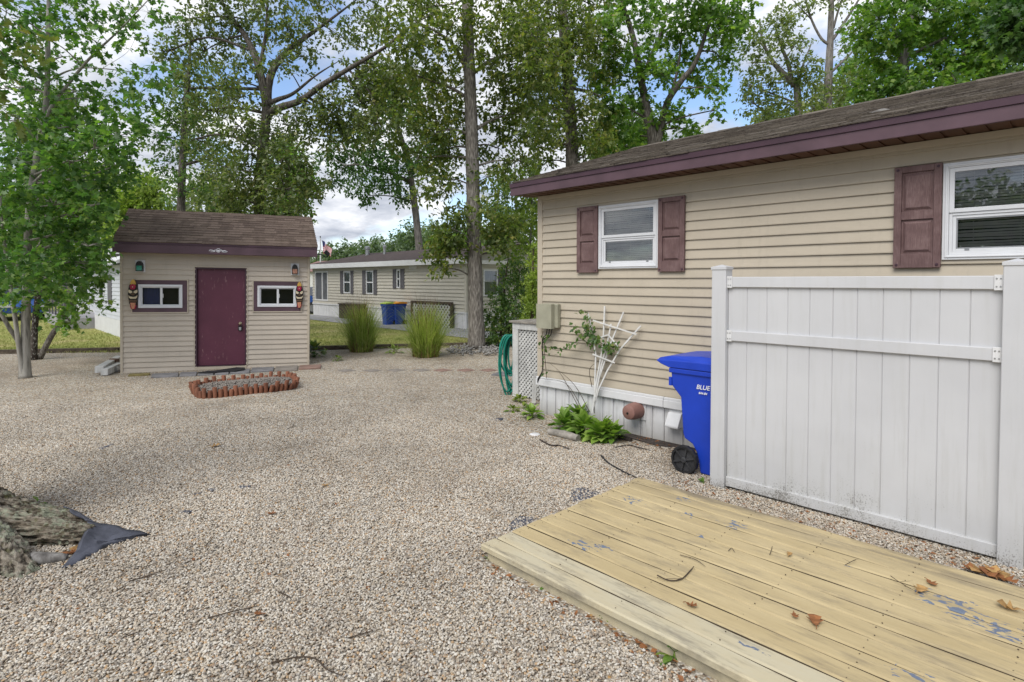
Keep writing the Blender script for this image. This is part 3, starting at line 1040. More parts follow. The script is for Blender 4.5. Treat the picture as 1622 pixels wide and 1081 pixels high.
    obj('drip_edge', mb, 'plum_drip', t)
    mb = MB()
    x = ex0 + 0.022
    while x < ex1:
        mb.box((x, ye + 0.022, ZW), (min(x + 0.112, ex1), HY - 0.03, ZW + 0.008)); x += 0.135
    mb.box((ex0 + 0.022, ye + 0.021, ZW + 0.009), (ex1, HY + 0.08, ZW + 0.018))
    obj('soffit', mb, 'soffit_brown', t)
    mb = MB()
    mb.beam((ex0 - 0.05, ye + 0.05, ZW + 0.02), (ex0 - 0.002, ye + .06, ZW + 0.03), 0.05, 0.05)
    obj('gutter_outlet', mb, 'black_metal', t, bevel=0.01)

    # windows
    for wi, (a, b, za, zb) in enumerate((w1, w2)):
        f = MB()
        frame_ring(f, a, b, za, zb, 0.040, HY - 0.030, HY + 0.02)
        frame_ring(f, a + 0.018, b - 0.018, za + 0.018, zb - 0.018, 0.012, HY - 0.038, HY - 0.030)
        win = obj('window', f, 'white_vinyl_frame', t, bevel=0.003)
        zm = (za + zb) / 2 + 0.01
        s = MB()
        frame_ring(s, a + 0.041, b - 0.041, zm - 0.02, zb - 0.041, 0.032, HY - 0.022, HY + 0.0)
        obj('upper_sash', s, 'white_vinyl_frame', win, bevel=0.002)
        s = MB()
        frame_ring(s, a + 0.041, b - 0.041, za + 0.041, zm - 0.021, 0.022, HY - 0.012, HY + 0.012)
        frame_ring(s, a + 0.0635, b - 0.0635, za + 0.0635, zm - 0.0435, 0.022, HY - 0.004, HY + 0.014)
        obj('lower_sash', s, 'white_vinyl_frame', win, bevel=0.002)
        s = MB()
        frame_ring(s, a + 0.0855, b - 0.0855, za + 0.0855, zm - 0.0655, 0.010, HY - 0.001, HY + 0.014)
        for q in (0.14, b - a - 0.17):
            s.box((a + q, HY - 0.006, za + 0.070), (a + q + 0.03, HY - 0.001, za + 0.094))
        obj('gasket', s, 'grey_gasket', win)
        s = MB()
        s.quad((a + .07, HY - 0.008, zm), (b - .07, HY - 0.008, zm), (b - .07, HY - 0.008, zb - .07), (a + .07, HY - 0.008, zb - .07))
        s.quad((a + .09, HY + 0.006, za + .09), (b - .09, HY + 0.006, za + .09), (b - .09, HY + 0.006, zm - .065), (a + .09, HY + 0.006, zm - .065))
        obj('pane', s, 'pane_glass', win)
        s = MB()
        z = za + 0.07
        k = 0
        while z < zb - 0.05:
            sag = 0.006 * math.sin(k * 1.7)
            if not (wi == 0 and 12 < k < 15) :
                s.quad((a + .05, HY + 0.052, z - 0.004 + sag), (b - .05, HY + 0.052, z - 0.004 - sag * .7), (b - .05, HY + 0.062, z + 0.0135 - sag * .7), (a + .05, HY + 0.062, z + 0.0135 + sag))
            z += 0.0215; k += 1
        for q in (0.20, 0.5, 0.80):
            xx = a + (b - a) * q
            s.box((xx - .0015, HY + 0.047, za + .05), (xx + .0015, HY + 0.050, zb - .05))
        obj('blind', s, 'blind_slat', win)
        s = MB()
        s.box((a + .02, HY + 0.16, za - .1), (b - .02, HY + 0.5, zb + .1))
        s.box((a - .2, HY + 0.1, za - .2), (b + .2, HY + 0.158, za + .0)); s.box((a - .2, HY + 0.1, zb - .0), (b + .2, HY + 0.158, zb + .2))
        s.box((a - .2, HY + 0.03, za - .0), (a + .02, HY + 0.157, zb)); s.box((b - .02, HY + 0.03, za), (b + .2, HY + 0.157, zb))
        obj('room', s, 'room_dark', win)

    def shutter(a, b, za, zb):
        s = MB()
        y0, y1 = HY - 0.048, HY - 0.019
        st = 0.052
        zm1, zm2 = za + (zb - za) * 0.555, za + (zb - za) * 0.475
        s.box((a, y0, za), (a + st, y1, zb)); s.box((b - st, y0, za), (b, y1, zb))
        for (c, d) in ((za, za + 0.115), (zm2, zm1), (zb - 0.05, zb)):
            s.box((a + st, y0 + 0.002, c), (b - st, y1, d))
        for (c, d) in ((za + 0.115, zm2), (zm1, zb - 0.05)):
            xa, xb = a + st, b - st
            s.box((xa, y0 + 0.018, c), (xb, y1, d))
            i = 0.032; j = 0.012
            fr = [(xa + j, y0 + .018, c + j), (xb - j, y0 + .018, c + j), (xb - j, y0 + .018, d - j), (xa + j, y0 + .018, d - j)]
            to = [(xa + i, y0 + .004, c + i), (xb - i, y0 + .004, c + i), (xb - i, y0 + .004, d - i), (xa + i, y0 + .004, d - i)]
            s.add(fr + to, [(4, 5, 6, 7)] + [(k, (k + 1) % 4, (k + 1) % 4 + 4, k + 4) for k in range(4)])
        o = obj('shutter', s, 'shutter_plum', t, bevel=0.003)
        for xx in (a + .024, b - .024):
            for zz in (za + .026, zb - .026):
                s = MB(); s.lathe([(0.009, -0.0545), (0.011, -0.052), (0.011, -0.047)], 8, (xx, HY, zz), axis=1)
                obj('screw', s, 'plum_drip', o)
    shutter(w1[0] - 0.325, w1[0] - 0.004, 1.90, 2.715)
    shutter(w1[1] + 0.004, w1[1] + 0.325, 1.90, 2.715)
    shutter(w2[0] - 0.325, w2[0] - 0.004, 1.905, 2.735)
    shutter(w2[1] + 0.004, w2[1] + 0.325, 1.905, 2.735)

    # meter / cable box on the corner
    ux0, ux1 = HX + 0.10, HX + 0.365
    mb = MB(); mb.box((ux0 + .03, HY - 0.085, 1.185), (ux1 + 0.05, HY - 0.016, 1.50))
    ub = obj('utility_box', mb, 'utility_beige', t, bevel=0.012)
    mb = MB(); mb.box((ux0, HY - 0.15, 1.175), (ux1, HY - 0.087, 1.495)); mb.box((ux0 + .02, HY - 0.152, 1.46), (ux0 + 0.035, HY - 0.15, 1.475))
    obj('cover', mb, 'utility_beige', ub, bevel=0.012)
    mb = MB()
    for k in range(3):
        x = ux0 + 0.12 + 0.04 * k
        pp, rr = spline([(x, HY - 0.06, 1.19), (x - .02, HY - 0.07, 1.08), (HX + 0.11, HY - 0.04, 1.02 - .03 * k), (HX + 0.10, HY - 0.028, 0.8), (HX + 0.10, HY - 0.028, 0.60), (HX + 0.03, HY - 0.05, 0.47 - .02 * k)], [0.006] * 6, 5)
        mb.tube(pp, rr, 6)
    obj('cable', mb, 'black_metal', ub, smooth=True)
    # capped flue and exhaust hood on the skirting
    c = WY(992, 649, HY - 0.1); fx, fz = c.x, c.z
    mb = MB(); mb.box((fx + .02, HY - 0.005, fz - 0.11), (fx + 0.20, HY + 0.012, fz + 0.08))
    fl = obj('flue_plate', mb, 'skirt_vinyl', t)
    mb = MB()
    mb.lathe([(0.068, -0.20), (0.082, -0.19), (0.094, -0.12), (0.098, -0.02), (0.098, -0.006)], 20, (fx + 0.09, HY, fz - 0.005), axis=1)
    obj('flue_cap', mb, 'terracotta_plastic', fl, smooth='auto')
    mb = MB(); mb.lathe([(0.014, -0.204), (0.014, -0.198)], 10, (fx + 0.085, HY, fz - 0.015), axis=1)
    obj('cap_hole', mb, 'black_metal', fl)
    c = WY(1062, 665, HY - 0.06); vx, vz = c.x, c.z
    mb = MB()
    mb.prism([(HY - 0.008, vz + 0.085), (HY - 0.06, vz + 0.08), (HY - 0.135, vz - 0.05), (HY - 0.13, vz - 0.075), (HY - 0.008, vz - 0.07)], 0, vx - 0.03, vx + 0.13)
    hood = obj('exhaust_hood', mb, 'white_plastic', t, bevel=0.008)
    mb = MB(); mb.box((vx - 0.05, HY - 0.007, vz - 0.10), (vx + 0.15, HY + 0.007, vz + 0.10))
    obj('hood_flange', mb, 'white_plastic', hood)
    return t


tan_home()
o = MB()
c = Vector((WY(1378, 170, HY + 0.4).x, HY + 0.35, 3.30))
pp, rr = spline([c + Vector((-.12, 0, 0.0)), c, c + Vector((.10, .03, 0.03)), c + Vector((.17, .02, .02))], [.022, .03, .025, .012], 4)
o.tube(pp, rr, 7)
tag(obj('dead_branch', o, 'dead_wood', origin=c), 'short piece of dead branch lying on the tan home roof', 'branch')


# ================================================================== shed
A = G(191, 591.5); B = G(490, 578)
SW = (B - A).length
SANG = math.atan2(B.y - A.y, B.x - A.x)
MS = Matrix.Translation(A) @ Matrix.Rotation(SANG, 4, 'Z') @ Matrix.Rotation(R(0.75), 4, 'Y')
MSI = MS.inverted()


def SF(px, py, y=0.0):
    o0 = MSI @ Vector((0, 0, EYE)); d = MSI.to_3x3() @ ray(px, py)
    return o0 + d * ((y - o0.y) / d.y)


def shed():
    t = thing('garden_shed', 'small tan garden shed with a plum door, at the back of the gravel yard', 'shed', mat4=MS)
    D = 2.5
    zf0 = SF(340, 403, -0.25).z; zf1 = SF(340, 387, -0.25).z
    d0, d1 = SF(309, 500).x, SF(391, 500).x
    dz0, dz1 = SF(350, 579).z, SF(350, 424.3).z
    dx0, dx1 = d0 + 0.035, d1 - 0.035
    L = (SF(209.2, 470).x, SF(297, 470).x, SF(250, 494.7).z, SF(250, 444).z)
    Rr = (SF(401.2, 470).x, SF(476.5, 470).x, SF(440, 493.2).z, SF(440, 446).z)
    gl = (SF(219.5, 470).x, SF(289.5, 470).x, SF(250, 488).z, SF(250, 451).z)
    gr = (SF(408, 470).x, SF(470, 470).x, SF(440, 486.3).z, SF(440, 453).z)
    holes = [(d0 + .01, d1 - .01, dz0 - 1, dz1 - .005)] + [(g[0] + .02, g[1] - .02, g[2] + .02, g[3] - .02) for g in (gl, gr)]
    mb = MB()
    siding(mb, 0.045, SW - 0.045, 0.0, zf0 + 0.005, 0.1016, holes, 0.0)
    obj('wall', mb, 'shed_vinyl', t, local=True)
    mb = MB()
    mb.box((0.01, 0.03, -.1), (0.06, D, zf0)); mb.box((SW - 0.06, 0.03, -.1), (SW - .01, D, zf0)); mb.box((0.06, D - .05, -.1), (SW - 0.06, D, zf0))
    zr = 3.33; yr = 1.16
    for xx in (0.012, SW - 0.05):
        mb.prism([(0.0, zf0 - .0), (D - .1, zf0), (yr, zr - 0.12)], 0, xx, xx + 0.038)
    mb.box((0.06, 0.05, -.1), (SW - 0.06, D - .06, 0.04))
    obj('side_wall', mb, 'shed_vinyl', t, local=True)
    for (a, b) in ((0.0, 0.045), (SW - 0.045, SW)):
        mb = MB(); mb.box((a, -0.026, -0.03), (b, 0.03, zf0))
        obj('corner_trim', mb, 'tan_trim', t, local=True, bevel=0.003)
    # door
    mb = MB()
    mb.box((d0 - 0.018, -0.026, dz0 - 0.01), (d0, 0.02, dz1 + .018)); mb.box((d1, -0.026, dz0 - .01), (d1 + .018, 0.02, dz1 + .018)); mb.box((d0, -0.026, dz1), (d1, .02, dz1 + .018))
    mb.box((d0, -0.024, dz0 - 0.075), (d1, 0.02, dz0 - 0.012))
    obj('door_trim', mb, 'tan_trim', t, local=True, bevel=0.002)
    mb = MB()
    mb.box((d0, -0.012, dz0 - .01), (dx0, 0.10, dz1 - .001)); mb.box((dx1, -0.012, dz0 - .01), (d1, 0.10, dz1 - .001)); mb.box((dx0, -0.012, dz1 - 0.03), (dx1, 0.10, dz1 - .001))
    mb.box((dx0, -0.03, dz0 - 0.011), (dx1, 0.10, dz0))
    obj('door_frame', mb, 'plum_drip', t, local=True)
    mb = MB(); mb.box((dx0 + .003, 0.045, dz0 + 0.002), (dx1 - .003, 0.085, dz1 - 0.033))
    door = obj('door', mb, 'door_paint', t, local=True, bevel=0.003)
    k = SF(380.5, 512.6, 0.03)
    mb = MB(); mb.lathe([(0.030, 0.046), (0.030, 0.04), (0.012, 0.035), (0.012, 0.0), (0.024, -0.008), (0.028, -0.025), (0.02, -0.04), (0.004, -0.043)], 14, (k.x, 0, k.z), axis=1)
    obj('knob', mb, 'brass', door, local=True, smooth='auto')
    mb = MB(); mb.box((k.x - 0.035, 0.005, k.z - 0.15), (k.x + 0.035, 0.044, k.z - 0.045))
    lb = obj('lock_box', mb, 'black_metal', door, local=True, bevel=0.006)
    mb = MB(); mb.box((k.x - 0.02, 0.0, k.z - 0.14), (k.x + 0.022, 0.004, k.z - 0.075)); 
    pp, rr = spline([(k.x - .02, 0.03, k.z - .045), (k.x - .02, .0, k.z - .0), (k.x, -.005, k.z + .02), (k.x + .02, .0, k.z), (k.x + .02, 0.03, k.z - .045)], [.004] * 5, 4)
    mb.tube(pp, rr, 6)
    obj('shackle', mb, 'steel', lb, local=True)
    # windows with plum surrounds
    for (S_, g) in ((L, gl), (Rr, gr)):
        mb = MB()
        frame_ring(mb, S_[0] - .012, S_[1] + .02, S_[2] - .02, S_[3] + .02, 0.02, -0.030, 0.0)
        obj('surround_trim', mb, 'tan_trim', t, local=True)
        mb = MB()
        a, b, c, d = S_[0] + .008, S_[1], S_[2], S_[3]
        mb.box((a, -0.027, c), (g[0], 0.0, d)); mb.box((g[1], -0.027, c), (b, 0.0, d)); mb.box((g[0], -0.027, c), (g[1], 0.0, g[2])); mb.box((g[0], -0.027, g[3]), (g[1], 0.0, d))
        obj('surround', mb, 'plum_trim', t, local=True)
        f = MB(); frame_ring(f, g[0], g[1], g[2], g[3], 0.045, -0.040, 0.03); frame_ring(f, g[0] + .045, g[1] - .045, g[2] + .045, g[3] - .045, 0.022, -0.015, 0.02)
        xm = (g[0] + g[1]) / 2 + .01
        f.box((xm - .02, -0.02, g[2] + .067), (xm + .02, 0.015, g[3] - .067))
        win = obj('window', f, 'white_vinyl_frame', t, local=True, bevel=0.003)
        p_ = MB(); p_.quad((g[0] + .06, 0.0, g[2] + .06), (g[1] - .06, 0.0, g[2] + .06), (g[1] - .06, 0.0, g[3] - .06), (g[0] + .06, 0.0, g[3] - .06))
        obj('pane', p_, 'shed_glass', win, local=True)
        p_ = MB(); p_.box((xm + .02, -0.008, (g[2] + g[3]) / 2 - .03), (xm + .035, -0.002, (g[2] + g[3]) / 2 + .05))
        obj('latch', p_, 'white_plastic', win, local=True)
        p_ = MB(); p_.box((g[0] - .05, 0.25, g[2] - .05), (g[1] + .05, 0.27, g[3] + .05))
        obj('room', p_, 'room_dark', win, local=True)
    # curtain of blue cloth behind the left pane
    p_ = MB()
    xa, xb = gl[0] + .06, (gl[0] + gl[1]) / 2
    n = 10
    for i in range(n):
        x0, x1 = xa + (xb - xa) * i / n, xa + (xb - xa) * (i + 1) / n
        p_.quad((x0, 0.1 + .008 * (i % 2), gl[2]), (x1, 0.1 + .008 * ((i + 1) % 2), gl[2]), (x1, 0.1 + .008 * ((i + 1) % 2), gl[3]), (x0, 0.1 + .008 * (i % 2), gl[3]))
    obj('curtain', p_, 'flag_blue', t, local=True)
    # lanterns
    for (ax, ay, bx, by, gm) in ((216, 413.6, 227, 429.4, 'green_glass'), (462.5, 419, 471.8, 434.2, 'amber_glass')):
        a = SF(ax, ay, -0.06); b = SF(bx, by, -0.06)
        xc, hw = (a.x + b.x) / 2, (b.x - a.x) / 2
        z1, z0 = a.z, b.z
        mb = MB(); mb.box((xc - hw - .025, -0.034, z0 - 0.03), (xc + hw + .025, -0.012, z1 + .02))
        pl = obj('wall_lantern', mb, 'white_trim', t, local=True, bevel=0.004)
        mb = MB()
        zs = z0 + (z1 - z0) * 0.52
        arc = [(xc + hw * math.cos(th), zs + (z1 - zs) * math.sin(th)) for th in np.linspace(0, math.pi, 13)]
        mb.prism([(xc - hw, zs - .012)] [:0] + arc, 1, -0.12, -0.03)
        for xx in (xc - hw, xc + hw - 0.01):
            for yy in (-0.12, -0.042):
                mb.box((xx, yy, z0), (xx + .01, yy + .011, zs))
        mb.box((xc - hw, -0.121, z0 - .008), (xc + hw, -0.03, z0 + .004))
        obj('lantern_hood', mb, 'black_metal', pl, local=True)
        mb = MB(); mb.box((xc - hw + .012, -0.112, z0 + .006), (xc + hw - .012, -0.044, zs + .004))
        obj('lantern_glass', mb, gm, pl, local=True)
    # roof
    e0, e1 = -0.06, SW + 0.15
    r0 = SF(203.5, 331, yr).x; r1 = SF(485, 345.5, yr).x
    r1 = max(r1, SW + 0.02)
    ye = -0.25
    zr0 = SF(344, 338, yr).z
    mb = MB()
    shingle_slope(mb, e0 - .01, e1 + .01, ye - .015, zf1, yr, zr0, seedv=8, xb0=r0, xb1=r1)
    shingle_slope(mb, e0 - .01, e1 + .01, 2 * yr - ye, zf1, yr, zr0, seedv=9, xb0=r0, xb1=r1)
    vs = [(e0, ye, zf1 - .01), (e1, ye, zf1 - .01), (r1, yr, zr0 - .01), (r0, yr, zr0 - .01), (e0, 2 * yr - ye, zf1 - .01), (e1, 2 * yr - ye, zf1 - .01)]
    lo = [(x, y, z - .05) for x, y, z in vs]
    mb.add(vs + lo, [(0, 1, 2, 3), (3, 2, 5, 4), (7, 6, 9, 8), (8, 9, 10, 11), (0, 3, 9, 6), (3, 4, 10, 9), (1, 7, 8, 2), (2, 8, 11, 5), (0, 6, 7, 1), (4, 5, 11, 10)])
    x = r0
    while x < r1 - .05:
        h = .008 + random.uniform(0, .01)
        mb.prism([(yr - .12, zr0 - .085), (yr, zr0 + h), (yr + .12, zr0 - .085), (yr, zr0 + h - .02)], 0, x, min(x + .25, r1)); x += .248
    obj('roof', mb, 'shingle_shed', t, local=True)
    mb = MB()
    mb.box((e0, ye - .004, zf0 - .005), (e1, ye + .02, zf1 - 0.04))
    mb.box((e0, ye + .02, zf0 - .005), (e0 + .02, 2 * yr - ye, zf1 - .06)); mb.box((e1 - .02, ye + .02, zf0 - .005), (e1, 2 * yr - ye, zf1 - .06))
    fa = obj('fascia', mb, 'plum_trim', t, local=True, bevel=0.003)
    mb = MB(); mb.box((e0 - .004, ye - .014, zf1 - 0.04), (e1 + .004, ye + .02, zf1 - .006))
    obj('drip_edge', mb, 'plum_drip', t, local=True)
    mb = MB()
    x = e0 + .021
    while x < e1 - .03:
        mb.box((x, ye + .021, zf0), (min(x + .12, e1 - .021), -0.02, zf0 + .012)); x += .128
    mb.box((e0 + .021, ye + .021, zf0 + .013), (e1 - .021, 0.04, zf0 + .022))
    obj('soffit', mb, 'soffit_brown', t, local=True)
    # small white ornament on the fascia: a round medallion between two scrolls
    c = SF(346, 397, ye)
    mb = MB()
    yy = ye - .006
    def ringp(cx, cz, r, w, n=18):
        for i in range(n):
            a, b = 2 * math.pi * i / n, 2 * math.pi * (i + 1) / n
            mb.add([(cx + r * math.cos(a), yy, cz + r * math.sin(a)), (cx + r * math.cos(b), yy, cz + r * math.sin(b)),
                    (cx + (r - w) * math.cos(b), yy, cz + (r - w) * math.sin(b)), (cx + (r - w) * math.cos(a), yy, cz + (r - w) * math.sin(a))], [(0, 1, 2, 3)])
    ringp(c.x, c.z, .040, .010); ringp(c.x, c.z - .008, .016, .012)
    mb.box((c.x - .026, yy - .002, c.z - .012), (c.x + .026, yy, c.z + .004))
    for sgn in (-1, 1):
        q = [(c.x + sgn * .050, yy, c.z + .012), (c.x + sgn * .075, yy, c.z - .012), (c.x + sgn * .11, yy, c.z - .002), (c.x + sgn * .15, yy, c.z - .018 + .02 * (sgn < 0)), (c.x + sgn * .165, yy, c.z - .02)]
        pp, rr = spline(q, [.007, .009, .008, .006, .004], 4); mb.tube(pp, rr, 5)
        q = [(c.x + sgn * .055, yy, c.z - .026), (c.x + sgn * .09, yy, c.z - .030), (c.x + sgn * .15, yy, c.z - .034)]
        mb.tube(q, [.005, .006, .003], 5)
    obj('ornament', mb, 'lettering_white', fa, local=True)
    # floodlight on an arm under the right eave
    a = Vector((e1, 0.3, zf0 + .07))
    mb = MB(); pp, rr = spline([a, a + Vector((.1, 0, .0)), a + Vector((.17, 0, -.05)), a + Vector((.22, 0, -.04))], [.012] * 4, 4); mb.tube(pp, rr, 7)
    fl = obj('floodlight', mb, 'black_metal', t, local=True)
    mb = MB(); mb.beam(a + Vector((.16, -.02, .08)), a + Vector((.25, -.02, -.01)), .09, .03, (0, 1, 0))
    obj('lamp_head', mb, 'black_metal', fl, local=True, bevel=.008)
    return t


shed()


def tiki(px, py, hw, hh, side, label):
    c = SF(px, py, -0.05)
    m4 = MS @ Matrix.Translation(Vector((c.x, -0.042, c.z)))
    t = thing('wall_mask', label, 'wall mask', mat4=m4, group='carved masks beside the shed windows')

    def plate(name, mat, pts, y0, y1, parent=t, bev=.003):
        mb = MB(); mb.prism([(x * hw, z * hh) for x, z in pts], 1, y0, y1)
        return obj(name, mb, mat, parent, local=True, bevel=bev)

    def ell(cx, cz, rx, rz, n=14): return [(cx + rx * math.cos(2 * math.pi * k / n), cz + rz * math.sin(2 * math.pi * k / n)) for k in range(n)]
    plate('face', 'mask_black', [(-.35, -.95), (.35, -.95), (.75, -.6), (1, -.1), (.95, .3), (.75, .6), (.5, .72), (-.5, .72), (-.75, .6), (-.95, .3), (-1, -.1), (-.75, -.6)], -.03, 0)
    plate('crest', 'mask_yellow', [(-.55, .66), (.55, .66), (.45, .85), (.12, 1.0), (-.12, 1.0), (-.45, .85)], -.04, 0)
    mb = MB()
    for k in range(5):
        a = math.pi / 2 + k * 2 * math.pi / 5
        mb.prism([(x * hw, z * hh) for x, z in ell(.30 * math.cos(a), .50 + .10 * math.sin(a), .30, .095, 10)], 1, -.055 - .001 * k, -.03)
    fl = obj('flower', mb, 'mask_red', t, local=True)
    plate('flower_centre', 'mask_cream', ell(0, .5, .10, .035, 8), -.066, -.05, fl, 0)
    plate('eye', 'mask_cream', [(-.85, .32), (-.2, .22), (-.12, .12), (-.5, .06), (-.88, .14)], -.046, -.028)
    plate('eye', 'mask_cream', [(.85, .32), (.88, .14), (.5, .06), (.12, .12), (.2, .22)], -.046, -.028)
    plate('nose', 'mask_brown', ell(0, .0, .34, .07), -.052, -.028)
    plate('teeth', 'mask_cream', [(-.85, -.05), (-.6, -.14), (0, -.18), (.6, -.14), (.85, -.05), (.8, -.2), (.5, -.3), (-.5, -.3), (-.8, -.2)], -.046, -.028)
    plate('lip', 'mask_brown', [(-.78, -.38), (.78, -.38), (.7, -.5), (-.7, -.5)], -.044, -.028)
    plate('beard', 'mask_peach', [(-.5, -.56), (.5, -.56), (.4, -.8), (.2, -.98), (-.2, -.98), (-.4, -.8)], -.045, -.0)
    plate('chin_edge', 'mask_red', [(-.62, -.75), (-.42, -.72), (-.2, -1.0), (-.35, -1.0)], -.04, -.0)
    plate('chin_edge', 'mask_red', [(.62, -.75), (.35, -1.0), (.2, -1.0), (.42, -.72)], -.04, -.0)
    return t


s_ = (SF(219.5, 466).x - SF(203, 466).x) / 2
tiki(211.3, 466.5, s_, (SF(211, 443).z - SF(211, 490).z) / 2, -1, 'carved mask left of the shed door, beside the window with blue cloth')
tiki(474.2, 467.5, s_ * .9, (SF(474, 447).z - SF(474, 488).z) / 2, 1, 'carved mask at the right edge of the shed front, beside its right window')

# ---- things at the foot of the shed
m4 = MS.to_3x3()


def slab(name, label, cat, mat, quadpx, h=0.04, group=None):
    pts = [G(*p) for p in quadpx]
    mb = MB()
    lo = [(p.x, p.y, -0.02) for p in pts]; hi = [(p.x, p.y, h) for p in pts]
    n = len(pts)
    mb.add(lo + hi, [tuple(range(n - 1, -1, -1)), tuple(range(n, 2 * n))] + [(i, (i + 1) % n, (i + 1) % n + n, i + n) for i in range(n)])
    c = sum(pts, Vector()) / n
    return tag(obj(name, mb, mat, origin=(c.x, c.y, 0), bevel=0.006), label, cat, group)


sl = [(203, 597, 237, 594.5, 'moss_paver', 'mossy greenish paver at the left foot of the shed, first of the row'),
      (239, 599.5, 282, 594.5, 'slate_grey', 'grey paver under the left shed window, beside the mossy one'),
      (284, 597.5, 311, 592.5, 'slate_grey', 'grey paver just left of the black mat before the shed door'),
      (313, 596, 338, 592, 'slate_grey', 'grey paver before the left half of the black mat'),
      (340, 595, 362, 590, 'slate_grey', 'grey paver before the middle of the black mat'),
      (364, 593.5, 395, 588, 'slate_grey', 'grey paver before the right end of the black mat'),
      (397, 591, 433, 585, 'slate_grey', 'pale grey paver under the right shed window'),
      (435, 589.5, 471, 582.5, 'paver_grey', 'dark grey paver near the right shed corner'),
      (473, 586.5, 508, 581, 'paver_red', 'reddish brown paver at the right corner of the shed, last of the row')]
for (a, yb, b, yt, mt, lab) in sl:
    slab('paver', lab, 'paver', mt, [(a, yb), (b, yb - (b - a) * .05), (b + 1, yt - (b - a) * .05), (a + 2, yt)], 0.03, 'pavers along the front of the shed')
c = SF(350, 587, -0.14)
mb = MB()
pl = [(312, 591.5), (330, 591.8), (362, 589), (372, 589.2), (387, 586.5), (388, 583.5), (374, 583.2), (340, 588.4), (330, 588.8)]
pts = [G(*p, .036) for p in pl]
mb.add([(p.x, p.y, .036) for p in pts] + [(p.x, p.y, .052) for p in pts], [tuple(range(8, -1, -1)), tuple(range(9, 18))] + [(i, (i + 1) % 9, (i + 1) % 9 + 9, i + 9) for i in range(9)])
tag(obj('door_mat', mb, 'black_rubber', origin=tuple(pts[0])), 'worn black rubber mat before the plum shed door', 'mat')

for (p0, p1, w, lab, z) in (((157, 586), (189, 568), .14, 'white timber beam lying on the gravel beside the left shed wall, the longer one', .11), ((165, 590), (190, 579), .12, 'short white timber offcut in front of the longer white beam', .07)):
    a, b = G(*p0, z), G(*p1, z)
    mb = MB(); mb.beam(a, b, w, .12)
    tag(obj('timber_beam', mb, 'weathered_white', origin=tuple((a + b) / 2), bevel=.006), lab, 'beam', 'white timbers beside the shed')
for k, (px, py, z, s, mt, lab) in enumerate(((181, 583, .16, .2, 'brick_old', 'old brick on top of the small pile by the left shed wall'), (177, 588, .06, .15, 'rock', 'dark stone at the front left of the small pile by the shed wall'), (186, 589.5, .05, .15, 'rock', 'dark stone at the front right of the small pile, against the shed corner'), (186, 583, .08, .2, 'brick_old', 'old brick at the back of the small pile by the left shed wall'))):
    c = G(px, py)
    mb = MB()
    if mt == 'brick_old':
        mb.box((-s / 2, -.05, -.032), (s / 2, .05, .032))
        o = obj('brick', mb, mt, bevel=.012)
    else:
        mb.lathe([(.02, -.07), (.07, -.055), (.09, 0), (.07, .05), (.02, .065)], 9)
        for i, v in enumerate(mb.v): mb.v[i] = tuple(x * random.uniform(.85, 1.15) for x in v)
        o = obj('stone', mb, mt, smooth=True)
    o.location = (c.x, c.y, z); o.rotation_euler = (0, 0, R(20 + 30 * k))
    tag(o, lab, 'brick' if mt == 'brick_old' else 'stone', None)


# ================================================================== ring of short logs with grey chippings
def log_ring():
    cn = [G(318, 631), G(463, 617), G(455, 600), G(322, 611)]
    c0 = sum(cn, Vector()) / 4
    t = thing('garden_edging', 'oval ring of short red brown logs holding grey chippings before the shed door', 'edging', c0)
    path = []
    e = [(0.04, 'f'), ]
    cs = [G(308, 623), G(318, 631), G(345, 630), G(390, 625), G(430, 621), G(460, 617), G(467, 612), G(463, 606), G(450, 603.5), G(415, 605.5), G(375, 609), G(335, 613), G(316, 616.5), G(309, 619.5)]
    pp, _ = spline(cs + [cs[0]], [0] * 15, 10)
    # even spacing
    L = [0]
    for a, b in zip(pp[:-1], pp[1:]): L.append(L[-1] + (b - a).length)
    n = int(L[-1] / 0.072)
    pos = []
    for k in range(n):
        s = L[-1] * k / n
        i = max(j for j in range(len(L) - 1) if L[j] <= s)
        f = (s - L[i]) / (L[i + 1] - L[i])
        pos.append(pp[i].lerp(pp[i + 1], f))
    for k, p in enumerate(pos):
        h = (0.165 if k % 2 == 0 else 0.115) + random.uniform(-.012, .012)
        out = (p - c0); out.z = 0; out.normalize()
        lean = out * random.uniform(0.0, .02) + Vector((random.uniform(-.006, .006), random.uniform(-.006, .006), 0))
        if k in (0, 1, n - 1, n - 2) or 0.33 < k / n < .46: lean += out * .045
        mb = MB()
        r = random.uniform(.031, .036)
        mb.tube([p + Vector((0, 0, -.03)), p + lean + Vector((0, 0, h - .008)), p + lean + Vector((0, 0, h))], [r, r, r * .84], 12)
        obj('log', mb, 'log_red' if random.random() < .75 else 'log_brown', t, smooth='auto')
    mb = MB()
    inner = [c0 + (p - c0) * .96 for p in pos]
    mb.add([(p.x, p.y, .07) for p in inner] + [(c0.x, c0.y, .10)], [(i, (i + 1) % n, n) for i in range(n)])
    f = obj('fill', mb, 'dark_mulch', t)
    # chippings on the fill
    N = 2600
    V, FF, S = [], [], []
    tri = rng.integers(0, n, N); u = rng.random(N) ** .5; w = rng.random(N)
    ip = np.array([tuple(p) for p in inner]); cc = np.array(tuple(c0))
    a = ip[tri]; b = ip[(tri + 1) % n]
    q = cc + u[:, None] * ((a * (1 - w[:, None]) + b * w[:, None]) - cc)
    q[:, 2] = .10 - .03 * u + rng.random(N) * .012
    add_stones('chippings', q, .010, .022, 'paver_grey', t)
    return t


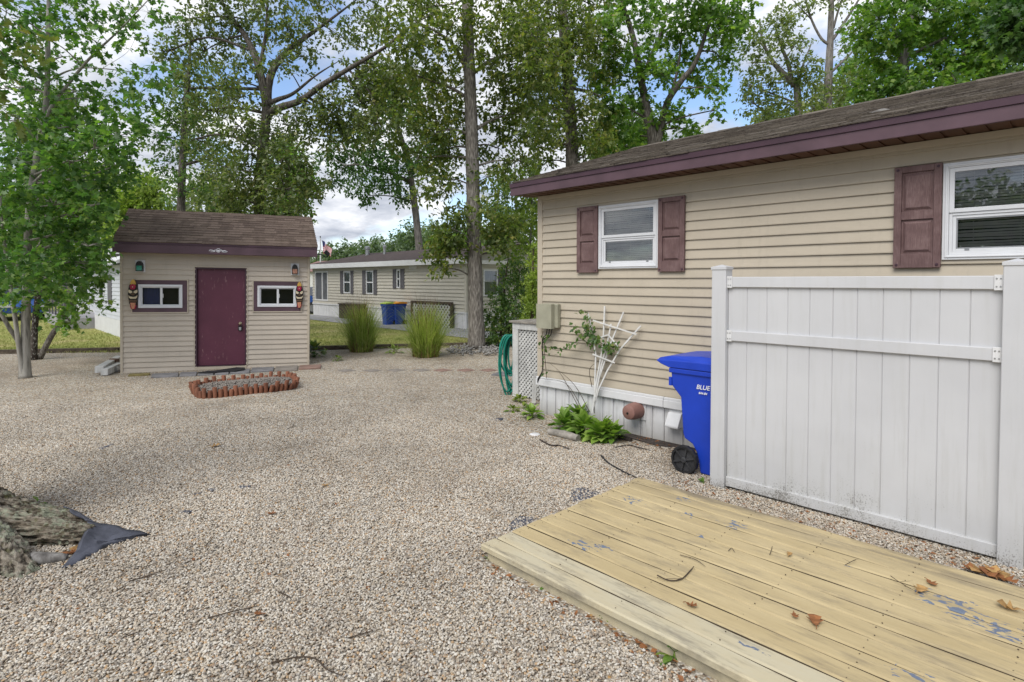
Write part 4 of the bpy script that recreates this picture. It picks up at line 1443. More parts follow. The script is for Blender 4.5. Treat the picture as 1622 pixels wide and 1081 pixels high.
def add_stones(name, q, r0, r1, mat, parent=None):
    base = np.array([(1, 0, 0), (-1, 0, 0), (0, 1, 0), (0, -1, 0), (0, 0, 1), (0, 0, -1)], float)
    tris = np.array([(0, 2, 4), (2, 1, 4), (1, 3, 4), (3, 0, 4), (2, 0, 5), (1, 2, 5), (3, 1, 5), (0, 3, 5)])
    N = len(q)
    sc = rng.uniform(r0, r1, (N, 1, 3)) * np.array((1, 1, .6))
    jit = base[None] * sc + rng.normal(size=(N, 6, 3)) * (r0 * .25)
    th = rng.uniform(0, 6.283, N); c, s = np.cos(th), np.sin(th)
    x = jit[:, :, 0] * c[:, None] - jit[:, :, 1] * s[:, None]; y = jit[:, :, 0] * s[:, None] + jit[:, :, 1] * c[:, None]
    V = np.stack([x, y, jit[:, :, 2]], 2) + q[:, None, :]
    Ff = (np.arange(N)[:, None] * 6 + tris.ravel()[None]).ravel()
    o = np_mesh(name, V.reshape(-1, 3), Ff, np.full(N * 8, 3), mat, parent)
    o['kind'] = 'stuff'
    return o


log_ring()


# ================================================================== white fence panel
def fence():
    t = thing('privacy_fence', 'white vinyl privacy fence panel between two posts, mildewed along its foot', 'fence', (-2.28, 4.765, 0))
    y0, y1 = 4.70, 4.827
    xa, xb = -2.345, -0.42
    for x in (xa, xb):
        mb = MB(); mb.box((x, y0, -.05), (x + .127, y1, 1.90))
        p = obj('post', mb, 'fence_vinyl', t, bevel=0.006)
        mb = MB()
        mb.box((x - .006, y0 - .006, 1.895), (x + .133, y1 + .006, 1.918))
        xm, ym = x + .0635, (y0 + y1) / 2
        mb.add([(x - .006, y0 - .006, 1.918), (x + .133, y0 - .006, 1.918), (x + .133, y1 + .006, 1.918), (x - .006, y1 + .006, 1.918), (xm, ym, 1.94)], [(0, 1, 4), (1, 2, 4), (2, 3, 4), (3, 0, 4)])
        obj('post_cap', mb, 'fence_vinyl', p, bevel=0.002)
    x0, x1 = xa + .127, xb
    yc = (y0 + y1) / 2
    for (za, zb) in ((1.745, 1.832), (1.288, 1.372), (0.03, 0.112)):
        mb = MB(); mb.box((x0 + .001, yc - .034, za), (x1 - .001, yc + .034, zb))
        obj('rail', mb, 'fence_vinyl', t, bevel=0.004)
        if za > 1:
            for xx in (x0, x1):
                mb = MB(); s = 1 if xx == x0 else -1
                xs = sorted((xx, xx + s * .045))
                mb.box((xs[0], yc - .041, za - .006), (xs[1], yc - .035, zb + .006))
                b = obj('rail_bracket', mb, 'white_plastic', t, bevel=.002)
                for zz in (za + .018, zb - .018):
                    for q in (.012, .032):
                        mb = MB(); mb.lathe([(.005, yc - .044), (.005, yc - .041)], 8, (xx + s * q, 0, zz), axis=1)
                        obj('screw', mb, 'steel', b)
    mb = MB()
    n = 11; w = (x1 - x0) / n
    for (za, zb) in ((.112, 1.288), (1.372, 1.745)):
        for k in range(n):
            a, b = x0 + k * w, x0 + (k + 1) * w
            c = .0045
            mb.add([(a + c, yc - .012, za), (b - c, yc - .012, za), (b, yc - .006, za), (b, yc + .012, za), (a, yc + .012, za), (a, yc - .006, za),
                    (a + c, yc - .012, zb), (b - c, yc - .012, zb), (b, yc - .006, zb), (b, yc + .012, zb), (a, yc + .012, zb), (a, yc - .006, zb)],
                   [(i, (i + 1) % 6, (i + 1) % 6 + 6, i + 6) for i in range(6) if i != 3] + [(3, 4, 10, 9)])
    obj('panel', mb, 'fence_vinyl', t)


fence()


# ================================================================== deck
def deck():
    t = thing('wooden_deck', 'low wooden deck platform with worn yellow paint, in the foreground before the white fence', 'deck', (-2.745, 2.396, 0))
    xa, xb, ya, yb, zt = -2.745, 1.0, 2.396, 4.226, 0.10
    mb = MB()
    n = 13
    w = (yb - ya) / n
    for k in range(n):
        a = ya + k * w
        gap = .0115 if k != 2 else .014
        xs = xa + random.uniform(-.006, .006)
        dz = random.uniform(-.002, .002)
        b = a + w - gap
        r = .008
        prof = [(a, zt - .036), (a, zt - r), (a + r, zt), (b - r, zt), (b, zt - r), (b, zt - .036)]
        prof = [(y, z + dz) for y, z in prof]
        N = 24
        # gentle cupping and sag along the length
        pts = []
        for i in range(N + 1):
            x = xs + (xb - xs) * i / N
            d = .002 * math.sin(i * .9 + k * 2.1)
            pts.append([(x, y, z + d) for y, z in prof])
        vs = [p for ring in pts for p in ring]
        fs = []
        for i in range(N):
            for j in range(6):
                j2 = (j + 1) % 6
                fs.append((i * 6 + j, (i + 1) * 6 + j, (i + 1) * 6 + j2, i * 6 + j2))
        fs += [tuple(range(6)), tuple(range(N * 6 + 5, N * 6 - 1, -1))]
        m0 = len(mb.mi)
        mb.add(vs, fs)
        for i in range(N):                      # edges between boards coloured dark: the shade of the gaps is painted in
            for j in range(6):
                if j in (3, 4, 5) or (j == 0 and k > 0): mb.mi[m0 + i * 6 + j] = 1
    obj('boards', mb, ['deck_paint', 'gap_shade_and_screw'], t)
    mb = MB()
    mb.box((xa + .03, ya + .028, -.03), (xb, ya + .05, zt - .037)); mb.box((xa + .03, yb - .05, -.03), (xb, yb - .012, zt - .037)); mb.box((xa + .03, ya + .05, -.03), (xa + .07, yb - .05, zt - .037))
    for x in np.arange(xa + .5, xb, .5):
        mb.box((x, ya + .05, -.03), (x + .04, yb - .05, zt - .037))
    obj('frame', mb, 'deck_paint', t)
    mb = MB()
    for k in range(n):
        for x in [xa + .05] + [v + .02 for v in np.arange(xa + .5, xb, .5)]:
            for q in (.025, w - .04):
                mb.lathe([(.0034, zt - .004), (.0034, zt + .0022), (.002, zt + .0026)], 6, (x + random.uniform(-.008, .008), ya + k * w + q + random.uniform(-.004, .004), 0))
    kind(obj('screws', mb, 'gap_shade_and_screw', t), 'stuff')


deck()


# ================================================================== wheeled bins
def wheel(parent, c, r, w, mt, mh, axis_y=True):
    mb = MB()
    n = 28
    prof = [(r * .80, -w / 2), (r * .96, -w / 2), (r, -w * .32), (r, w * .32), (r * .96, w / 2), (r * .80, w / 2), (r * .78, 0)]
    vs, fs = [], []
    for (rr, h) in prof:
        for k in range(n):
            th = 2 * math.pi * k / n
            q = rr * (1.0 - (.035 if (k % 2 and rr > r * .9) else 0))
            vs.append((c[0] + q * math.cos(th), c[1] + h, c[2] + q * math.sin(th)))
    m_ = len(prof)
    for i in range(m_):
        for k in range(n):
            fs.append((i * n + k, i * n + (k + 1) % n, ((i + 1) % m_) * n + (k + 1) % n, ((i + 1) % m_) * n + k))
    mb.add(vs, fs)
    wl = obj('wheel', mb, mt, parent)
    mb = MB()
    mb.lathe([(r * .80, c[1] - w * .12), (r * .80, c[1] + w * .12)], 28, (c[0], 0, c[2]), axis=1)
    for k in range(6):
        th = 2 * math.pi * k / 6 + .3
        mb.beam((c[0] + r * .12 * math.cos(th), c[1] - w * .26, c[2] + r * .12 * math.sin(th)), (c[0] + r * .79 * math.cos(th), c[1] - w * .26, c[2] + r * .79 * math.sin(th)), r * .13, w * .35, (0, 1, 0))
    mb.lathe([(r * .14, c[1] - w * .62), (r * .2, c[1] - w * .55), (r * .2, c[1])], 12, (c[0], 0, c[2]), axis=1)
    obj('hub', mb, mh, wl)
    return wl


def text_mesh(name, body, size, mat, parent, origin, shear=0.0, bold=0.0):
    """flat lettering facing -Y with its lower left at origin"""
    cu = bpy.data.curves.new(name, 'FONT')
    cu.body = body; cu.size = size; cu.shear = shear; cu.offset = bold; cu.extrude = 0.0008
    o = bpy.data.objects.new(name, cu)
    COL.objects.link(o)
    dg = bpy.context.evaluated_depsgraph_get(); dg.update()
    me = bpy.data.meshes.new_from_object(o.evaluated_get(dg))
    bpy.data.objects.remove(o); bpy.data.curves.remove(cu)
    mb = MB()
    mb.v = [(origin[0] + v.co.x, origin[1] - v.co.z, origin[2] + v.co.y) for v in me.vertices]
    mb.f = [tuple(p.vertices) for p in me.polygons]; mb.mi = [0] * len(mb.f)
    bpy.data.meshes.remove(me)
    return obj(name, mb, mat, parent)


def blue_bin():
    y0, y1 = 4.875, 5.50
    t = thing('wheeled_bin', 'bright blue wheeled bin with white lettering, between fence post and tan home', 'bin', (-2.4, 5.2, 0))
    prof = [(-2.545, .015), (-2.555, .10), (-2.575, .20), (-2.62, .275), (-2.70, .315), (-2.715, .36), (-2.735, .70), (-2.825, .80), (-2.835, .965), (-2.02, .965), (-2.06, .5), (-2.12, .015)]
    vs = []
    for side in (0, 1):
        for (x, z) in prof:
            tap = .035 * (1 - z / .965)
            vs.append((x, (y0 + tap) if side == 0 else (y1 - tap), z))
    n = len(prof)
    mb = MB()
    mb.add(vs, [tuple(range(n)), tuple(range(2 * n - 1, n - 1, -1))] + [(i, i + n, (i + 1) % n + n, (i + 1) % n) for i in range(n)])
    body = obj('body', mb, 'bin_blue', t, bevel=0.012)
    mb = MB()
    mb.box((-2.85, y0 - .014, .925), (-2.0, y1 + .014, .972))
    obj('rim', mb, 'bin_blue', body, bevel=0.008)
    mb = MB(); mb.beam((-2.842, y0 + .012, .88), (-2.842, y0 + .012, .80), .02, .03); mb.beam((-2.842, y1 - .012, .88), (-2.842, y1 - .012, .80), .02, .03)
    obj('handle_bracket', mb, 'bin_blue', body)
    lid = MB()
    prof = [(-2.985, 1.035), (-2.97, 1.055), (-2.88, 1.075), (-2.55, 1.10), (-2.2, 1.085), (-2.0, 1.03), (-1.985, .975), (-2.85, .975), (-2.93, 1.0)]
    n = len(prof)
    vs = []
    for (yy, f) in ((y0 - .02, 0), (y0 + .035, 1), (y1 - .035, 1), (y1 + .02, 0)):
        for (x, z) in prof:
            vs.append((x, yy, z if f or z < 1.03 else 1.03 + (z - 1.03) * .25))
    fs = [tuple(range(n)), tuple(range(4 * n - 1, 3 * n - 1, -1))]
    for s in range(3):
        fs += [(s * n + i, (s + 1) * n + i, (s + 1) * n + (i + 1) % n, s * n + (i + 1) % n) for i in range(n)]
    lid.add(vs, fs)
    obj('lid', lid, 'bin_blue', t, bevel=0.008)
    wheel(t, (-2.665, 4.845, .132), .135, .055, 'wheel_black', 'wheel_hub')
    wheel(t, (-2.665, 5.53, .132), .135, .055, 'wheel_black', 'wheel_hub')
    mb = MB(); mb.tube([(-2.665, 4.85, .132), (-2.665, 5.52, .132)], .012, 8)
    obj('axle', mb, 'black_metal', t)
    q = WY(1104, 616, y0 + .006); q2 = WY(1106.5, 624, y0 + .006)
    yy = y0 + .0022
    e = text_mesh('lettering', 'BLUE', .058, 'lettering_white', t, (q.x - .004, yy - .003, q.z), .2, .0006)
    text_mesh('phone_number', '844-84', .029, 'lettering_white', t, (q2.x + .004, yy - .003, q2.z), .2, .0006)
    em = WY(1129.5, 612, yy)
    mb = MB()
    def disc(cx, cz, rx, rz): mb.prism([(cx + rx * math.cos(2 * math.pi * k / 12), cz + rz * math.sin(2 * math.pi * k / 12)) for k in range(12)], 1, yy - .001, yy + .0003)
    disc(em.x, em.z + .028, .010, .013); disc(em.x + .006, em.z - .002, .012, .019)
    mb.box((em.x - .008, yy - .0012, em.z - .032), (em.x + .022, yy, em.z - .022))
    obj('emblem', mb, 'lettering_white', t)


blue_bin()


def far_bin(px, py, lidmat, label):
    c = G(px, py)
    t = thing('wheeled_bin', label, 'bin', c, 'blue bins beside the far home')
    mb = MB()
    vs = [(-.14, -.20, .02), (.14, -.20, .02), (.14, .20, .02), (-.14, .20, .02), (-.19, -.25, .86), (.19, -.25, .86), (.19, .26, .86), (-.19, .26, .86)]
    mb.add(vs, [(0, 3, 2, 1), (4, 5, 6, 7), (0, 1, 5, 4), (1, 2, 6, 5), (2, 3, 7, 6), (3, 0, 4, 7)])
    mb.box((-.205, -.265, .77), (.205, .275, .86))
    obj('body', mb, 'bin_blue_far', t, local=True, bevel=.012)
    mb = MB(); mb.prism([(-.28, .865), (-.28, .90), (.0, .95), (.27, .92), (.31, .89), (.31, .865)], 0, -.22, .22)
    obj('lid', mb, lidmat, t, local=True, bevel=.01)
    for x in (-.25, .25):
        mb = MB(); mb.lathe([(.11, x * .75 - .02), (.11, x * .75 + .02)], 16, (0, .19, .11), axis=0)
        obj('wheel', mb, 'wheel_black', t, local=True)
    return t


far_bin(616, 515.5, 'lime_plastic', 'blue bin with a lime green lid beside the far home')
far_bin(631, 515, 'orange_plastic', 'blue bin with an orange lid beside the far home')


# ================================================================== lattice landing, hose, stake
def landing():
    xa, xb, ya, yb, zt = -6.36, -5.31, 6.22, 7.6, 1.15
    t = thing('landing', 'weathered white landing with diagonal lattice sides, at the far corner of the tan home', 'landing', (xa, ya, 0))
    mb = MB()
    y = ya - .05
    while y < yb:
        mb.box((xa - .05, y, zt - .0), (xb, min(y + .14, yb), zt + .032)); y += .147
    obj('top', mb, 'grey_wood', t, bevel=.004)
    mb = MB()
    mb.box((xa, ya - .02, -.03), (xa + .12, ya + .08, zt - .10)); mb.box((xb - .1, ya - .02, -.03), (xb, ya + .08, zt - .10)); mb.box((xa, yb - .1, -.03), (xa + .12, yb, zt - .10))
    mb.box((xa, ya - .022, zt - .10), (xb, ya + .08, zt - .001)); mb.box((xa, ya + .08, zt - .10), (xa + .09, yb, zt - .001))
    obj('frame', mb, 'weathered_white', t, bevel=.004)

    def lat(fixed_axis, c, a0, a1, z0, z1):
        mb = MB()
        s, w, th = .052, .019, .005
        for dirn in (1, -1):
            k0 = -60
            for k in range(-60, 80):
                # line  a = a0 + k*s*1.414 + dirn*(z - z0)
                base = a0 + k * s * 1.35
                pts = []
                za, zb_ = z0, z1
                aa, ab = base, base + dirn * (z1 - z0)
                lo, hi = a0, a1
                # clip to lo..hi
                def zat(av): return z0 + (av - base) * dirn
                t0, t1 = z0, z1
                if dirn > 0:
                    t0 = max(t0, zat(lo)); t1 = min(t1, zat(hi))
                else:
                    t0 = max(t0, zat(hi)); t1 = min(t1, zat(lo))
                if t1 - t0 < .03: continue
                p = (base + dirn * (t0 - z0), t0); q = (base + dirn * (t1 - z0), t1)
                off = c - (.003 if dirn > 0 else -.003)
                if fixed_axis == 1:
                    mb.beam((p[0], off, p[1]), (q[0], off, q[1]), th, w * 1.5, (0, 1, 0)) if False else mb.beam((p[0], off, p[1]), (q[0], off, q[1]), w * 1.45, th, (0, 1, 0))
                else:
                    mb.beam((off, p[0], p[1]), (off, q[0], q[1]), w * 1.45, th, (1, 0, 0))
        return mb
    obj('lattice', lat(1, ya + .01, xa + .10, xb - .02, .02, zt - .10), 'weathered_white', t)
    obj('lattice', lat(0, xa + .05, ya + .08, yb - .1, .02, zt - .10), 'weathered_white', t)
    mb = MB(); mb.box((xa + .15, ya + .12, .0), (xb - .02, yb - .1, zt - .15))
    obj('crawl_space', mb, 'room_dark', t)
    return lat


lattice_mb = landing()


def hose():
    c = P(806, 540, 9.0)
    d = ray(806, 540); side = Vector((.6975, .7166, 0))
    o0 = G(806, 628)
    mb = MB()
    r_ = random.Random(5)
    top = P(808, 531, 9.0)
    pts = []
    for k in range(11):
        w = r_.uniform(.07, .15); h = r_.uniform(.55, .92)
        cx = r_.uniform(-.05, .06); dep = r_.uniform(-.05, .05)
        if k == 10: h = 1.0
        pts = []
        for i in range(25):
            th = 2 * math.pi * i / 24
            z = math.cos(th)
            x = math.sin(th) * w * (1.0 if z > -.3 else 1.0 - .25 * (-.3 - z))
            p = top + side * (cx + x) + Vector((0, 0, -h / 2 + z * h / 2)) + Vector((-.7166, .6975, 0)) * (dep + .03 * math.sin(th + k))
            pts.append(p)
        mb.tube(pts, .0145, 7, caps=False)
    q = [top + side * .02 + Vector((0, 0, -.85)), top + side * .0 + Vector((0, 0, -1.0)), top + side * .12 + Vector((0, 0, -1.045)), top + side * .3 + Vector((0, 0, -.98))]
    for i in range(2):
        pp, rr = spline([p + Vector((0, 0, .07 * i)) + side * (-.03 * i) for p in q], [.0125] * 4, 6)
        mb.tube(pp, rr, 7)
    h = MB(); 
    o = obj('garden_hose', mb, 'hose_green', origin=(o0.x, o0.y, 0), smooth=True)
    tag(o, 'coiled green garden hose hanging at the side of the lattice landing', 'hose')
    hk = MB(); hp = top + Vector((0, 0, -.012))
    hk.tube([hp - side * .05, hp + side * .2], .012, 6)
    kb = obj('hose_hook', hk, 'black_metal', o)


hose()
a = G(845.5, 641); 
mb = MB(); mb.box((-.03, -.018, 0.02), (.03, .018, .40)); mb.box((-.012, -.01, -.03), (.012, .01, .02)); mb.prism([(-.032, .40), (.032, .40), (.02, .47), (-.02, .47)], 1, -.02, .02)
o = obj('utility_stake', mb, 'weathered_white', bevel=.005); o.location = a; o.rotation_euler = (R(2), R(3), R(40))
tag(o, 'short grey white utility stake standing in the gravel before the lattice', 'stake')


# ================================================================== trellis, vine, hostas
def trellis():
    def tp(zx, zy, y): return WY(800 + zx / 4.325, 470 + zy / 4.325, y)
    t = thing('trellis', 'white wooden fan trellis leaning against the tan siding, its bars broken askew', 'trellis', WY(940, 655, HY - .15) * 1.0)
    st = [[(612, 720), (622, 400), (602, 260), (568, 115)], [(598, 800), (622, 610), (672, 330), (683, 68)], [(620, 690), (660, 470), (700, 330), (727, 190)],
          [(600, 790), (645, 560), (720, 330), (812, 108)], [(596, 800), (640, 640), (700, 510), (790, 360), (928, 203)]]
    for k, s in enumerate(st):
        mb = MB()
        pts = [tp(x, y, HY - .15 + .085 * (800 - y) / 735 + .004 * k) for x, y in s]
        for p, q in zip(pts[:-1], pts[1:]):
            mb.beam(p, q + (q - p).normalized() * .004, .018, .011, (0, 1, 0))
        obj('stile', mb, 'trellis_white', t)
    for s in ([(602, 163), (902, 260)], [(640, 285), (706, 262), (776, 342)], [(600, 395), (752, 455)], [(636, 335), (692, 382)]):
        mb = MB()
        pts = [tp(x, y, HY - .15 + .085 * (800 - y) / 735 - .012) for x, y in s]
        for p, q in zip(pts[:-1], pts[1:]):
            mb.beam(p, q, .016, .009, (0, 1, 0))
        obj('crossbar', mb, 'trellis_white', t)

    # vine: a few wiry stems carrying round leaves
    v = thing('climbing_vine', 'green climbing vine trailing over the white trellis and along the siding', 'vine', WY(938, 655, HY - .1))
    mb = MB()
    lines = [[(612, 800), (618, 560), (610, 330), (585, 190), (545, 95)], [(585, 200), (620, 290), (680, 330), (735, 360), (778, 350)], [(590, 330), (520, 300), (450, 330), (370, 370), (290, 345)],
             [(600, 260), (545, 260), (500, 240), (480, 190)], [(285, 560), (270, 330), (300, 270)], [(580, 790), (470, 600), (310, 460)], [(540, 790), (420, 600), (250, 560)], [(525, 800), (400, 560), (350, 500)], [(595, 620), (580, 500), (640, 440)]]
    allp = []
    for k, s in enumerate(lines):
        pts = [tp(x, y, HY - .07 - .05 * random.random()) for x, y in s]
        pp, rr = spline(pts, [.0045] + [.0035] * (len(s) - 2) + [.0015], 8)
        mb.tube(pp, rr, 5)
        if k < 5: allp += [(p, k) for p in pp[(15 if k == 0 else 0):]]
    obj('stem', mb, 'twig', v)
    pos = []
    for p, k in allp:
        for _ in range({0: 2, 1: 3, 2: 1, 3: 1, 4: 1}[k]):
            pos.append(np.array(p) + rng.normal(size=3) * np.array((.03, .015, .03)) + np.array((0, -.03, 0)))
    pos = np.array(pos); N = len(pos)
    d = rng.normal(size=(N, 3)) * .8 + np.array((0, -.3, -.5)); n = rng.normal(size=(N, 3)) * .5 + np.array((0.2, -.8, .5))
    V, F_, S = leaf_arrays(pos, d, n, rng.uniform(.04, .075, N), LEAF_BROAD)
    np_mesh('foliage', V, F_, S, 'leaf_oak_green', v)


trellis()


def rosette(name, label, cat, c, n, size, mat, group=None, up=.55, tm=LEAF_BROAD, spread=0.5):
    t = thing(name, label, cat, c, group)
    th = rng.uniform(0, 6.283, n)
    lv = rng.random(n)
    out = np.stack([np.cos(th), np.sin(th), np.zeros(n)], 1)
    pos = np.array(c) + out * (size * spread * lv)[:, None] + np.array((0, 0, 1)) * (size * up * (.35 + .9 * (1 - lv)))[:, None]
    d = out * (.5 + .6 * lv)[:, None] + np.array((0, 0, 1.0)) * (.75 - .95 * lv)[:, None] + rng.normal(size=(n, 3)) * .18
    nr = np.array((0, 0, 1.0)) - out * .2 + rng.normal(size=(n, 3)) * .15
    sz = size * rng.uniform(.65, 1.1, n)
    V, F_, S = leaf_arrays(pos, d, nr, sz, tm)
    np_mesh('foliage', V, F_, S, mat, t, smooth=True)
    mb = MB()
    for p in pos[::2]:
        q = Vector(c) + Vector((random.uniform(-.02, .02), random.uniform(-.02, .02), -.01))
        mb.tube([q, (q + Vector(p)) / 2 + Vector((0, 0, size * .12)), p], [.004, .003, .002], 4, caps=False)
    obj('stems', mb, mat, t)
    return t


hg = 'hostas along the white skirting'
for (px, py, n, s, lab) in ((897, 682, 60, .19, 'large leafy hosta at the left of the clump, behind the round edging log'), (925, 690, 55, .20, 'leafy hosta in the middle of the clump, under the trellis'), (918, 672, 45, .19, 'hosta at the back of the clump, against the skirting under the trellis'),
                            (953, 698, 55, .19, 'leafy hosta right of the edging log'), (972, 699, 40, .17, 'rightmost hosta of the clump, left of the terracotta cap'), (843, 662, 40, .14, 'small yellow green hosta standing apart, before the stake')):
    rosette('hosta', lab, 'plant', G(px, py), n, s, 'leaf_hosta', hg)
wg = 'weeds in the gravel'
for (px, py, n, s, lab) in ((823, 637, 22, .11, 'yellow green weed at the foot of the lattice landing'), (812, 652, 16, .09, 'yellow green weed left of the utility stake, nearest the hose'), (829, 647, 12, .08, 'small yellow green weed between the lattice and the lone hosta'),
                            (1068, 1043, 11, .075, 'green weed growing beside the front edge of the deck, the largest there'), (866, 931, 8, .045, 'tiny weed by the front left edge of the deck'), (964, 981, 6, .04, 'tiny weed midway along the front edge of the deck'),
                            (1114, 768, 6, .05, 'tiny upright weed at the foot of the fence post, before the blue bin'), (774, 887, 5, .035, 'tiny weed at the left corner of the deck')):
    rosette('weed', lab, 'weed', G(px, py), n, s, 'leaf_weed' if py < 700 else 'leaf_bright', wg, up=.4)
for (px, py, n, s, lab) in ((497, 566, 50, .20, 'leafy green weed clump at the right corner of the shed'), (534, 572, 22, .10, 'small green weed in the gravel right of the shed'), (517, 560, 14, .10, 'yellowish weed between the shed corner and the lawn edging'),
                            (624, 560, 26, .16, 'weed tuft at the lawn edging between the two ornamental grasses'), (60, 803, 7, .05, 'small weed beside the lichen covered root')):
    rosette('weed', lab, 'weed', G(px, py), n, s, 'leaf_oak_green' if px < 500 else 'leaf_weed', wg, up=1.1 if px < 500 else .7, tm=LEAF_PLAIN, spread=.8)

a, b = G(870, 684, .03), G(916, 695, .03)
mb = MB(); pp, rr = spline([a, (a + b) / 2 + Vector((.01, .01, .004)), b], [.040, .046, .042], 5); mb.tube(pp, rr, 12, wob=.06)
tag(obj('edging_log', mb, 'grey_wood', origin=tuple((a + b) / 2), smooth='auto'), 'weathered grey round log lying before the hostas', 'log')
a, b = G(978, 690, .03), G(1000, 697, .02)
mb = MB(); mb.tube([a, b], [.03, .025], 9, wob=.1)
tag(obj('edging_log', mb, 'dark_mulch', origin=tuple((a + b) / 2), smooth='auto'), 'short dark log end behind the rightmost hosta', 'log')
c = G(847, 690)
mb = MB(); mb.lathe([(.062, -.02), (.062, .014), (.055, .020), (.03, .022), (.004, .022)], 24, (0, 0, 0))
for k in range(24):
    th = 2 * math.pi * k / 24; mb.box((.061 * math.cos(th) - .003, .061 * math.sin(th) - .003, -.01), (.061 * math.cos(th) + .003, .061 * math.sin(th) + .003, .013))
o = obj('pipe_cap', mb, 'white_plastic', smooth='auto'); o.location = c
tag(o, 'round white plastic pipe cap set in the gravel', 'cap')


# ================================================================== patches of bared landscape fabric, cords, twigs, leaves
def rag(name, label, pts, z, mat='fabric_dark', rnd=.006, group='bared landscape fabric patches', rings=5):
    """a torn sheet: its outline lies at the heights z, the inside is creased"""
    pp = [G(px, py) for px, py in pts]
    dense = []
    zz = []
    n0 = len(pp)
    for i in range(n0):
        a, b = pp[i], pp[(i + 1) % n0]
        za = z[i % len(z)] if isinstance(z, (list, tuple)) else z
        zb = z[(i + 1) % n0 % len(z)] if isinstance(z, (list, tuple)) else z
        L = (b - a).length
        for k in range(4):
            f = k / 4
            dense.append(a.lerp(b, f) + Vector((random.uniform(-.04, .04), random.uniform(-.04, .04), 0)) * L * (k > 0)); zz.append(za * (1 - f) + zb * f)
    c = sum(pp, Vector()) / n0
    zc = sum(zz) / len(zz)
    n = len(dense)
    vs = []
    for r in range(rings):
        f = 1 - r / rings
        for i in range(n):
            p = c + (dense[i] - c) * f
            h = zz[i] * f + zc * (1 - f)
            w = .5 + .5 * math.sin(p.x * 41 + p.y * 17 + i * .15) * math.sin(p.y * 33 - p.x * 9)
            vs.append((p.x, p.y, h + rnd * w * (r > 0) + random.uniform(0, rnd * .2)))
    vs.append((c.x, c.y, zc + rnd))
    fs = []
    for r in range(rings - 1):
        fs += [(r * n + i, r * n + (i + 1) % n, (r + 1) * n + (i + 1) % n, (r + 1) * n + i) for i in range(n)]
    fs += [((rings - 1) * n + i, (rings - 1) * n + (i + 1) % n, rings * n) for i in range(n)]
    mb = MB(); mb.add(vs, fs)
    o = obj(name, mb, mat, origin=(c.x, c.y, 0), solid=.003, smooth='auto')
    return tag(o, label, 'fabric', group)


rag('landscape_fabric', 'dark fabric patch beside the left end of the deck, the one nearer the tan home', [(905, 778), (915, 774), (930, 775), (950, 783), (945, 791), (925, 794), (908, 797), (903, 790)], .007, rnd=.003)
rag('landscape_fabric', 'dark fabric patch at the left end of the deck, nearer the front corner', [(812, 825), (825, 819), (848, 822), (842, 830), (815, 840), (803, 840)], .007, rnd=.003)
for pts, lab in (([(795, 667), (797, 663), (780, 664), (778, 668)], 'flat dark fabric scrap in the gravel below the hose'), ([(282, 814), (296, 810), (306, 812), (298, 816)], 'dark fabric scrap in the gravel right of the lichen root'),
                 ([(327, 777), (342, 776), (336, 781)], 'little dark fabric scrap in the middle of the gravel yard'), ([(155, 712), (180, 704), (178, 707), (160, 714)], 'narrow dark fabric strip in the gravel left of the log ring'),
                 ([(300, 786), (320, 782), (318, 785)], 'narrow dark fabric sliver left of the little scrap in the gravel'), ([(378, 772), (398, 771), (396, 774), (380, 775)], 'thin dark fabric sliver right of the little scrap in the gravel')):
    rag('landscape_fabric', lab, pts, .009, rnd=.003)
rag('landscape_fabric', 'large torn fabric sheet bunched at the end of the lichen covered root', [(140, 849), (165, 846), (240, 849), (205, 857), (172, 867), (145, 882), (118, 897), (95, 905), (118, 886), (133, 868)], [.10, .07, .006, .006, .008, .008, .006, .006, .03, .09], rnd=.022)
rag('landscape_fabric', 'folded fabric flap above the lichen covered root', [(100, 823), (128, 824), (142, 832), (150, 848), (140, 850), (132, 836), (112, 834)], [.10, .05, .03, .09, .11, .06, .1], rnd=.01)


def cord(name, label, cat, pts, r, mat, z=.014, group=None, twigs=0):
    pp = [G(px, py, z) for px, py in pts]
    for i, p in enumerate(pp): p.x += random.uniform(-.006, .006); p.y += random.uniform(-.006, .006); p.z = z + (random.uniform(0, .012) if twigs else random.uniform(0, .004))
    q, rr = spline(pp, [r] * (len(pp) - 1) + [r * .6], 6)
    mb = MB(); mb.tube(q, rr, 6)
    for k in range(twigs):
        i = random.randrange(2, len(q) - 1)
        e = q[i] + Vector((random.uniform(-.07, .07), random.uniform(-.07, .07), .015))
        mb.tube([q[i], e], [r * .6, r * .2], 4)
    return tag(obj(name, mb, mat, origin=tuple(pp[0])), label, cat, group)


cord('drip_line', 'black plastic drip line emerging from the gravel behind the deck corner', 'tubing', [(952, 722), (963, 733), (975, 741), (990, 749), (1010, 758)], .009, 'black_rubber')
cord('root', 'dark twisted root on the gravel before the hostas', 'root', [(855, 697), (872, 706), (888, 707), (903, 712)], .010, 'dark_mulch', twigs=5)
cord('root', 'thin dark root on the gravel left of the blue bin', 'root', [(975, 710), (995, 706), (1012, 710), (1030, 714)], .006, 'dark_mulch', twigs=3)
tg = 'twigs on the deck and gravel'
cord('twig', 'long curved twig lying in the middle of the deck', 'twig', [(1040, 914), (1060, 922), (1080, 918), (1092, 905), (1100, 898)], .0035, 'twig', .106, tg, 2)
cord('twig', 'thin twig on the deck above the long curved one', 'twig', [(1077, 880), (1100, 887), (1118, 899)], .002, 'twig', .105, tg)
cord('twig', 'short twig with a stalk on the deck near the right post', 'twig', [(1410, 914), (1425, 925), (1450, 938)], .002, 'twig', .106, tg, 2)
cord('twig', 'forked twig on the deck below the fence panel', 'twig', [(1338, 897), (1347, 892), (1356, 888)], .002, 'twig', .106, tg, 2)
cord('twig', 'short twig pair on the far boards of the deck', 'twig', [(1220, 880), (1221, 872), (1222, 866)], .002, 'twig', .106, tg)
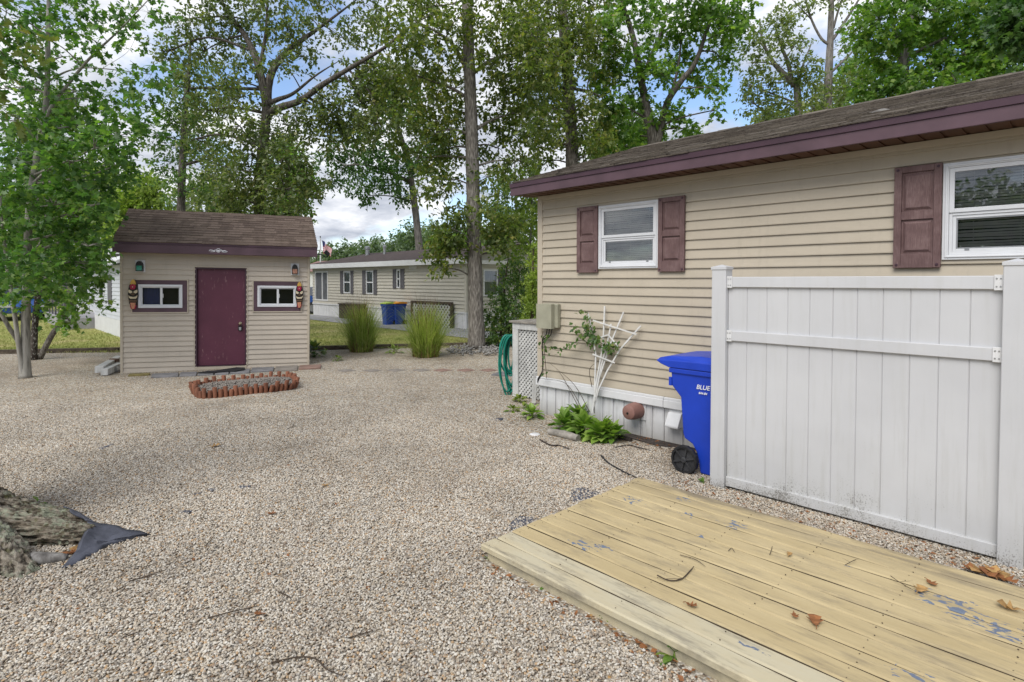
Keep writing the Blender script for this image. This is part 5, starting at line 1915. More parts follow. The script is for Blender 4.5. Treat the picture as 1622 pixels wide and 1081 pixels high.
cord('twig', 'small curl of twig on the deck near its middle boards', 'twig', [(1152, 873), (1160, 870), (1164, 876)], .002, 'twig', .106, tg)
for pts, lab in (([(330, 980), (370, 972), (408, 962)], 'straight twig on the gravel above the small brown leaf'), ([(430, 1050), (470, 1043), (500, 1045), (518, 1062), (540, 1073)], 'long curved twig at the lower edge of the gravel'), ([(203, 924), (235, 913), (262, 905)], 'twig on the gravel below the torn fabric sheet'),
                 ([(205, 1010), (225, 1002)], 'short twig at the lower left of the gravel'), ([(550, 1013), (575, 1006), (592, 1001)], 'short reddish twig on the gravel left of the deck'), ([(440, 940), (455, 946), (460, 949)], 'tiny bent twig on the gravel above the long curved one'), ([(455, 680), (468, 675)], 'short twig on the gravel below the log ring'), ([(325, 868), (340, 850)], 'thin twig on the gravel right of the torn fabric sheet')):
    cord('twig', lab, 'twig', pts, .0035, 'twig', .014, tg, 1)


def oakleaf(px, py, size, z, label, mat, curl=.25, yaw=None):
    c = G(px, py, z)
    tv, tp = LEAF_OAK
    mb = MB()
    th = random.uniform(0, 6.28) if yaw is None else yaw
    vs = []
    for x, y, h in tv:
        yy = y - .5
        zz = size * (curl * (x * x * 2.2 + yy * yy * .7))
        X, Y = size * x * 1.15, size * yy
        vs.append((c.x + X * math.cos(th) - Y * math.sin(th), c.y + X * math.sin(th) + Y * math.cos(th), z + .004 + zz))
    mb.add(vs, tp)
    a = vs[0]
    mb.beam(a, (a[0] + (a[0] - c.x) * .5, a[1] + (a[1] - c.y) * .5, z + .008), .003, .003)
    return tag(obj('fallen_leaf', mb, mat, origin=tuple(c), solid=.001), label, 'leaf', 'fallen leaves')


oakleaf(1291, 986, .10, .104, 'rusty lobed oak leaf on the deck, the largest there', 'dry_leaf', .6, .4)
oakleaf(1259, 977, .05, .104, 'small curled brown leaf left of the rusty oak leaf on the deck', 'dry_leaf', .8)
oakleaf(1458, 936, .09, .104, 'grey brown leaf with its stalk on the deck near the right post', 'dry_leaf_tan', .6)
oakleaf(1475, 925, .07, .104, 'dark brown leaf on the deck board nearest the right post', 'dry_leaf', .6)
oakleaf(1598, 965, .10, .104, 'curled brown leaf at the right edge of the deck', 'dry_leaf_tan', 1.0)
oakleaf(1095, 961, .06, .104, 'small reddish leaf standing in a gap of the deck boards', 'dry_leaf', 1.0)
oakleaf(1250, 880, .05, .104, 'tiny yellow brown leaf on the far deck boards', 'dry_leaf_tan', .9)
for k, (px, py) in enumerate(((1540, 905), (1553, 909), (1568, 913), (1583, 917), (1593, 922), (1575, 908))):
    oakleaf(px, py, .13, .02 + .012 * (k % 3), ['curled oak leaf at the left end of the leaf pile by the right post', 'second curled oak leaf of the pile by the right post', 'middle oak leaf of the pile by the right post', 'oak leaf right of the middle of the pile by the right post', 'oak leaf at the right tip of the pile by the right post', 'oak leaf lying on top of the pile by the right post'][k], 'dry_leaf_tan' if k % 2 else 'dry_leaf', 1.0)
for (px, py, s, lab, mt) in ((340, 708, .12, 'tan curled leaf on the gravel below the log ring', 'dry_leaf_tan'), (410, 974, .05, 'small dark brown leaf on the gravel in the foreground', 'dry_leaf'), (112, 878, .10, 'orange brown leaf caught under the lichen covered root', 'dry_leaf'), (122, 873, .10, 'yellowish leaf beside the torn fabric under the root', 'dry_leaf_tan'),
                             (430, 815, .07, 'faint brown leaf on the gravel left of the deck', 'dry_leaf'), (515, 770, .06, 'small brown leaf on the gravel before the log ring', 'dry_leaf_tan')):
    oakleaf(px, py, s, .014, lab, mt, .8)

# loose leaf crumbs along the deck, the fence and the skirting
crumbs = []
for _ in range(700):
    u = rng.random()
    if u < .45: p = (rng.uniform(-2.75, .2), rng.uniform(4.25, 4.75))
    elif u < .60: p = (rng.uniform(-2.6, .1), 2.39 - abs(rng.normal()) * .05)
    elif u < .80: p = (rng.uniform(-3.9, -2.2), rng.uniform(5.2, 5.62))
    else:
        q = G(rng.uniform(0, 900), 600 + rng.random() ** 1.5 * 460); p = (q.x, q.y)
        if p[0] > -2.8 and p[1] < 4.3: continue
    crumbs.append((p[0], p[1], .012))
crumbs = np.array(crumbs); n = len(crumbs)
V, F_, S = leaf_arrays(crumbs, np.stack([rng.normal(size=n), rng.normal(size=n), rng.normal(size=n) * .2], 1), np.array((0, 0, 1)) + rng.normal(size=(n, 3)) * .3, rng.uniform(.015, .045, n), LEAF_PLAIN)
kind(np_mesh('leaf_litter', V, F_, S, 'dry_leaf'), 'stuff')
# mulch strip under the fence and skirting
mb = MB()
def strip(name, pts, z, mat):
    mb = MB(); mb.quad(*[(x, y, z) for x, y in pts]); return kind(obj(name, mb, mat), 'structure')
strip('soil', [(-4.0, 5.50), (-3.2, 5.42), (-2.2, 5.40), (-2.0, 5.64), (-4.0, 5.64)], .009, 'dark_mulch')

# ================================================================== stepping stones
sg = 'row of diamond stepping stones'
labs = ['grey diamond paver of the row in the gravel, nearest the shed', 'grey diamond paver, second from the shed in the row', 'grey diamond paver before the left ornamental grass', 'wide grey diamond paver before the right ornamental grass',
        'red diamond paver, first red one after the grey ones', 'red diamond paver in the middle of the three red ones', 'red diamond paver nearest the hose']
for k, px in enumerate((549, 590, 627, 668, 701, 738, 774)):
    c = G(px, 587 + (.6 if k < 2 else 0))
    mb = MB()
    h = .19
    th = R(YAW)
    vs = [(h * math.cos(th + i * math.pi / 2), h * math.sin(th + i * math.pi / 2)) for i in range(4)]
    mb.prism(vs, 2, -.03, .012)
    o = obj('stepping_stone', mb, 'paver_red' if k > 3 else 'paver_grey', bevel=.008)
    o.location = c; o.rotation_euler = (0, 0, random.uniform(-.06, .06))
    tag(o, labs[k], 'paver', sg)
slab('stepping_stone', 'large dark stone slab in the gravel behind the hose', 'paver', 'slate_grey', [(778, 595.5), (830, 598), (830, 592), (792, 591)], .03)

# lawn edging boards
egl = ['timber lawn edging at the far left beyond the maple', 'timber lawn edging left of the shed behind the maple trunks', 'timber lawn edging hidden behind the shed', 'timber lawn edging right of the shed up to the left ornamental grass', 'timber lawn edging between the two ornamental grasses', 'timber lawn edging behind the right ornamental grass', 'timber lawn edging behind the big oak by the shrubs']
for k, (a, b) in enumerate(zip(EDGE[1:-1], EDGE[2:])):
    mb = MB(); d = (b - a).normalized()
    mb.beam(a + d * .01 + Vector((0, 0, .05)), b - d * .01 + Vector((0, 0, .05)), .09, .11)
    o = obj('lawn_edging', mb, 'timber_edge', origin=tuple((a + b) / 2), bevel=.01)
    tag(o, egl[k], 'edging', 'timber edging of the lawn')

# stones round the big oak
q = []
for _ in range(420):
    px = rng.uniform(706, 806); py = 556 + rng.normal() * 5.5
    u = (px - 757) / 50
    if abs(py - 556) > 9.5 * math.sqrt(max(0, 1 - u * u)): continue
    p = G(px, py); q.append((p.x, p.y, .02 + .07 * (1 - u * u) * rng.random()))
add_stones('stone_mulch', np.array(q), .028, .06, 'rock')


# ================================================================== ornamental grasses
def orn_grass(label, px, py, wpx, hpx, straw, n=1700):
    c = G(px, py)
    dep = F * EYE / (py - 445)
    H = hpx / F * dep
    W = wpx / F * dep
    t = thing('ornamental_grass', label, 'ornamental grass', c, 'ornamental grasses by the lawn edging')

    def bunch(nm, N, r0, hs, reach, w, mat, droop):
        th = rng.uniform(0, 6.283, N)
        out = np.stack([np.cos(th), np.sin(th), np.zeros(N)], 1)
        rr = rng.random(N) ** .6
        base = np.array(c) + out * (rr * r0)[:, None]
        th2 = th + rng.normal(size=N) * .7
        out2 = np.stack([np.cos(th2), np.sin(th2), np.zeros(N)], 1)
        h = H * rng.uniform(hs[0], hs[1], N) * (1 - .12 * rr)
        V, F_, S = blades(base, out2, h, reach * rng.uniform(.15, 1.1, N) * (.35 + .65 * rr), np.full(N, w) * rng.uniform(.6, 1.3, N), 5, droop)
        return np_mesh(nm, V, F_, S, mat, t)
    bunch('blades', n, W * .22, (.45, 1.4), W * .62, .010, 'leaf_grass', .40)
    bunch('dry_stems', int(n * .25), W * .24, (.12, .42), W * .16, .012, 'leaf_straw', .1)
    bunch('fallen_blades', 170, W * .24, (.25, .6), W * .95, .010, 'leaf_grass', 1.1)
    bunch('seed_stalks', 160, W * .18, (1.0, 1.5), W * .42, .006, 'leaf_straw', .15)


orn_grass('bushy green ornamental grass clump nearer the shed', 573, 557, 76, 78, False, 1250)
orn_grass('bushy green ornamental grass clump with reddish dry stems, nearer the big oak', 675, 565, 86, 84, True, 1450)


# lawn blades
pts = []
for _ in range(36000):
    if rng.random() < .55: px, py = rng.uniform(486, 760), 503 + rng.random() ** .8 * 50
    else: px, py = rng.uniform(-40, 192), 500 + rng.random() ** .8 * 60
    q = G(px, py)
    pts.append((q.x, q.y, .01))
pts = np.array(pts); N = len(pts)
th = rng.uniform(0, 6.283, N)
V, F_, S = blades(pts, np.stack([np.cos(th), np.sin(th), np.zeros(N)], 1), rng.uniform(.025, .065, N), rng.uniform(.01, .05, N), np.full(N, .012), 2, .2)
kind(np_mesh('grass', V, F_, S, 'grass_blade'), 'stuff')


# ================================================================== the old tree at the left edge
def root_tree():
    from mathutils import noise as mn
    c = Vector((*(P(-128, 800, 4.0)).xy, 0.0))
    t = thing('old_tree', 'old tree with a lichen covered trunk and big surface roots at the lower left edge', 'tree', c)
    ends = [G(128, 832, 0), G(148, 860, 0), G(58, 905, 0), G(-190, 930, 0), G(-250, 790, 0), G(-40, 760, 0)]
    amp = [.22, .22, .24, .2, .2, .12]
    angs = [math.atan2((e - c).y, (e - c).x) for e in ends]
    n, m = 220, 90
    vs = []
    for i in range(m + 1):
        z = -.06 + 5.4 * (i / m) ** 2.6
        for k in range(n):
            th = 2 * math.pi * k / n
            r = .27 - .012 * z
            fl = math.exp(-max(z, 0) / .30)
            for a, am in zip(angs, amp):
                d = (th - a + math.pi) % (2 * math.pi) - math.pi
                r += am * fl * math.exp(-(d / .34) ** 2)
            r += .10 * math.exp(-max(z, 0) / .16)
            q = Vector((math.cos(th) * 4.5, math.sin(th) * 4.5, z * 1.5))
            f1 = abs(mn.noise(q)); f2 = abs(mn.noise(q * 2.3 + Vector((9, 0, 0)))); f3 = mn.noise(q * 6)
            r += .11 * (.4 - f1) + .06 * (.4 - f2) + .012 * f3
            vs.append((c.x + r * math.cos(th), c.y + r * math.sin(th), z))
    fs = [(i * n + k, i * n + (k + 1) % n, (i + 1) * n + (k + 1) % n, (i + 1) * n + k) for i in range(m) for k in range(n)]
    mb = MB(); mb.add(vs, fs)
    obj('trunk', mb, 'bark_lichen', t, smooth=True)
    d0 = lambda e, f, z: Vector((c.x + (e.x - c.x) * f, c.y + (e.y - c.y) * f, z))

    def rt(pts, rad, seed, mat='bark_root'):
        pp, rr = spline(pts, rad, 16)
        nn = 72
        vs, fs = [], []
        for i, p in enumerate(pp):
            d = (pp[min(i + 1, len(pp) - 1)] - pp[max(i - 1, 0)]).normalized()
            a = d.cross(Vector((0, 0, 1))).normalized(); b = a.cross(d)
            for k in range(nn):
                th = 2 * math.pi * k / nn
                q = Vector((math.cos(th) * 3.6 + seed, math.sin(th) * 3.6, i * .10))
                f = 1 + .55 * (.3 - abs(mn.noise(q))) + .40 * (.3 - abs(mn.noise(q * 2.4))) + .10 * mn.noise(q * 7)
                rad_ = rr[i] * f
                vs.append(p + a * (rad_ * 1.1 * math.cos(th)) + b * (rad_ * math.sin(th)))
        L = len(pp)
        fs = [(i * nn + k, i * nn + (k + 1) % nn, (i + 1) * nn + (k + 1) % nn, (i + 1) * nn + k) for i in range(L - 1) for k in range(nn)]
        fs += [tuple(range((L - 1) * nn, L * nn))]
        mb = MB(); mb.add(vs, fs)
        obj('root', mb, mat, t, smooth=True)
    e = G(126, 831); rt([d0(e, .25, .25), d0(e, .48, .15), d0(e, .68, .09), d0(e, .88, .05), d0(e, 1.03, .01)], [.15, .11, .085, .062, .035], 1)
    e = G(142, 860); rt([d0(e, .25, .17), d0(e, .48, .09), d0(e, .70, .065), d0(e, .88, .055), d0(e, 1.0, .045)], [.15, .105, .082, .072, .062], 20)
    e = G(38, 908); rt([d0(e, .25, .18), d0(e, .55, .10), d0(e, .8, .05), d0(e, 1.05, -.03)], [.16, .14, .11, .05], 40, 'bark_lichen')
    mb = MB()
    a, b = G(10, 893, .03), G(106, 884, .02)
    pp, rr = spline([a, (a + b) / 2 + Vector((0, 0, .01)), b], [.05, .045, .025], 5); mb.tube(pp, rr, 10, wob=.1)
    obj('dead_root', mb, 'dead_wood', t, smooth=True)
    # boughs reaching over the yard, only their outer leaves come into the upper left corner
    top = Vector((c.x, c.y, 5.2))
    mb = MB()
    cl = []
    for (px, py, d, rx) in ((-20, 60, 4.6, 60), (-40, 140, 4.4, 55), (-110, 40, 4.4, 80), (-150, 160, 4.2, 80), (-60, -60, 4.8, 80), (40, -90, 5.2, 70), (-200, -40, 4.4, 90), (-260, 80, 4.2, 90), ):
        e = P(px, py, d)
        pp, rr = spline([top, (top + e) / 2 + Vector((0, 0, .5)), e], [.09, .05, .015], 6); mb.tube(pp, rr, 8, caps=False)
        cl.append((e, (rx * d / F,) * 3, 1.0))
        for k in range(6):
            v = Vector(rng.normal(size=3)).normalized() * rx * d / F * .8
            mb.tube([e, e + v], [.01, .003], 4, caps=False)
    obj('limb', mb, 'bark_dark', t, smooth=True)
    pos, dd, nn, ss = clump_leaves(cl, 60, .085, .35)
    V, F_, S = leaf_arrays(pos, dd, nn, ss, LEAF_OAK)
    np_mesh('crown', V, F_, S, 'leaf_olive', t)


root_tree()


# ================================================================== trees
def C(lst, dep, r=None, w=1.0, ry=.8, jit=.5, hi=False):
    """clump list: (px, py[, radius px]) all near one depth"""
    out = []
    for q in lst:
        rr = q[2] if len(q) > 2 else r
        out.append((q[0], q[1], dep + random.uniform(-jit, jit), rr, rr * ry, w * (rr / r) ** 2 * ((.42 if q[1] < 205 else .8) if hi else 1.0)))
    return out


# left maple clump
tree('maple_tree', 'smooth grey maple with two stems from one base, in the gravel left of the shed', 'tree',
     [[(40, 600, 10.6, .082), (40, 560, 10.6, .074), (42, 470, 10.6, .068), (46, 340, 10.6, .060), (58, 250, 10.6, .052), (73, 165, 10.6, .046), (76, 60, 10.6, .038), (78, -60, 10.6, .025)],
      [(36, 600, 10.55, .045), (30, 550, 10.5, .040), (22, 490, 10.45, .036), (10, 410, 10.4, .030), (-2, 300, 10.3, .02)],
      [(66, 200, 10.6, .035), (88, 160, 10.5, .030), (140, 95, 10.3, .022), (185, 52, 10.1, .014), (235, 0, 10.0, .008)],
      [(75, 130, 10.6, .022), (110, 112, 10.6, .015), (150, 108, 10.6, .010), (240, 118, 10.4, .006)]],
     C([(25, 250), (70, 270), (110, 255), (150, 235), (185, 215), (215, 190), (40, 310), (85, 325), (125, 300), (160, 285), (185, 262, 34), (20, 360), (65, 380), (110, 365), (140, 345, 36), (30, 420), (75, 440), (115, 415), (50, 470, 30), (140, 390, 28),
        (130, 200), (165, 165), (205, 150), (235, 115), (120, 145), (30, 190), (75, 205), (10, 140), (45, 110), (100, 90), (140, 60), (30, 50), (75, 30), (120, 15), (175, 25), (215, 60, 34), (0, 85), (5, 300), (150, 325, 30), (10, 20), (235, 20, 36)], 10.3, 44, 1.0, .55, 1.0, hi=True),
     'leaf_maple', 'bark_maple', .105, 210, LEAF_MAPLE, droop=.25, twigs=5, flare=.35)
tree('dark_sapling', 'dark speckled upright sapling trunk behind the smooth grey maple', 'tree',
     [[(53, 571, 13.0, .075), (55, 520, 13.0, .066), (60, 470, 13.0, .062), (66, 400, 13.0, .055), (74, 345, 13.0, .045), (92, 250, 13.0, .03)]],
     C([(95, 260), (70, 290), (110, 300), (50, 330, 30), (130, 330, 30), (90, 400, 24)], 13.0, 36, .9), 'leaf_maple', 'bark_speckled', .115, 230, LEAF_MAPLE, twigs=4)
tree('leaning_sapling', 'thin sapling leaning right towards the shed, behind the maple', 'tree',
     [[(63, 568, 13.1, .062), (80, 535, 13.0, .058), (105, 495, 12.9, .050), (135, 445, 12.7, .042), (152, 410, 12.6, .032), (162, 385, 12.5, .018)]],
     C([(140, 455, 24), (120, 480, 26), (95, 455, 24), (160, 440, 16), (145, 400, 24), (165, 392, 14), (160, 370, 18), (130, 415, 24), (100, 500, 18), (158, 478, 14), (112, 510, 15)], 12.4, 26, .8), 'leaf_bright', 'bark_oak', .10, 130, LEAF_MAPLE, twigs=4)
tree('bent_sapling', 'thin sapling leaning out left behind the maple trunks', 'tree',
     [[(36, 562, 13.3, .055), (28, 540, 13.2, .052), (15, 520, 13.0, .048), (0, 493, 12.8, .042), (-25, 440, 12.6, .03)]],
     C([(-20, 430), (0, 440, 26), (-40, 400), (5, 460, 18)], 12.7, 34, .9), 'leaf_maple', 'bark_maple', .11, 160, LEAF_MAPLE, twigs=4)

# oak behind the shed
tree('oak_tree', 'large spreading oak behind the shed, its limbs reaching right over the lawn', 'tree',
     [[(408, 541, 17, .20), (408, 440, 17, .17), (410, 340, 17, .155), (414, 260, 17, .145), (422, 180, 17, .135), (426, 130, 17.1, .115), (440, 98, 17.2, .10), (470, 70, 17.4, .08), (505, 45, 17.6, .05), (545, 15, 17.8, .03), (590, -20, 18, .008)],
      [(421, 185, 17, .12), (440, 172, 16.8, .105), (475, 160, 16.4, .09), (510, 135, 16.0, .075), (560, 105, 15.6, .058), (610, 75, 15.2, .045), (650, 42, 15, .025), (690, 20, 14.8, .008)],
      [(424, 165, 17, .085), (440, 158, 17, .07), (465, 148, 17, .05), (500, 120, 17, .03), (540, 95, 17, .008)],
      [(423, 170, 17, .13), (412, 115, 17, .11), (398, 75, 17.1, .09), (380, 45, 17.2, .07), (352, 5, 17.4, .05), (335, -50, 17.5, .03)],
      [(408, 120, 17, .06), (420, 60, 17, .045), (424, 0, 17, .03), (428, -50, 17, .02)]],
     C([(410, 300), (372, 285), (452, 300), (345, 262, 36), (400, 245), (450, 250), (485, 285, 34), (430, 215), (380, 200), (470, 335, 26), (355, 315, 30), (430, 330, 30)], 16.6, 40, 1.15, .8, 1.2)
     + C([(470, 195), (505, 180), (540, 175), (575, 160), (610, 150), (600, 115), (560, 130), (520, 215, 30), (560, 205), (600, 195), (630, 120)], 16.2, 38, 1.0, .75, .8)
     + C([(330, 175), (355, 130), (300, 140), (325, 80), (375, 60), (410, 35), (455, 45), (490, 30), (540, 60, 30), (575, 40), (350, 30), (300, 30), (440, 100, 30), (370, 155), (310, 220, 30), (480, 90, 30), (395, 100, 26), (270, 80), (600, 20), (420, -10), (350, -20), (500, -20), (560, -20)], 17.2, 40, .85, .75, 1.0),
     'leaf_oak', 'bark_dark', .125, 300, LEAF_PLAIN, twigs=6)
tree('thin_oak', 'thin dark trunked tree behind the left half of the shed roof', 'tree',
     [[(287, 519, 22, .20), (287, 340, 22, .15), (289, 260, 22, .13), (293, 185, 22, .10), (300, 100, 22, .06), (302, 60, 22, .03)],
      [(290, 262, 22, .06), (318, 255, 22, .05), (350, 250, 22, .03)], [(292, 215, 22, .08), (308, 195, 22, .06), (325, 170, 22, .03)], [(288, 305, 22, .06), (310, 300, 22, .045), (345, 320, 22, .025)]],
     C([(275, 235), (310, 245), (285, 195), (320, 185), (265, 180), (300, 150), (330, 215), (260, 265, 26), (320, 285), (345, 255), (275, 290, 24), (285, 120), (310, 100), (335, 300, 24), (250, 215, 24)], 22, 30, .9), 'leaf_oak_green', 'bark_dark', .15, 190, twigs=5)

# main oak on the right of the lawn
tree('oak_tree', 'tall straight oak with a thick grey trunk in a ring of stones', 'tree',
     [[(755, 553, 15.2, .235), (754, 500, 15.2, .205), (752, 430, 15.2, .198), (750, 340, 15.2, .185), (748, 250, 15.2, .175), (745, 150, 15.2, .16), (741, 40, 15.2, .15), (738, -90, 15.2, .12)],
      [(747, 130, 15.2, .06), (720, 75, 15.0, .045), (690, 50, 14.8, .03), (650, 30, 14.6, .015)], [(747, 118, 15.2, .06), (780, 95, 15.3, .05), (830, 80, 15.4, .03), (870, 76, 15.5, .012)],
      [(747, 160, 15.2, .05), (715, 140, 15.0, .04), (660, 120, 14.7, .02)], [(748, 210, 15.2, .05), (780, 190, 15.4, .035), (830, 175, 15.6, .015)], [(748, 215, 15.2, .045), (715, 205, 15, .03), (680, 215, 14.8, .015)],
      [(752, 432, 15.2, .03), (746, 400, 15.0, .024), (740, 375, 14.8, .016), (715, 362, 14.6, .008)], [(753, 420, 15.2, .02), (765, 400, 15.0, .014), (785, 385, 14.9, .008)]],
     C([(690, 55), (655, 85), (635, 50, 34), (700, 105), (655, 130), (620, 120, 32), (690, 155), (650, 180, 34), (690, 205), (640, 225, 28), (680, 250, 34), (715, 235), (705, 285, 32), (720, 190), (670, 300, 24), (730, 20), (690, 10), (720, 140),
        (790, 45), (830, 30), (780, 95), (825, 90), (860, 115), (800, 135), (840, 155), (785, 180), (825, 200), (860, 190, 34), (790, 235), (820, 255, 30), (775, 280, 30), (850, 60), (800, -10), (745, 70, 26), (660, 10, 36), (765, 330, 20), (730, 330, 20), (880, 90, 30)], 15.2, 38, .92, .75, 1.2)
     + C([(705, 378, 24), (690, 405, 18), (718, 352, 18), (725, 395, 14), (700, 425, 11), (722, 375, 16), (790, 388, 16), (800, 350, 26), (780, 360, 20), (735, 345, 14)], 14.7, 30, 1.3, .7, .4),
     'leaf_olive', 'bark_oak', .125, 285, LEAF_PLAIN, twigs=6, flare=.12)
# mid distance tree left of the big oak
tree('far_oak', 'dark green tree with a bare pale trunk behind the long far home', 'tree',
     [[(667, 501, 29, .23), (664, 395, 29, .19), (656, 320, 29, .165), (648, 265, 29, .14), (634, 215, 29, .13), (618, 165, 29, .08), (605, 120, 29, .05)],
      [(652, 290, 29, .12), (620, 275, 28.6, .08), (580, 262, 28, .05), (545, 262, 27.5, .03)], [(650, 275, 29, .10), (672, 235, 29.2, .07), (690, 195, 29.4, .04)]],
     C([(560, 262), (600, 255), (635, 245), (585, 225), (668, 255), (620, 190), (680, 205), (540, 235, 24), (530, 282, 22), (622, 288), (575, 292), (650, 170), (605, 150), (555, 205, 24), (515, 255, 18), (640, 310, 18), (690, 270, 22), (660, 130), (700, 240, 24), (590, 310, 14)], 28.6, 30, 1.15, .75, 1.0), 'leaf_deep', 'bark_far', .19, 240, twigs=5)

# trees behind the tan home
tree('olive_oak', 'olive leaved tree with a straight trunk behind the left end of the tan home roof', 'tree',
     [[(908, 531, 19, .26), (906, 260, 19, .205), (901, 150, 19, .185), (894, 60, 19, .17), (886, -70, 19, .13)], [(903, 140, 19, .06), (930, 145, 19, .05), (955, 155, 18.8, .03)], [(900, 120, 19, .06), (870, 95, 18.8, .04), (835, 85, 18.6, .02)]],
     C([(840, 125), (872, 105), (832, 175), (876, 180), (922, 165), (942, 115), (852, 218), (905, 215), (945, 195), (862, 55), (920, 45), (950, 65), (825, 70), (880, 10), (930, 5), (855, 255, 24), (925, 245, 24), (870, 145), (955, 225, 26), (905, 90), (840, 15)], 18.8, 34, 1.15, .8, 1.2), 'leaf_olive', 'bark_dark', .14, 280, twigs=5)
tree('forked_maple', 'bright green tree forking low above the tan home roof', 'tree',
     [[(1036, 527, 20.5, .26), (1035, 240, 20.5, .20), (1027, 190, 20.5, .16), (1017, 135, 20.5, .13), (1004, 65, 20.5, .10), (985, 0, 20.5, .07), (975, -60, 20.5, .04)],
      [(1036, 250, 20.5, .15), (1044, 215, 20.4, .13), (1056, 165, 20.3, .115), (1078, 130, 20.1, .10), (1100, 102, 20, .085), (1116, 60, 19.9, .06), (1126, 30, 19.8, .04), (1135, -30, 19.7, .025)],
      [(1056, 165, 20.3, .06), (1070, 125, 20.4, .05), (1077, 85, 20.5, .035), (1080, 40, 20.5, .02)], [(1015, 130, 20.5, .06), (1030, 90, 20.5, .05), (1052, 40, 20.5, .03), (1065, -20, 20.5, .02)]],
     C([(960, 50), (985, 95), (1005, 160, 26), (968, 165), (1040, 55), (1025, 15), (1085, 45), (1075, 100, 26), (1110, 130, 24), (1140, 90), (1155, 45), (1125, 15), (1060, 185, 26), (985, 210, 28), (1085, 205, 20), (955, 120), (1010, 225, 24), (1045, 115, 22), (1135, 140, 18), (975, 10), (1170, 15, 26), (1095, 0), (1020, 100, 24), (960, 230, 26), (1105, 210, 14), (1130, 175, 13)], 20.2, 30, 1.0, .8, 1.0), 'leaf_bright', 'bark_dark', .16, 230, LEAF_MAPLE, twigs=5)
tree('sparse_oak', 'sparse pale leaved tree with bare forked branches above the middle of the tan home roof', 'tree',
     [[(1311, 513, 24, .22), (1311, 180, 24, .17), (1315, 70, 24, .13), (1317, 0, 24, .10), (1318, -60, 24, .07)], [(1315, 72, 24, .07), (1300, 60, 24, .055), (1283, 25, 24, .045), (1272, -20, 24, .03)], [(1317, 66, 24, .07), (1338, 35, 24, .055), (1360, 0, 24, .04), (1375, -30, 24, .02)],
      [(1313, 118, 24, .06), (1332, 100, 24, .05), (1352, 80, 24, .03), (1362, 60, 24, .015)], [(1320, 45, 24, .05), (1330, 10, 24, .04), (1345, -30, 24, .02)], [(1284, 30, 24, .03), (1265, 10, 24, .02), (1245, -10, 24, .01)]],
     C([(1350, 135), (1330, 160, 22), (1285, 155, 24), (1355, 40, 18), (1345, 75, 18), (1290, 10, 16), (1260, 20, 16), (1330, 0, 18), (1360, 105, 20), (1300, 130, 16), (1310, -10, 18)], 24, 24, .75), 'leaf_pale', 'bark_far', .16, 170, twigs=7)
tree('leaning_oak', 'pale leaved tree leaning left above the tan home roof, left of the bare forked one', 'tree',
     [[(1268, 513, 23, .2), (1264, 165, 23, .14), (1252, 130, 23, .12), (1236, 112, 23, .10), (1222, 95, 23, .08), (1208, 65, 23, .05), (1203, 30, 23, .025)], [(1256, 138, 23, .09), (1248, 100, 23, .075), (1238, 75, 23, .055), (1228, 40, 23, .03)], [(1264, 150, 23, .06), (1270, 110, 23, .045), (1285, 70, 23, .02)]],
     C([(1200, 65), (1195, 100), (1230, 50), (1238, 20, 20), (1215, 135), (1258, 75), (1255, 115), (1190, 135, 20), (1225, 165), (1255, 170), (1195, 165, 20), (1280, 100, 20), (1275, 135, 22), (1245, 45, 20), (1180, 45, 14), (1210, 190, 22), (1290, 170, 20)], 22.6, 25, .85), 'leaf_pale', 'bark_far', .15, 190, twigs=6)
tree('dense_maple', 'dense bright green tree above the right end of the tan home roof', 'tree',
     [[(1430, 536, 18, .24), (1429, 150, 18, .18), (1434, 80, 18, .16), (1440, 20, 18, .13), (1446, -60, 18, .09)], [(1431, 110, 18, .08), (1420, 60, 18, .07), (1408, 10, 18, .04), (1400, -40, 18, .02)], [(1432, 100, 18, .08), (1448, 60, 18, .06), (1450, 10, 18, .04)], [(1436, 90, 18, .06), (1500, 60, 17.6, .045), (1560, 40, 17.2, .02)]],
     C([(1395, 30), (1385, 90), (1400, 140), (1440, 125, 30), (1475, 110), (1490, 60), (1470, 15), (1520, 30), (1530, 85), (1515, 130, 30), (1560, 60), (1570, 105), (1600, 80), (1610, 25), (1565, 10), (1420, 60, 30), (1450, 70, 26), (1380, 150, 26), (1600, 120, 26), (1410, -10), (1545, 120, 26), (1640, 60), (1650, 110), (1455, 150, 24), (1490, -20), (1590, -20), (1630, -10), (1365, 60, 24), (1500, 150, 22), (1680, 30)], 17.6, 38, 1.0, .75, 1.2), 'leaf_bright', 'bark_far', .145, 330, LEAF_MAPLE, twigs=5)
tree('dark_maple', 'dark leaved bough of a nearer tree at the upper right corner', 'tree',
     [[(1760, 600, 12, .2), (1740, 200, 12, .15), (1710, 60, 12, .1), (1660, 10, 12, .06), (1610, 10, 12, .02)]],
     C([(1605, 20, 28), (1630, 45, 34), (1590, 40, 16), (1640, 0, 40), (1690, 40, 50), (1700, -30, 50), (1760, 0, 60)], 12, 30, 1.1), 'leaf_deep', 'bark_dark', .14, 240, LEAF_MAPLE, twigs=5)

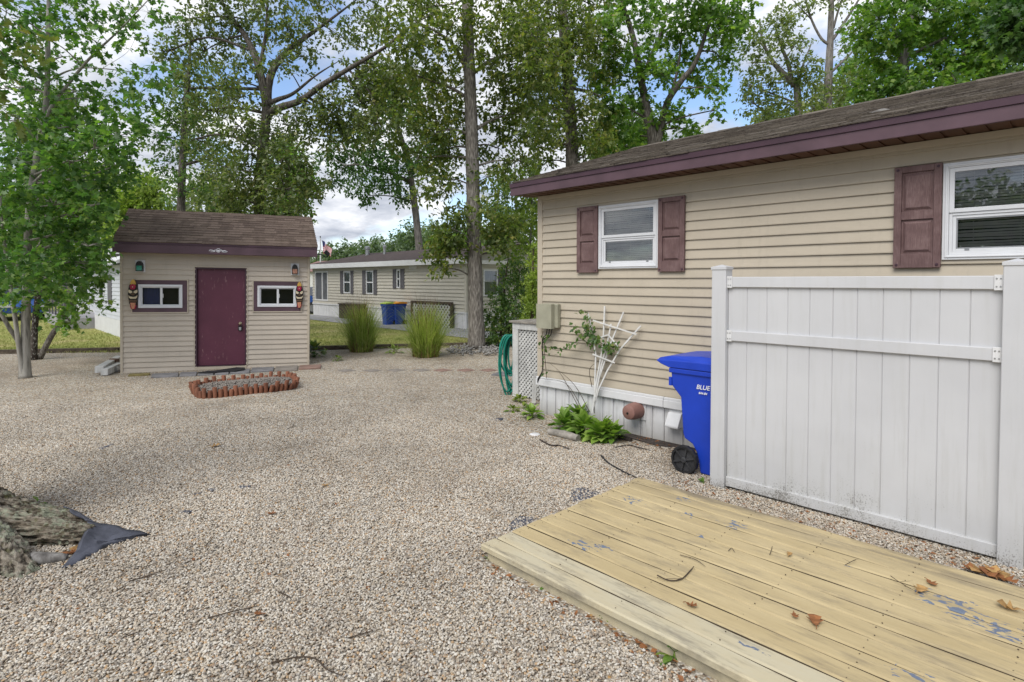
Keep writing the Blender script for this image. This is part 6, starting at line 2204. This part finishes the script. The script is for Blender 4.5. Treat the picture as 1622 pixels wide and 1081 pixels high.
# undergrowth between the big oak and the tan home
tree('leafy_shrub', 'leafy green shrub right of the big oak trunk, behind the hose', 'shrub',
     [[(792, 552, 16, .04), (795, 500, 16, .03), (800, 450, 16, .02), (806, 400, 16, .01)], [(800, 552, 16, .03), (815, 480, 16, .02), (825, 420, 16, .01)]],
     C([(785, 525, 24), (805, 515), (790, 490), (815, 480), (800, 460), (825, 445), (808, 535, 24), (830, 500), (778, 545, 16), (815, 425, 24), (838, 460, 24), (830, 535, 24), (795, 545, 18), (775, 500, 14)], 15.8, 27, 1.2, .75, .5), 'leaf_oak_green', 'twig', .085, 260, twigs=5)
tree('young_tree', 'young light green tree between the shrub and the tan home corner', 'tree',
     [[(835, 548, 17.5, .05), (838, 440, 17.5, .04), (842, 340, 17.5, .025), (843, 290, 17.5, .015)]],
     C([(835, 400), (815, 385, 24), (850, 370), (830, 350), (850, 320), (822, 325, 24), (845, 290, 24), (805, 410, 22), (860, 400), (800, 365, 18), (838, 270, 20), (860, 340), (815, 300, 18)], 17.5, 27, .9), 'leaf_lime', 'bark_far', .10, 210, twigs=5)
tree('columnar_cedar', 'narrow bright green cedar beside the corner of the tan home', 'shrub',
     [[(843, 560, 12.5, .04), (843, 480, 12.5, .035), (845, 390, 12.5, .012)]],
     C([(840, 505, 13), (846, 490, 14), (838, 480, 13), (846, 465, 13), (841, 450, 12), (847, 435, 11), (843, 420, 10), (846, 405, 8), (846, 392, 6), (838, 520, 14), (848, 520, 14), (843, 540, 14)], 12.5, 13, .9, 1.0, .1), 'leaf_lime', 'twig', .05, 300, twigs=4, droop=-.5)


# ---- fuller crowns further back
def bg_tree(label, px, dep, ytop, ybot, rpx, mat, size, n=26, per=150, name='background_tree', bark_='bark_far', w=1.0):
    py0 = 445 + F * EYE / dep
    cl = []
    for k in range(n):
        v = rng.normal(size=2); v /= max(1e-6, np.linalg.norm(v)); r = rng.random() ** .5
        yc, yr = (ytop + ybot) / 2, (ybot - ytop) / 2
        rr = rpx * rng.uniform(.26, .42)
        cl.append((px + v[0] * r * (rpx - rr * .7), yc + v[1] * r * (yr - rr * .5), dep + rng.uniform(-1, 1) * rpx * dep / F * .7, rr, rr * .75, w))
    return tree(name, label, 'tree', [[(px, py0, dep, .22), (px + 2, (py0 + ybot) / 2, dep, .18), (px - 2, ybot, dep, .15), (px + 3, (ytop + ybot) / 2, dep, .1), (px, ytop + 8, dep, .03)]], cl, mat, bark_, size, per, group='background trees', twigs=3)


for a in (('bright tree beyond the lawn, behind the maple at the left edge', 30, 30, 300, 480, 80, 'leaf_bright', .24),
          ('lime green tree behind the left roof corner of the shed', 215, 27, 265, 400, 62, 'leaf_lime', .20),
          ('yellow green tree behind the maple and the white house', 130, 34, 250, 430, 80, 'leaf_lime', .26),
          ('pale tree behind the thin trunk above the shed roof', 325, 36, 255, 420, 70, 'leaf_pale', .26),
          ('fresh green tree behind the right half of the shed roof', 455, 38, 225, 400, 52, 'leaf_bright', .26),
          ('green tree behind the right end of the far home roof', 722, 48, 345, 450, 48, 'leaf_bright', .30),
          ('green tree beyond the young light green one', 815, 32, 240, 470, 60, 'leaf_oak_green', .22),
          ('low pale tree over the tan home roof, left of the leaning oak', 1215, 32, 165, 330, 60, 'leaf_pale', .22),
          ('yellow green tree behind the bare forked oak over the roof', 1300, 32, 120, 330, 62, 'leaf_pale', .22),
          ('fresh green tree low behind the middle of the roof, right of the forked oak', 1365, 30, 85, 300, 55, 'leaf_bright', .22),
          ('green tree behind the forked maple, low over the roof', 1000, 34, 150, 330, 62, 'leaf_oak_green', .24),
          ('deep green tree far behind the maple crown at upper left', 90, 40, 120, 330, 90, 'leaf_oak_green', .30),
          ('tree reflected in the windows, behind the dense maple at the right', 1580, 26, 60, 300, 90, 'leaf_oak_green', .22)):
    bg_tree(*a)


# trees across the yard behind the photographer, seen only as reflections in the window panes
def free_tree(label, x, y, h, r, mat, nn=30):
    t = thing('yard_tree', label, 'tree', (x, y, 0), 'trees reflected in the window panes')
    mb = MB(); pp, rr = spline([(x, y, -.05), (x + .1, y, h * .4), (x, y + .1, h * .75), (x, y, h)], [.25, .2, .12, .03], 5); mb.tube(pp, rr, 10)
    cl = []
    for k in range(nn):
        v = rng.normal(size=3); v /= np.linalg.norm(v)
        c = np.array((x, y, h * .72)) + v * np.array((r, r, h * .28)) * rng.random() ** .5
        cl.append((Vector(c), (r * .32, r * .32, r * .25), 1.0))
        mb.tube([(x, y, h * .6), tuple(c)], [.05, .015], 5, caps=False)
    obj('trunk', mb, 'bark_dark', t, smooth=True)
    pos, dd, n2, ss = clump_leaves(cl, 110, .22, .3)
    V, F_, S = leaf_arrays(pos, dd, n2, ss, LEAF_PLAIN)
    np_mesh('crown', V, F_, S, mat, t)


free_tree('broad tree behind the photographer, reflected in the right window', -2.5, -15, 5.0, 2.2, 'leaf_oak_green')
free_tree('tall tree behind the photographer, reflected in the right window', 3.0, -17, 6.0, 2.0, 'leaf_oak')
free_tree('tree behind the photographer, reflected in the left window', -9.5, -14, 5.2, 2.2, 'leaf_oak_green')


# ---- the wooded ridge along the horizon, one mass
def far_wood():
    cl = []
    for k in range(330):
        px = rng.uniform(-500, 2100)
        dep = rng.uniform(90, 150)
        hgt = 6.0 + 6 * (px > 640) * min(1, (px - 640) / 120) + rng.uniform(-1, 3)
        p = P(px, 445, dep)
        r = rng.uniform(1.8, 3.4)
        z = rng.random() ** .5 * hgt * .9
        cl.append((Vector((p.x, p.y, z)), (r, r, r * .75), 1.0))
    for k in range(200):
        px = rng.uniform(480, 800); dep = rng.uniform(85, 130)
        f = min(1, max(0, (px - 500) / 160))
        hgt = 5.2 + 4.2 * f * f + rng.uniform(-1, 1.2)
        p = P(px, 445, dep); r = rng.uniform(1.3, 2.3)
        cl.append((Vector((p.x, p.y, rng.random() ** .4 * hgt)), (r, r, r * .7), 1.0))
    pos, dd, nn, ss = clump_leaves(cl, 190, .55, .2)
    V, F_, S = leaf_arrays(pos, dd, nn, ss, LEAF_PLAIN)
    kind(np_mesh('distant_wood', V, F_, S, 'leaf_far_hazed'), 'stuff')


far_wood()


# ================================================================== the long far home beyond the lawn
def far_home():
    FY = 13.4
    f = lambda px, py=450: WY(px, py, FY)
    xb = f(739, 500).x; xa = f(496, 480).x
    t = thing('mobile_home', 'long pale mobile home with a white eave and grey shutters, beyond the lawn', 'house', (xb, FY, 0))
    zs, zw = .64, 2.44
    zeave = 2.62
    wins = [(f(545).x, f(555.8).x, f(550, 464.7).z, f(550, 430).z), (f(580.7).x, f(592).x, f(586, 466).z, f(586, 429.2).z), (f(629.2).x, f(634.7).x, f(632, 456.6).z, f(632, 427.4).z)]
    shut = [(f(540).x, f(544.4).x, 0), (f(556.4).x, f(560.6).x, 0), (f(575).x, f(580).x, 1), (f(592.8).x, f(598).x, 1), (f(623.3).x, f(628.6).x, 2), (f(635.4).x, f(641.4).x, 2)]
    po = (f(499.5).x, f(520).x, f(510, 476.6).z, f(510, 430).z)
    holes = [(w[0] + .02, w[1] - .02, w[2] + .02, w[3] - .02) for w in wins] + [po]
    mb = MB(); siding(mb, xa, xb - .08, zs, zw, .14, holes, FY, .03)
    obj('wall', mb, 'far_vinyl', t)
    D = 5.2
    # end wall facing the tan home
    wz = (WX(765, 450, xb).y, WX(788, 450, xb).y, WX(776, 470, xb).z, WX(776, 427, xb).z)
    sm = MB(); siding(sm, -(FY + D), -FY - .08, zs, zw + .1, .14, [(-wz[1] + .02, -wz[0] - .02, wz[2] + .02, wz[3] - .02)], 0, .03)
    sm.v = [(xb - y, -x, z) for (x, y, z) in sm.v]
    sm.f = [tuple(reversed(q)) for q in sm.f]
    obj('end_wall', sm, 'far_vinyl', t)
    mb = MB()
    mb.box((xa, FY + D - .1, zs), (xb - .03, FY + D, zw)); mb.box((xa, FY + .03, zs), (xa + .1, FY + D - .1, zw))
    mb.prism([(FY + .02, zw + .1), (FY + D - .02, zw + .1), (FY + D / 2, zw + .95)], 0, xb - .08, xb - .02)
    obj('rear_wall', mb, 'far_vinyl', t)
    mb = MB(); mb.box((xb - .08, FY - .036, zs), (xb + .036, FY + .08, zw))
    obj('corner_trim', mb, 'far_vinyl', t)
    mb = MB()
    x = xa
    k = 0
    while x < xb:
        if abs(k - 10) > -1: mb.box((x + .012, FY + .0, -.03), (min(x + .29, xb), FY + .03, zs - .05))
        x += .30; k += 1
    mb.box((xa, FY + .012, -.03), (xb, FY + .04, zs - .05)); mb.box((xb - .04, FY + .04, -.03), (xb, FY + D, zs - .05))
    obj('skirting', mb, 'white_trim', t)
    mb = MB(); mb.box((xa - .02, FY - .035, zs - .05), (xb + .03, FY + .05, zs + .01)); mb.box((xb - .05, FY + .05, zs - .05), (xb + .03, FY + D, zs + .01))
    obj('skirting_cap', mb, 'white_trim', t)
    # roof
    ye, yr, zr = FY - .30, FY + D / 2, 3.28
    mb = MB()
    r0 = xa + 1.2
    a0, a1 = xa - .25, xb + .25
    vs = [(a0, ye, zeave), (a1, ye, zeave), (a1, yr, zr), (r0, yr, zr), (a0, FY + D + .3, zeave), (a1, FY + D + .3, zeave)]
    lo = [(x, y, z - .06) for x, y, z in vs]
    mb.add(vs + lo, [(0, 1, 2, 3), (3, 2, 5, 4), (0, 3, 4), (7, 6, 9, 8), (8, 9, 10, 11), (6, 10, 9), (0, 6, 7, 1), (1, 7, 8, 2), (2, 8, 11, 5), (4, 5, 11, 10), (0, 4, 10, 6)])
    rf = obj('roof', mb, 'roof_far', t)
    c = f(582, 405)
    for (px, py, s) in ((582, 406, .16), (609, 404, .09)):
        x = WY(px, 405, FY + 1.9).x; z0 = zeave + (1.9 + .3) / (yr - ye) * (zr - zeave)
        mb = MB(); mb.lathe([(s * .7, z0 - .1), (s * .7, z0 + .30), (s, z0 + .32), (s, z0 + .42), (s * .3, z0 + .46)], 12, (x, FY + 1.9, 0))
        obj('roof_vent', mb, 'steel', rf)
    mb = MB(); mb.box((a0, ye - .02, zeave - .20), (a1, ye + .0, zeave + .015)); mb.box((a1 - .02, ye, zeave - .2), (a1, FY + D + .3, zeave - .06))
    obj('fascia', mb, 'white_trim', t)
    mb = MB(); mb.box((a0, ye + .001, zw - .02), (a1 - .021, FY + .02, zw))
    obj('soffit', mb, 'white_trim', t)
    for w in wins:
        m1 = MB(); frame_ring(m1, w[0], w[1], w[2], w[3], .05, FY - .035, FY + .02)
        zm = (w[2] + w[3]) / 2; m1.box((w[0] + .05, FY - .025, zm - .025), (w[1] - .05, FY + .01, zm + .025))
        win = obj('window', m1, 'white_vinyl_frame', t)
        m1 = MB(); m1.quad((w[0] + .04, FY - .005, w[2] + .04), (w[1] - .04, FY - .005, w[2] + .04), (w[1] - .04, FY - .005, w[3] - .04), (w[0] + .04, FY - .005, w[3] - .04))
        obj('pane', m1, 'pane_glass', win)
        m1 = MB(); n = 12
        for i in range(n):
            if w is wins[1] and 3 < i < 9: z0 = zm
            else: z0 = w[2]
            x0, x1 = w[0] + (w[1] - w[0]) * i / n, w[0] + (w[1] - w[0]) * (i + 1) / n
            m1.quad((x0, FY + .06 + .02 * (i % 2), z0), (x1, FY + .06 + .02 * ((i + 1) % 2), z0), (x1, FY + .06 + .02 * ((i + 1) % 2), w[3]), (x0, FY + .06 + .02 * (i % 2), w[3]))
        obj('curtain', m1, 'curtain', win)
        m1 = MB(); m1.box((w[0] - .1, FY + .3, w[2] - .1), (w[1] + .1, FY + .34, w[3] + .1)); obj('room', m1, 'room_dark', win)
    for (a, b, i) in shut:
        w = wins[i]
        m1 = MB(); frame_ring(m1, a, b, w[2] - .02, w[3] + .02, .05, FY - .045, FY - .012)
        m1.box((a + .05, FY - .035, w[2] + .03), (b - .05, FY - .012, w[3] - .03))
        zm = (w[2] + w[3]) / 2; m1.box((a + .05, FY - .045, zm - .03), (b - .05, FY - .0355, zm + .03))
        obj('shutter', m1, 'grey_shutter', t)
    # end window
    sy = lambda y: y
    m1 = MB(); y0, y1, z0, z1 = wz
    for (ya, yb, za, zb) in ((y0, y0 + .06, z0, z1), (y1 - .06, y1, z0, z1), (y0 + .06, y1 - .06, z0, z0 + .06), (y0 + .06, y1 - .06, z1 - .06, z1)):
        m1.box((xb - .02, ya, za), (xb + .03, yb, zb))
    win = obj('window', m1, 'white_vinyl_frame', t)
    m1 = MB(); m1.quad((xb + .0, y0 + .05, z0 + .05), (xb + .0, y1 - .05, z0 + .05), (xb + .0, y1 - .05, z1 - .05), (xb + .0, y0 + .05, z1 - .05)); obj('pane', m1, 'pane_glass', win)
    m1 = MB(); m1.box((xb - .14, y0 - .1, z0 - .1), (xb - .1, y1 + .1, z1 + .1)); obj('curtain', m1, 'curtain', win)
    m1 = MB(); m1.box((xb + .001, y1 + .01, z0), (xb + .03, y1 + .4, z1)); obj('shutter', m1, 'grey_shutter', t)
    # gable vent and the screened porch at the far end
    a, b = f(649, 426), f(661, 421.5)
    m1 = MB(); frame_ring(m1, a.x, b.x, a.z, b.z, .03, FY - .04, FY - .012)
    for k in range(4): 
        z = a.z + .04 + k * (b.z - a.z - .06) / 4; m1.box((a.x + .03, FY - .03, z), (b.x - .03, FY - .013, z + .012))
    obj('wall_vent', m1, 'white_trim', t)
    m1 = MB(); x0, x1, z0, z1 = po
    frame_ring(m1, x0, x1, z0, z1, .07, FY - .03, FY + .04); xm = (x0 + x1) / 2 + .1; m1.box((xm - .04, FY - .028, z0 + .07), (xm + .04, FY + .04, z1 - .07))
    pf = obj('porch_screen_frame', m1, 'white_trim', t)
    m1 = MB(); m1.box((x0 + .07, FY + .01, z0 + .07), (xm - .04, FY + .015, z1 - .07)); m1.box((xm + .04, FY + .01, z0 + .07), (x1 - .07, FY + .015, z1 - .07)); obj('screen', m1, 'screen_mesh', pf)
    return t


far_home()


# lattice screen, white tanks, brown panel by the far home
c0, c1 = G(652, 519), G(716.5, 521.5)
t = thing('lattice_screen', 'white diagonal lattice screen in a dark wooden frame beside the far home', 'screen', c1)
ys = c1.y
xs0, xs1 = WY(652, 500, ys).x, c1.x
zt = WY(716, 479, ys).z
mb = MB()
mb.box((xs0, ys - .05, zt - .09), (xs1, ys + .05, zt)); mb.box((xs1 - .09, ys - .05, -.03), (xs1, ys + .05, zt - .09)); mb.box((xs0, ys - .05, -.03), (xs0 + .09, ys + .05, zt - .09))
obj('frame', mb, 'dark_brown_board', t)
mb = MB()
s = .19
k = 0
for dirn in (1, -1):
    for k in range(-20, 60):
        base = xs0 + k * s
        z0, z1 = .03, zt - .09
        lo, hi = xs0 + .09, xs1 - .09
        za = lambda a: z0 + (a - base) * dirn
        if dirn > 0: t0, t1 = max(z0, za(lo)), min(z1, za(hi))
        else: t0, t1 = max(z0, za(hi)), min(z1, za(lo))
        if t1 - t0 < .05: continue
        mb.beam((base + dirn * (t0 - z0), ys - .005 * dirn, t0), (base + dirn * (t1 - z0), ys - .005 * dirn, t1), .055, .008, (0, 1, 0))
obj('lattice', mb, 'weathered_white', t)
mb = MB(); mb.box((xs0 + .1, ys + .10, .0), (xs1 - .1, ys + .13, zt - .1)); obj('shade_backing', mb, 'dark_brown_board', t)  # added dark sheet standing in for the shade behind the lattice
for px, lab in ((679, 'white tank top behind the lattice screen, the left of two'), (695, 'white tank top behind the lattice screen, the right of two')):
    p = WY(px, 500, ys + .5)
    zz = WY(px, 473, ys + .5).z
    mb = MB(); mb.lathe([(.20, 0), (.22, .05), (.22, zz - .12), (.20, zz - .06), (.12, zz - .01), (.10, zz)], 18, (0, 0, 0))
    o = obj('gas_tank', mb, 'white_plastic', smooth='auto'); o.location = (p.x, p.y, 0)
    cl = MB(); cl.lathe([(.11, zz - .02), (.11, zz + .07)], 14); obj('collar', cl, 'white_plastic', o, local=True)
    tag(o, lab, 'tank', 'white tanks by the far home')
a, b = G(537, 505), G(572, 508)
mb = MB(); z1 = WY(545, 481, a.y).z
mb.box((a.x, a.y, 0), (b.x, a.y + .9, z1 - .05)); mb.box((a.x - .05, a.y - .04, z1 - .05), (b.x + .05, a.y + .94, z1))
tag(obj('porch_steps', mb, 'dark_brown_board', origin=tuple(a)), 'dark brown boarded porch step box against the far home skirting', 'steps')


# ================================================================== white house at the left, cars, flag
def left_house():
    p0, p1 = G(190, 535), G(152, 522)
    HYl = (p0.y + p1.y) / 2
    f = lambda px, py=470: WY(px, py, HYl)
    t = thing('white_house', 'pale grey white sided house behind the maple, left of the shed', 'house', (p0.x, HYl, 0))
    x1 = f(150, 500).x; x0 = f(122, 500).x - 6; x2 = p0.x + 1.6
    zw = 2.75
    mb = MB(); siding(mb, x0, x1 + 1.8, .55, zw, .13, [], HYl + .6, .015); obj('wall', mb, 'grey_white_vinyl', t)
    mb = MB(); siding(mb, x1 + .05, x2, .55, 2.30, .13, [(f(172).x, f(178).x, 1.0, 2.0)], HYl, .015); obj('front_wall', mb, 'grey_white_vinyl', t)
    mb = MB(); mb.box((x1, HYl + .001, 0), (x1 + .05, HYl + 3, 2.3)); mb.box((x1 + .05, HYl - .01, -.03), (x2, HYl + .02, .55)); mb.box((x0, HYl + .59, -.03), (x1, HYl + .62, .55)); mb.box((x2 - .05, HYl + .02, 0), (x2, HYl + 4, 2.3)); mb.box((x0, HYl + 4.5, 0), (x2, HYl + 4.6, 2.3))
    obj('skirting', mb, 'white_trim', t)
    mb = MB()
    mb.add([(x1 - .2, HYl - .35, 2.30), (x2 + .2, HYl - .35, 2.30), (x2 + .2, HYl + 1.0, 2.75), (x1 - .2, HYl + 1.0, 2.75), (x1 - .2, HYl - .35, 2.40), (x2 + .2, HYl - .35, 2.40), (x2 + .2, HYl + 1.0, 2.85), (x1 - .2, HYl + 1.0, 2.85)],
           [(0, 3, 2, 1), (4, 5, 6, 7), (0, 1, 5, 4), (1, 2, 6, 5), (2, 3, 7, 6), (3, 0, 4, 7)])
    mb.prism([(HYl + .2, zw), (HYl + .2, zw + .16), (HYl + 2.9, zw + .95), (HYl + 5.0, zw + .16), (HYl + 5.0, zw)], 0, x0 - .3, x1 + 2.0)
    obj('roof', mb, 'white_trim', t)
    mb = MB(); a = f(172).x; b = f(178).x
    mb.box((a, HYl - .03, 1.0), (b, HYl + .02, 2.0)); obj('shutter', mb, 'grey_shutter', t)
    mb = MB(); a = f(158).x; b = f(166).x
    frame_ring(mb, a, b, 1.25, 2.0, .06, HYl - .04, HYl - .014); w = obj('window', mb, 'white_vinyl_frame', t)
    mb = MB(); mb.quad((a + .05, HYl - .02, 1.3), (b - .05, HYl - .02, 1.3), (b - .05, HYl - .02, 1.95), (a + .05, HYl - .02, 1.95)); obj('pane', mb, 'car_glass', w)
    # porch with rail and steps
    mb = MB(); q0, q1 = f(112, 520).x, x1 - .05
    mb.box((q0, HYl - .9, -.03), (q1, HYl + .58, .42)); pd = obj('porch', mb, 'concrete', t)
    mb = MB()
    for x in np.linspace(q0 + .1, q1 - .1, 7): mb.box((x - .03, HYl - .86, .42), (x + .03, HYl - .8, 1.25))
    mb.box((q0, HYl - .87, 1.25), (q1, HYl - .79, 1.32)); mb.box((q1 - .12, HYl - .9, .42), (q1, HYl - .78, 2.3))
    obj('railing', mb, 'grey_shutter', pd)


left_house()


def car(px, py, rot, label, mat, dep=None):
    c = G(px, py)
    m4_ = Matrix.Translation(c) @ Matrix.Rotation(rot, 4, 'Z')
    t = thing('parked_car', label, 'car', mat4=m4_, group='blue cars parked beyond the lawn')
    prof = [(-2.15, .35), (-2.2, .6), (-2.1, .85), (-1.5, .95), (-1.0, 1.40), (.4, 1.45), (1.1, .98), (1.95, .88), (2.2, .65), (2.2, .35)]
    mb = MB()
    n = len(prof)
    vs = []
    for (y, k) in ((-.88, 0), (-.80, 1), (.80, 1), (.88, 0)):
        for (x, z) in prof: vs.append((x, y, z if k else min(z, .95)))
    fs = [tuple(range(n)), tuple(range(4 * n - 1, 3 * n - 1, -1))]
    for s in range(3): fs += [(s * n + i, s * n + (i + 1) % n, (s + 1) * n + (i + 1) % n, (s + 1) * n + i) for i in range(n)]
    mb.add(vs, fs); obj('body', mb, mat, t, local=True, bevel=.04)
    for s in (-1, 1):
        mb = MB(); mb.add([(-1.3, s * .83, 1.0), (.95, s * .83, 1.0), (.35, s * .79, 1.38), (-.95, s * .79, 1.35)], [(0, 1, 2, 3)] if s < 0 else [(3, 2, 1, 0)])
        obj('side_window', mb, 'car_glass', t, local=True, solid=.01)
    mb = MB(); mb.add([(1.12, -.72, 1.0), (1.12, .72, 1.0), (.45, .68, 1.44), (.45, -.68, 1.44)], [(0, 1, 2, 3)]); obj('windscreen', mb, 'car_glass', t, local=True, solid=.015)
    for x in (-1.35, 1.35):
        for y in (-.84, .84):
            mb = MB(); mb.lathe([(.2, y - .1), (.33, y - .09), (.33, y + .09), (.2, y + .1)], 20, (x, 0, .33), axis=1); w = obj('wheel', mb, 'wheel_black', t, local=True)
            mb = MB(); mb.lathe([(.19, y - .105), (.19, y + .105)], 12, (x, 0, .33), axis=1); obj('rim', mb, 'steel', w, local=True)
    for y in (-.6, .6):
        mb = MB(); mb.box((2.19, y - .18, .62), (2.225, y + .18, .74)); obj('headlight', mb, 'white_plastic', t, local=True, bevel=.01)


car(478, 496, R(30), 'blue car parked between the shed and the far home, only a sliver showing', 'car_blue')
car(14, 506, R(10), 'blue car parked beyond the lawn at the left edge, behind the maple', 'car_blue')
# white neighbour beyond the far home
a = G(478, 478)
mb = MB(); 
t = thing('neighbour_house', 'white house with a pinkish roof far behind the shed corner', 'house', a)
mb.box((a.x - 5, a.y + 1, 0), (a.x + 1.5, a.y + 7, 2.6)); obj('wall', mb, 'white_trim', t)
mb = MB(); mb.prism([(a.y + .7, 2.6), (a.y + 4, 3.7), (a.y + 7.3, 2.6)], 0, a.x - 5.3, a.x + 1.8); obj('roof', mb, 'terracotta_plastic', t)
for k in range(3):
    mb = MB(); x = a.x - 3.2 + k * 1.7; mb.box((x, a.y + .97, .9), (x + .5, a.y + 1.01, 2.1)); w = obj('window', mb, 'grey_shutter', t)


def flag():
    d = 36.0
    b = P(508, 445, d); base = Vector((b.x, b.y, 0))
    ztop = P(508, 377, d).z
    t = thing('flag_pole', 'flag pole with a drooping striped flag, beyond the right end of the shed roof', 'flag', base)
    mb = MB(); mb.lathe([(.045, -.1), (.04, ztop - .4), (.03, ztop)], 10, tuple(base)); obj('pole', mb, 'white_plastic', t)
    mb = MB(); mb.lathe([(.02, ztop), (.05, ztop + .05), (.02, ztop + .10)], 8, tuple(base)); obj('finial', mb, 'black_metal', t)
    top = P(510, 381, d)
    u0 = P(517, 402, d) - top
    side = Vector((.6975, .7166, 0))
    mb = MB()
    nr, nc = 13, 16
    def pt(i, j):
        # i along the hoist (0 top .. 13), j along the fly (0 .. 16); the cloth hangs in folds
        s, f = i / nr, j / nc
        p = top + Vector((0, 0, -.80 * s * (1 - .45 * f))) + side * (.62 * f + .05 * math.sin(f * 9 + s * 2)) + Vector((0, 0, -.60 * f ** 1.15))
        return p + Vector((-.7166, .6975, 0)) * (.06 * math.sin(f * 11 + s))
    for i in range(nr):
        for j in range(nc):
            mb.cur = 2 if (i < 6 and j < 5) else (0 if i % 2 == 0 else 1)
            mb.quad(pt(i, j), pt(i + 1, j), pt(i + 1, j + 1), pt(i, j + 1))
    obj('flag', mb, ['flag_red', 'flag_white', 'flag_blue'], t)


flag()


# ================================================================== gravel: loose pebbles over the near part of the yard
def gravel():
    polys = [[G(-70, 1130), G(-70, 640), G(300, 640), G(720, 640), G(880, 700), G(1090, 712), Vector((-2.62, 4.9, 0)), Vector((-2.78, 4.9, 0)), Vector((-2.78, 2.36, 0)), Vector((-1.2, 2.36, 0)), G(1250, 1130), G(600, 1130)],
             [Vector((-2.78, 4.24, 0)), Vector((.35, 4.24, 0)), Vector((.35, 4.9, 0)), Vector((-2.62, 4.9, 0)), Vector((-2.78, 4.9, 0))],
             [G(1090, 712), Vector((-2.2, 5.5, 0)), Vector((-.4, 5.5, 0)), Vector((-.4, 4.9, 0)), Vector((-2.62, 4.9, 0))]]
    mb = MB()
    for p in polys:
        mb.quad(*[(q[0], q[1], .001) for q in p])
    o = obj('gravel', mb, 'pebble')
    kind(o, 'stuff')
    ng = bpy.data.node_groups.new('gravel', 'GeometryNodeTree')
    ng.interface.new_socket('Geometry', in_out='INPUT', socket_type='NodeSocketGeometry')
    ng.interface.new_socket('Geometry', in_out='OUTPUT', socket_type='NodeSocketGeometry')
    N = ng.nodes.new; L = ng.links.new
    gi, go = N('NodeGroupInput'), N('NodeGroupOutput')
    dp = N('GeometryNodeDistributePointsOnFaces'); dp.inputs['Density'].default_value = 9800
    ico = N('GeometryNodeMeshIcoSphere'); ico.inputs['Radius'].default_value = 1.0; ico.inputs['Subdivisions'].default_value = 2
    sp = N('GeometryNodeSetPosition')
    nz = N('ShaderNodeTexNoise'); nz.inputs['Scale'].default_value = .9
    sub = N('ShaderNodeVectorMath'); sub.operation = 'SUBTRACT'; sub.inputs[1].default_value = (.5, .5, .5)
    scl = N('ShaderNodeVectorMath'); scl.operation = 'SCALE'; scl.inputs['Scale'].default_value = 1.1
    L(nz.outputs['Color'], sub.inputs[0]); L(sub.outputs[0], scl.inputs[0]); L(scl.outputs[0], sp.inputs['Offset'])
    L(ico.outputs[0], sp.inputs['Geometry'])
    sm = N('GeometryNodeSetMaterial'); sm.inputs['Material'].default_value = M['pebble']
    L(sp.outputs[0], sm.inputs['Geometry'])
    sh = N('GeometryNodeSetShadeSmooth'); L(sm.outputs[0], sh.inputs[0])
    ip = N('GeometryNodeInstanceOnPoints')
    rr = N('FunctionNodeRandomValue'); rr.data_type = 'FLOAT_VECTOR'; rr.inputs[0].default_value = (-.6, -.6, 0); rr.inputs[1].default_value = (.6, .6, 6.283)
    rs = N('FunctionNodeRandomValue'); rs.data_type = 'FLOAT_VECTOR'; rs.inputs[0].default_value = (.0046, .0036, .0030); rs.inputs[1].default_value = (.0108, .0084, .0062); rs.inputs['Seed'].default_value = 5
    pz = N('GeometryNodeSetPosition')
    rz = N('FunctionNodeRandomValue'); rz.data_type = 'FLOAT_VECTOR'; rz.inputs[0].default_value = (0, 0, .0); rz.inputs[1].default_value = (0, 0, .011); rz.inputs['Seed'].default_value = 9
    L(gi.outputs[0], dp.inputs[0]); L(dp.outputs['Points'], pz.inputs[0]); L(rz.outputs[0], pz.inputs['Offset'])
    L(pz.outputs[0], ip.inputs['Points']); L(sh.outputs[0], ip.inputs['Instance'])
    L(rr.outputs[0], ip.inputs['Rotation']); L(rs.outputs[0], ip.inputs['Scale'])
    L(ip.outputs[0], go.inputs[0])
    md = o.modifiers.new('gravel', 'NODES'); md.node_group = ng


gravel()
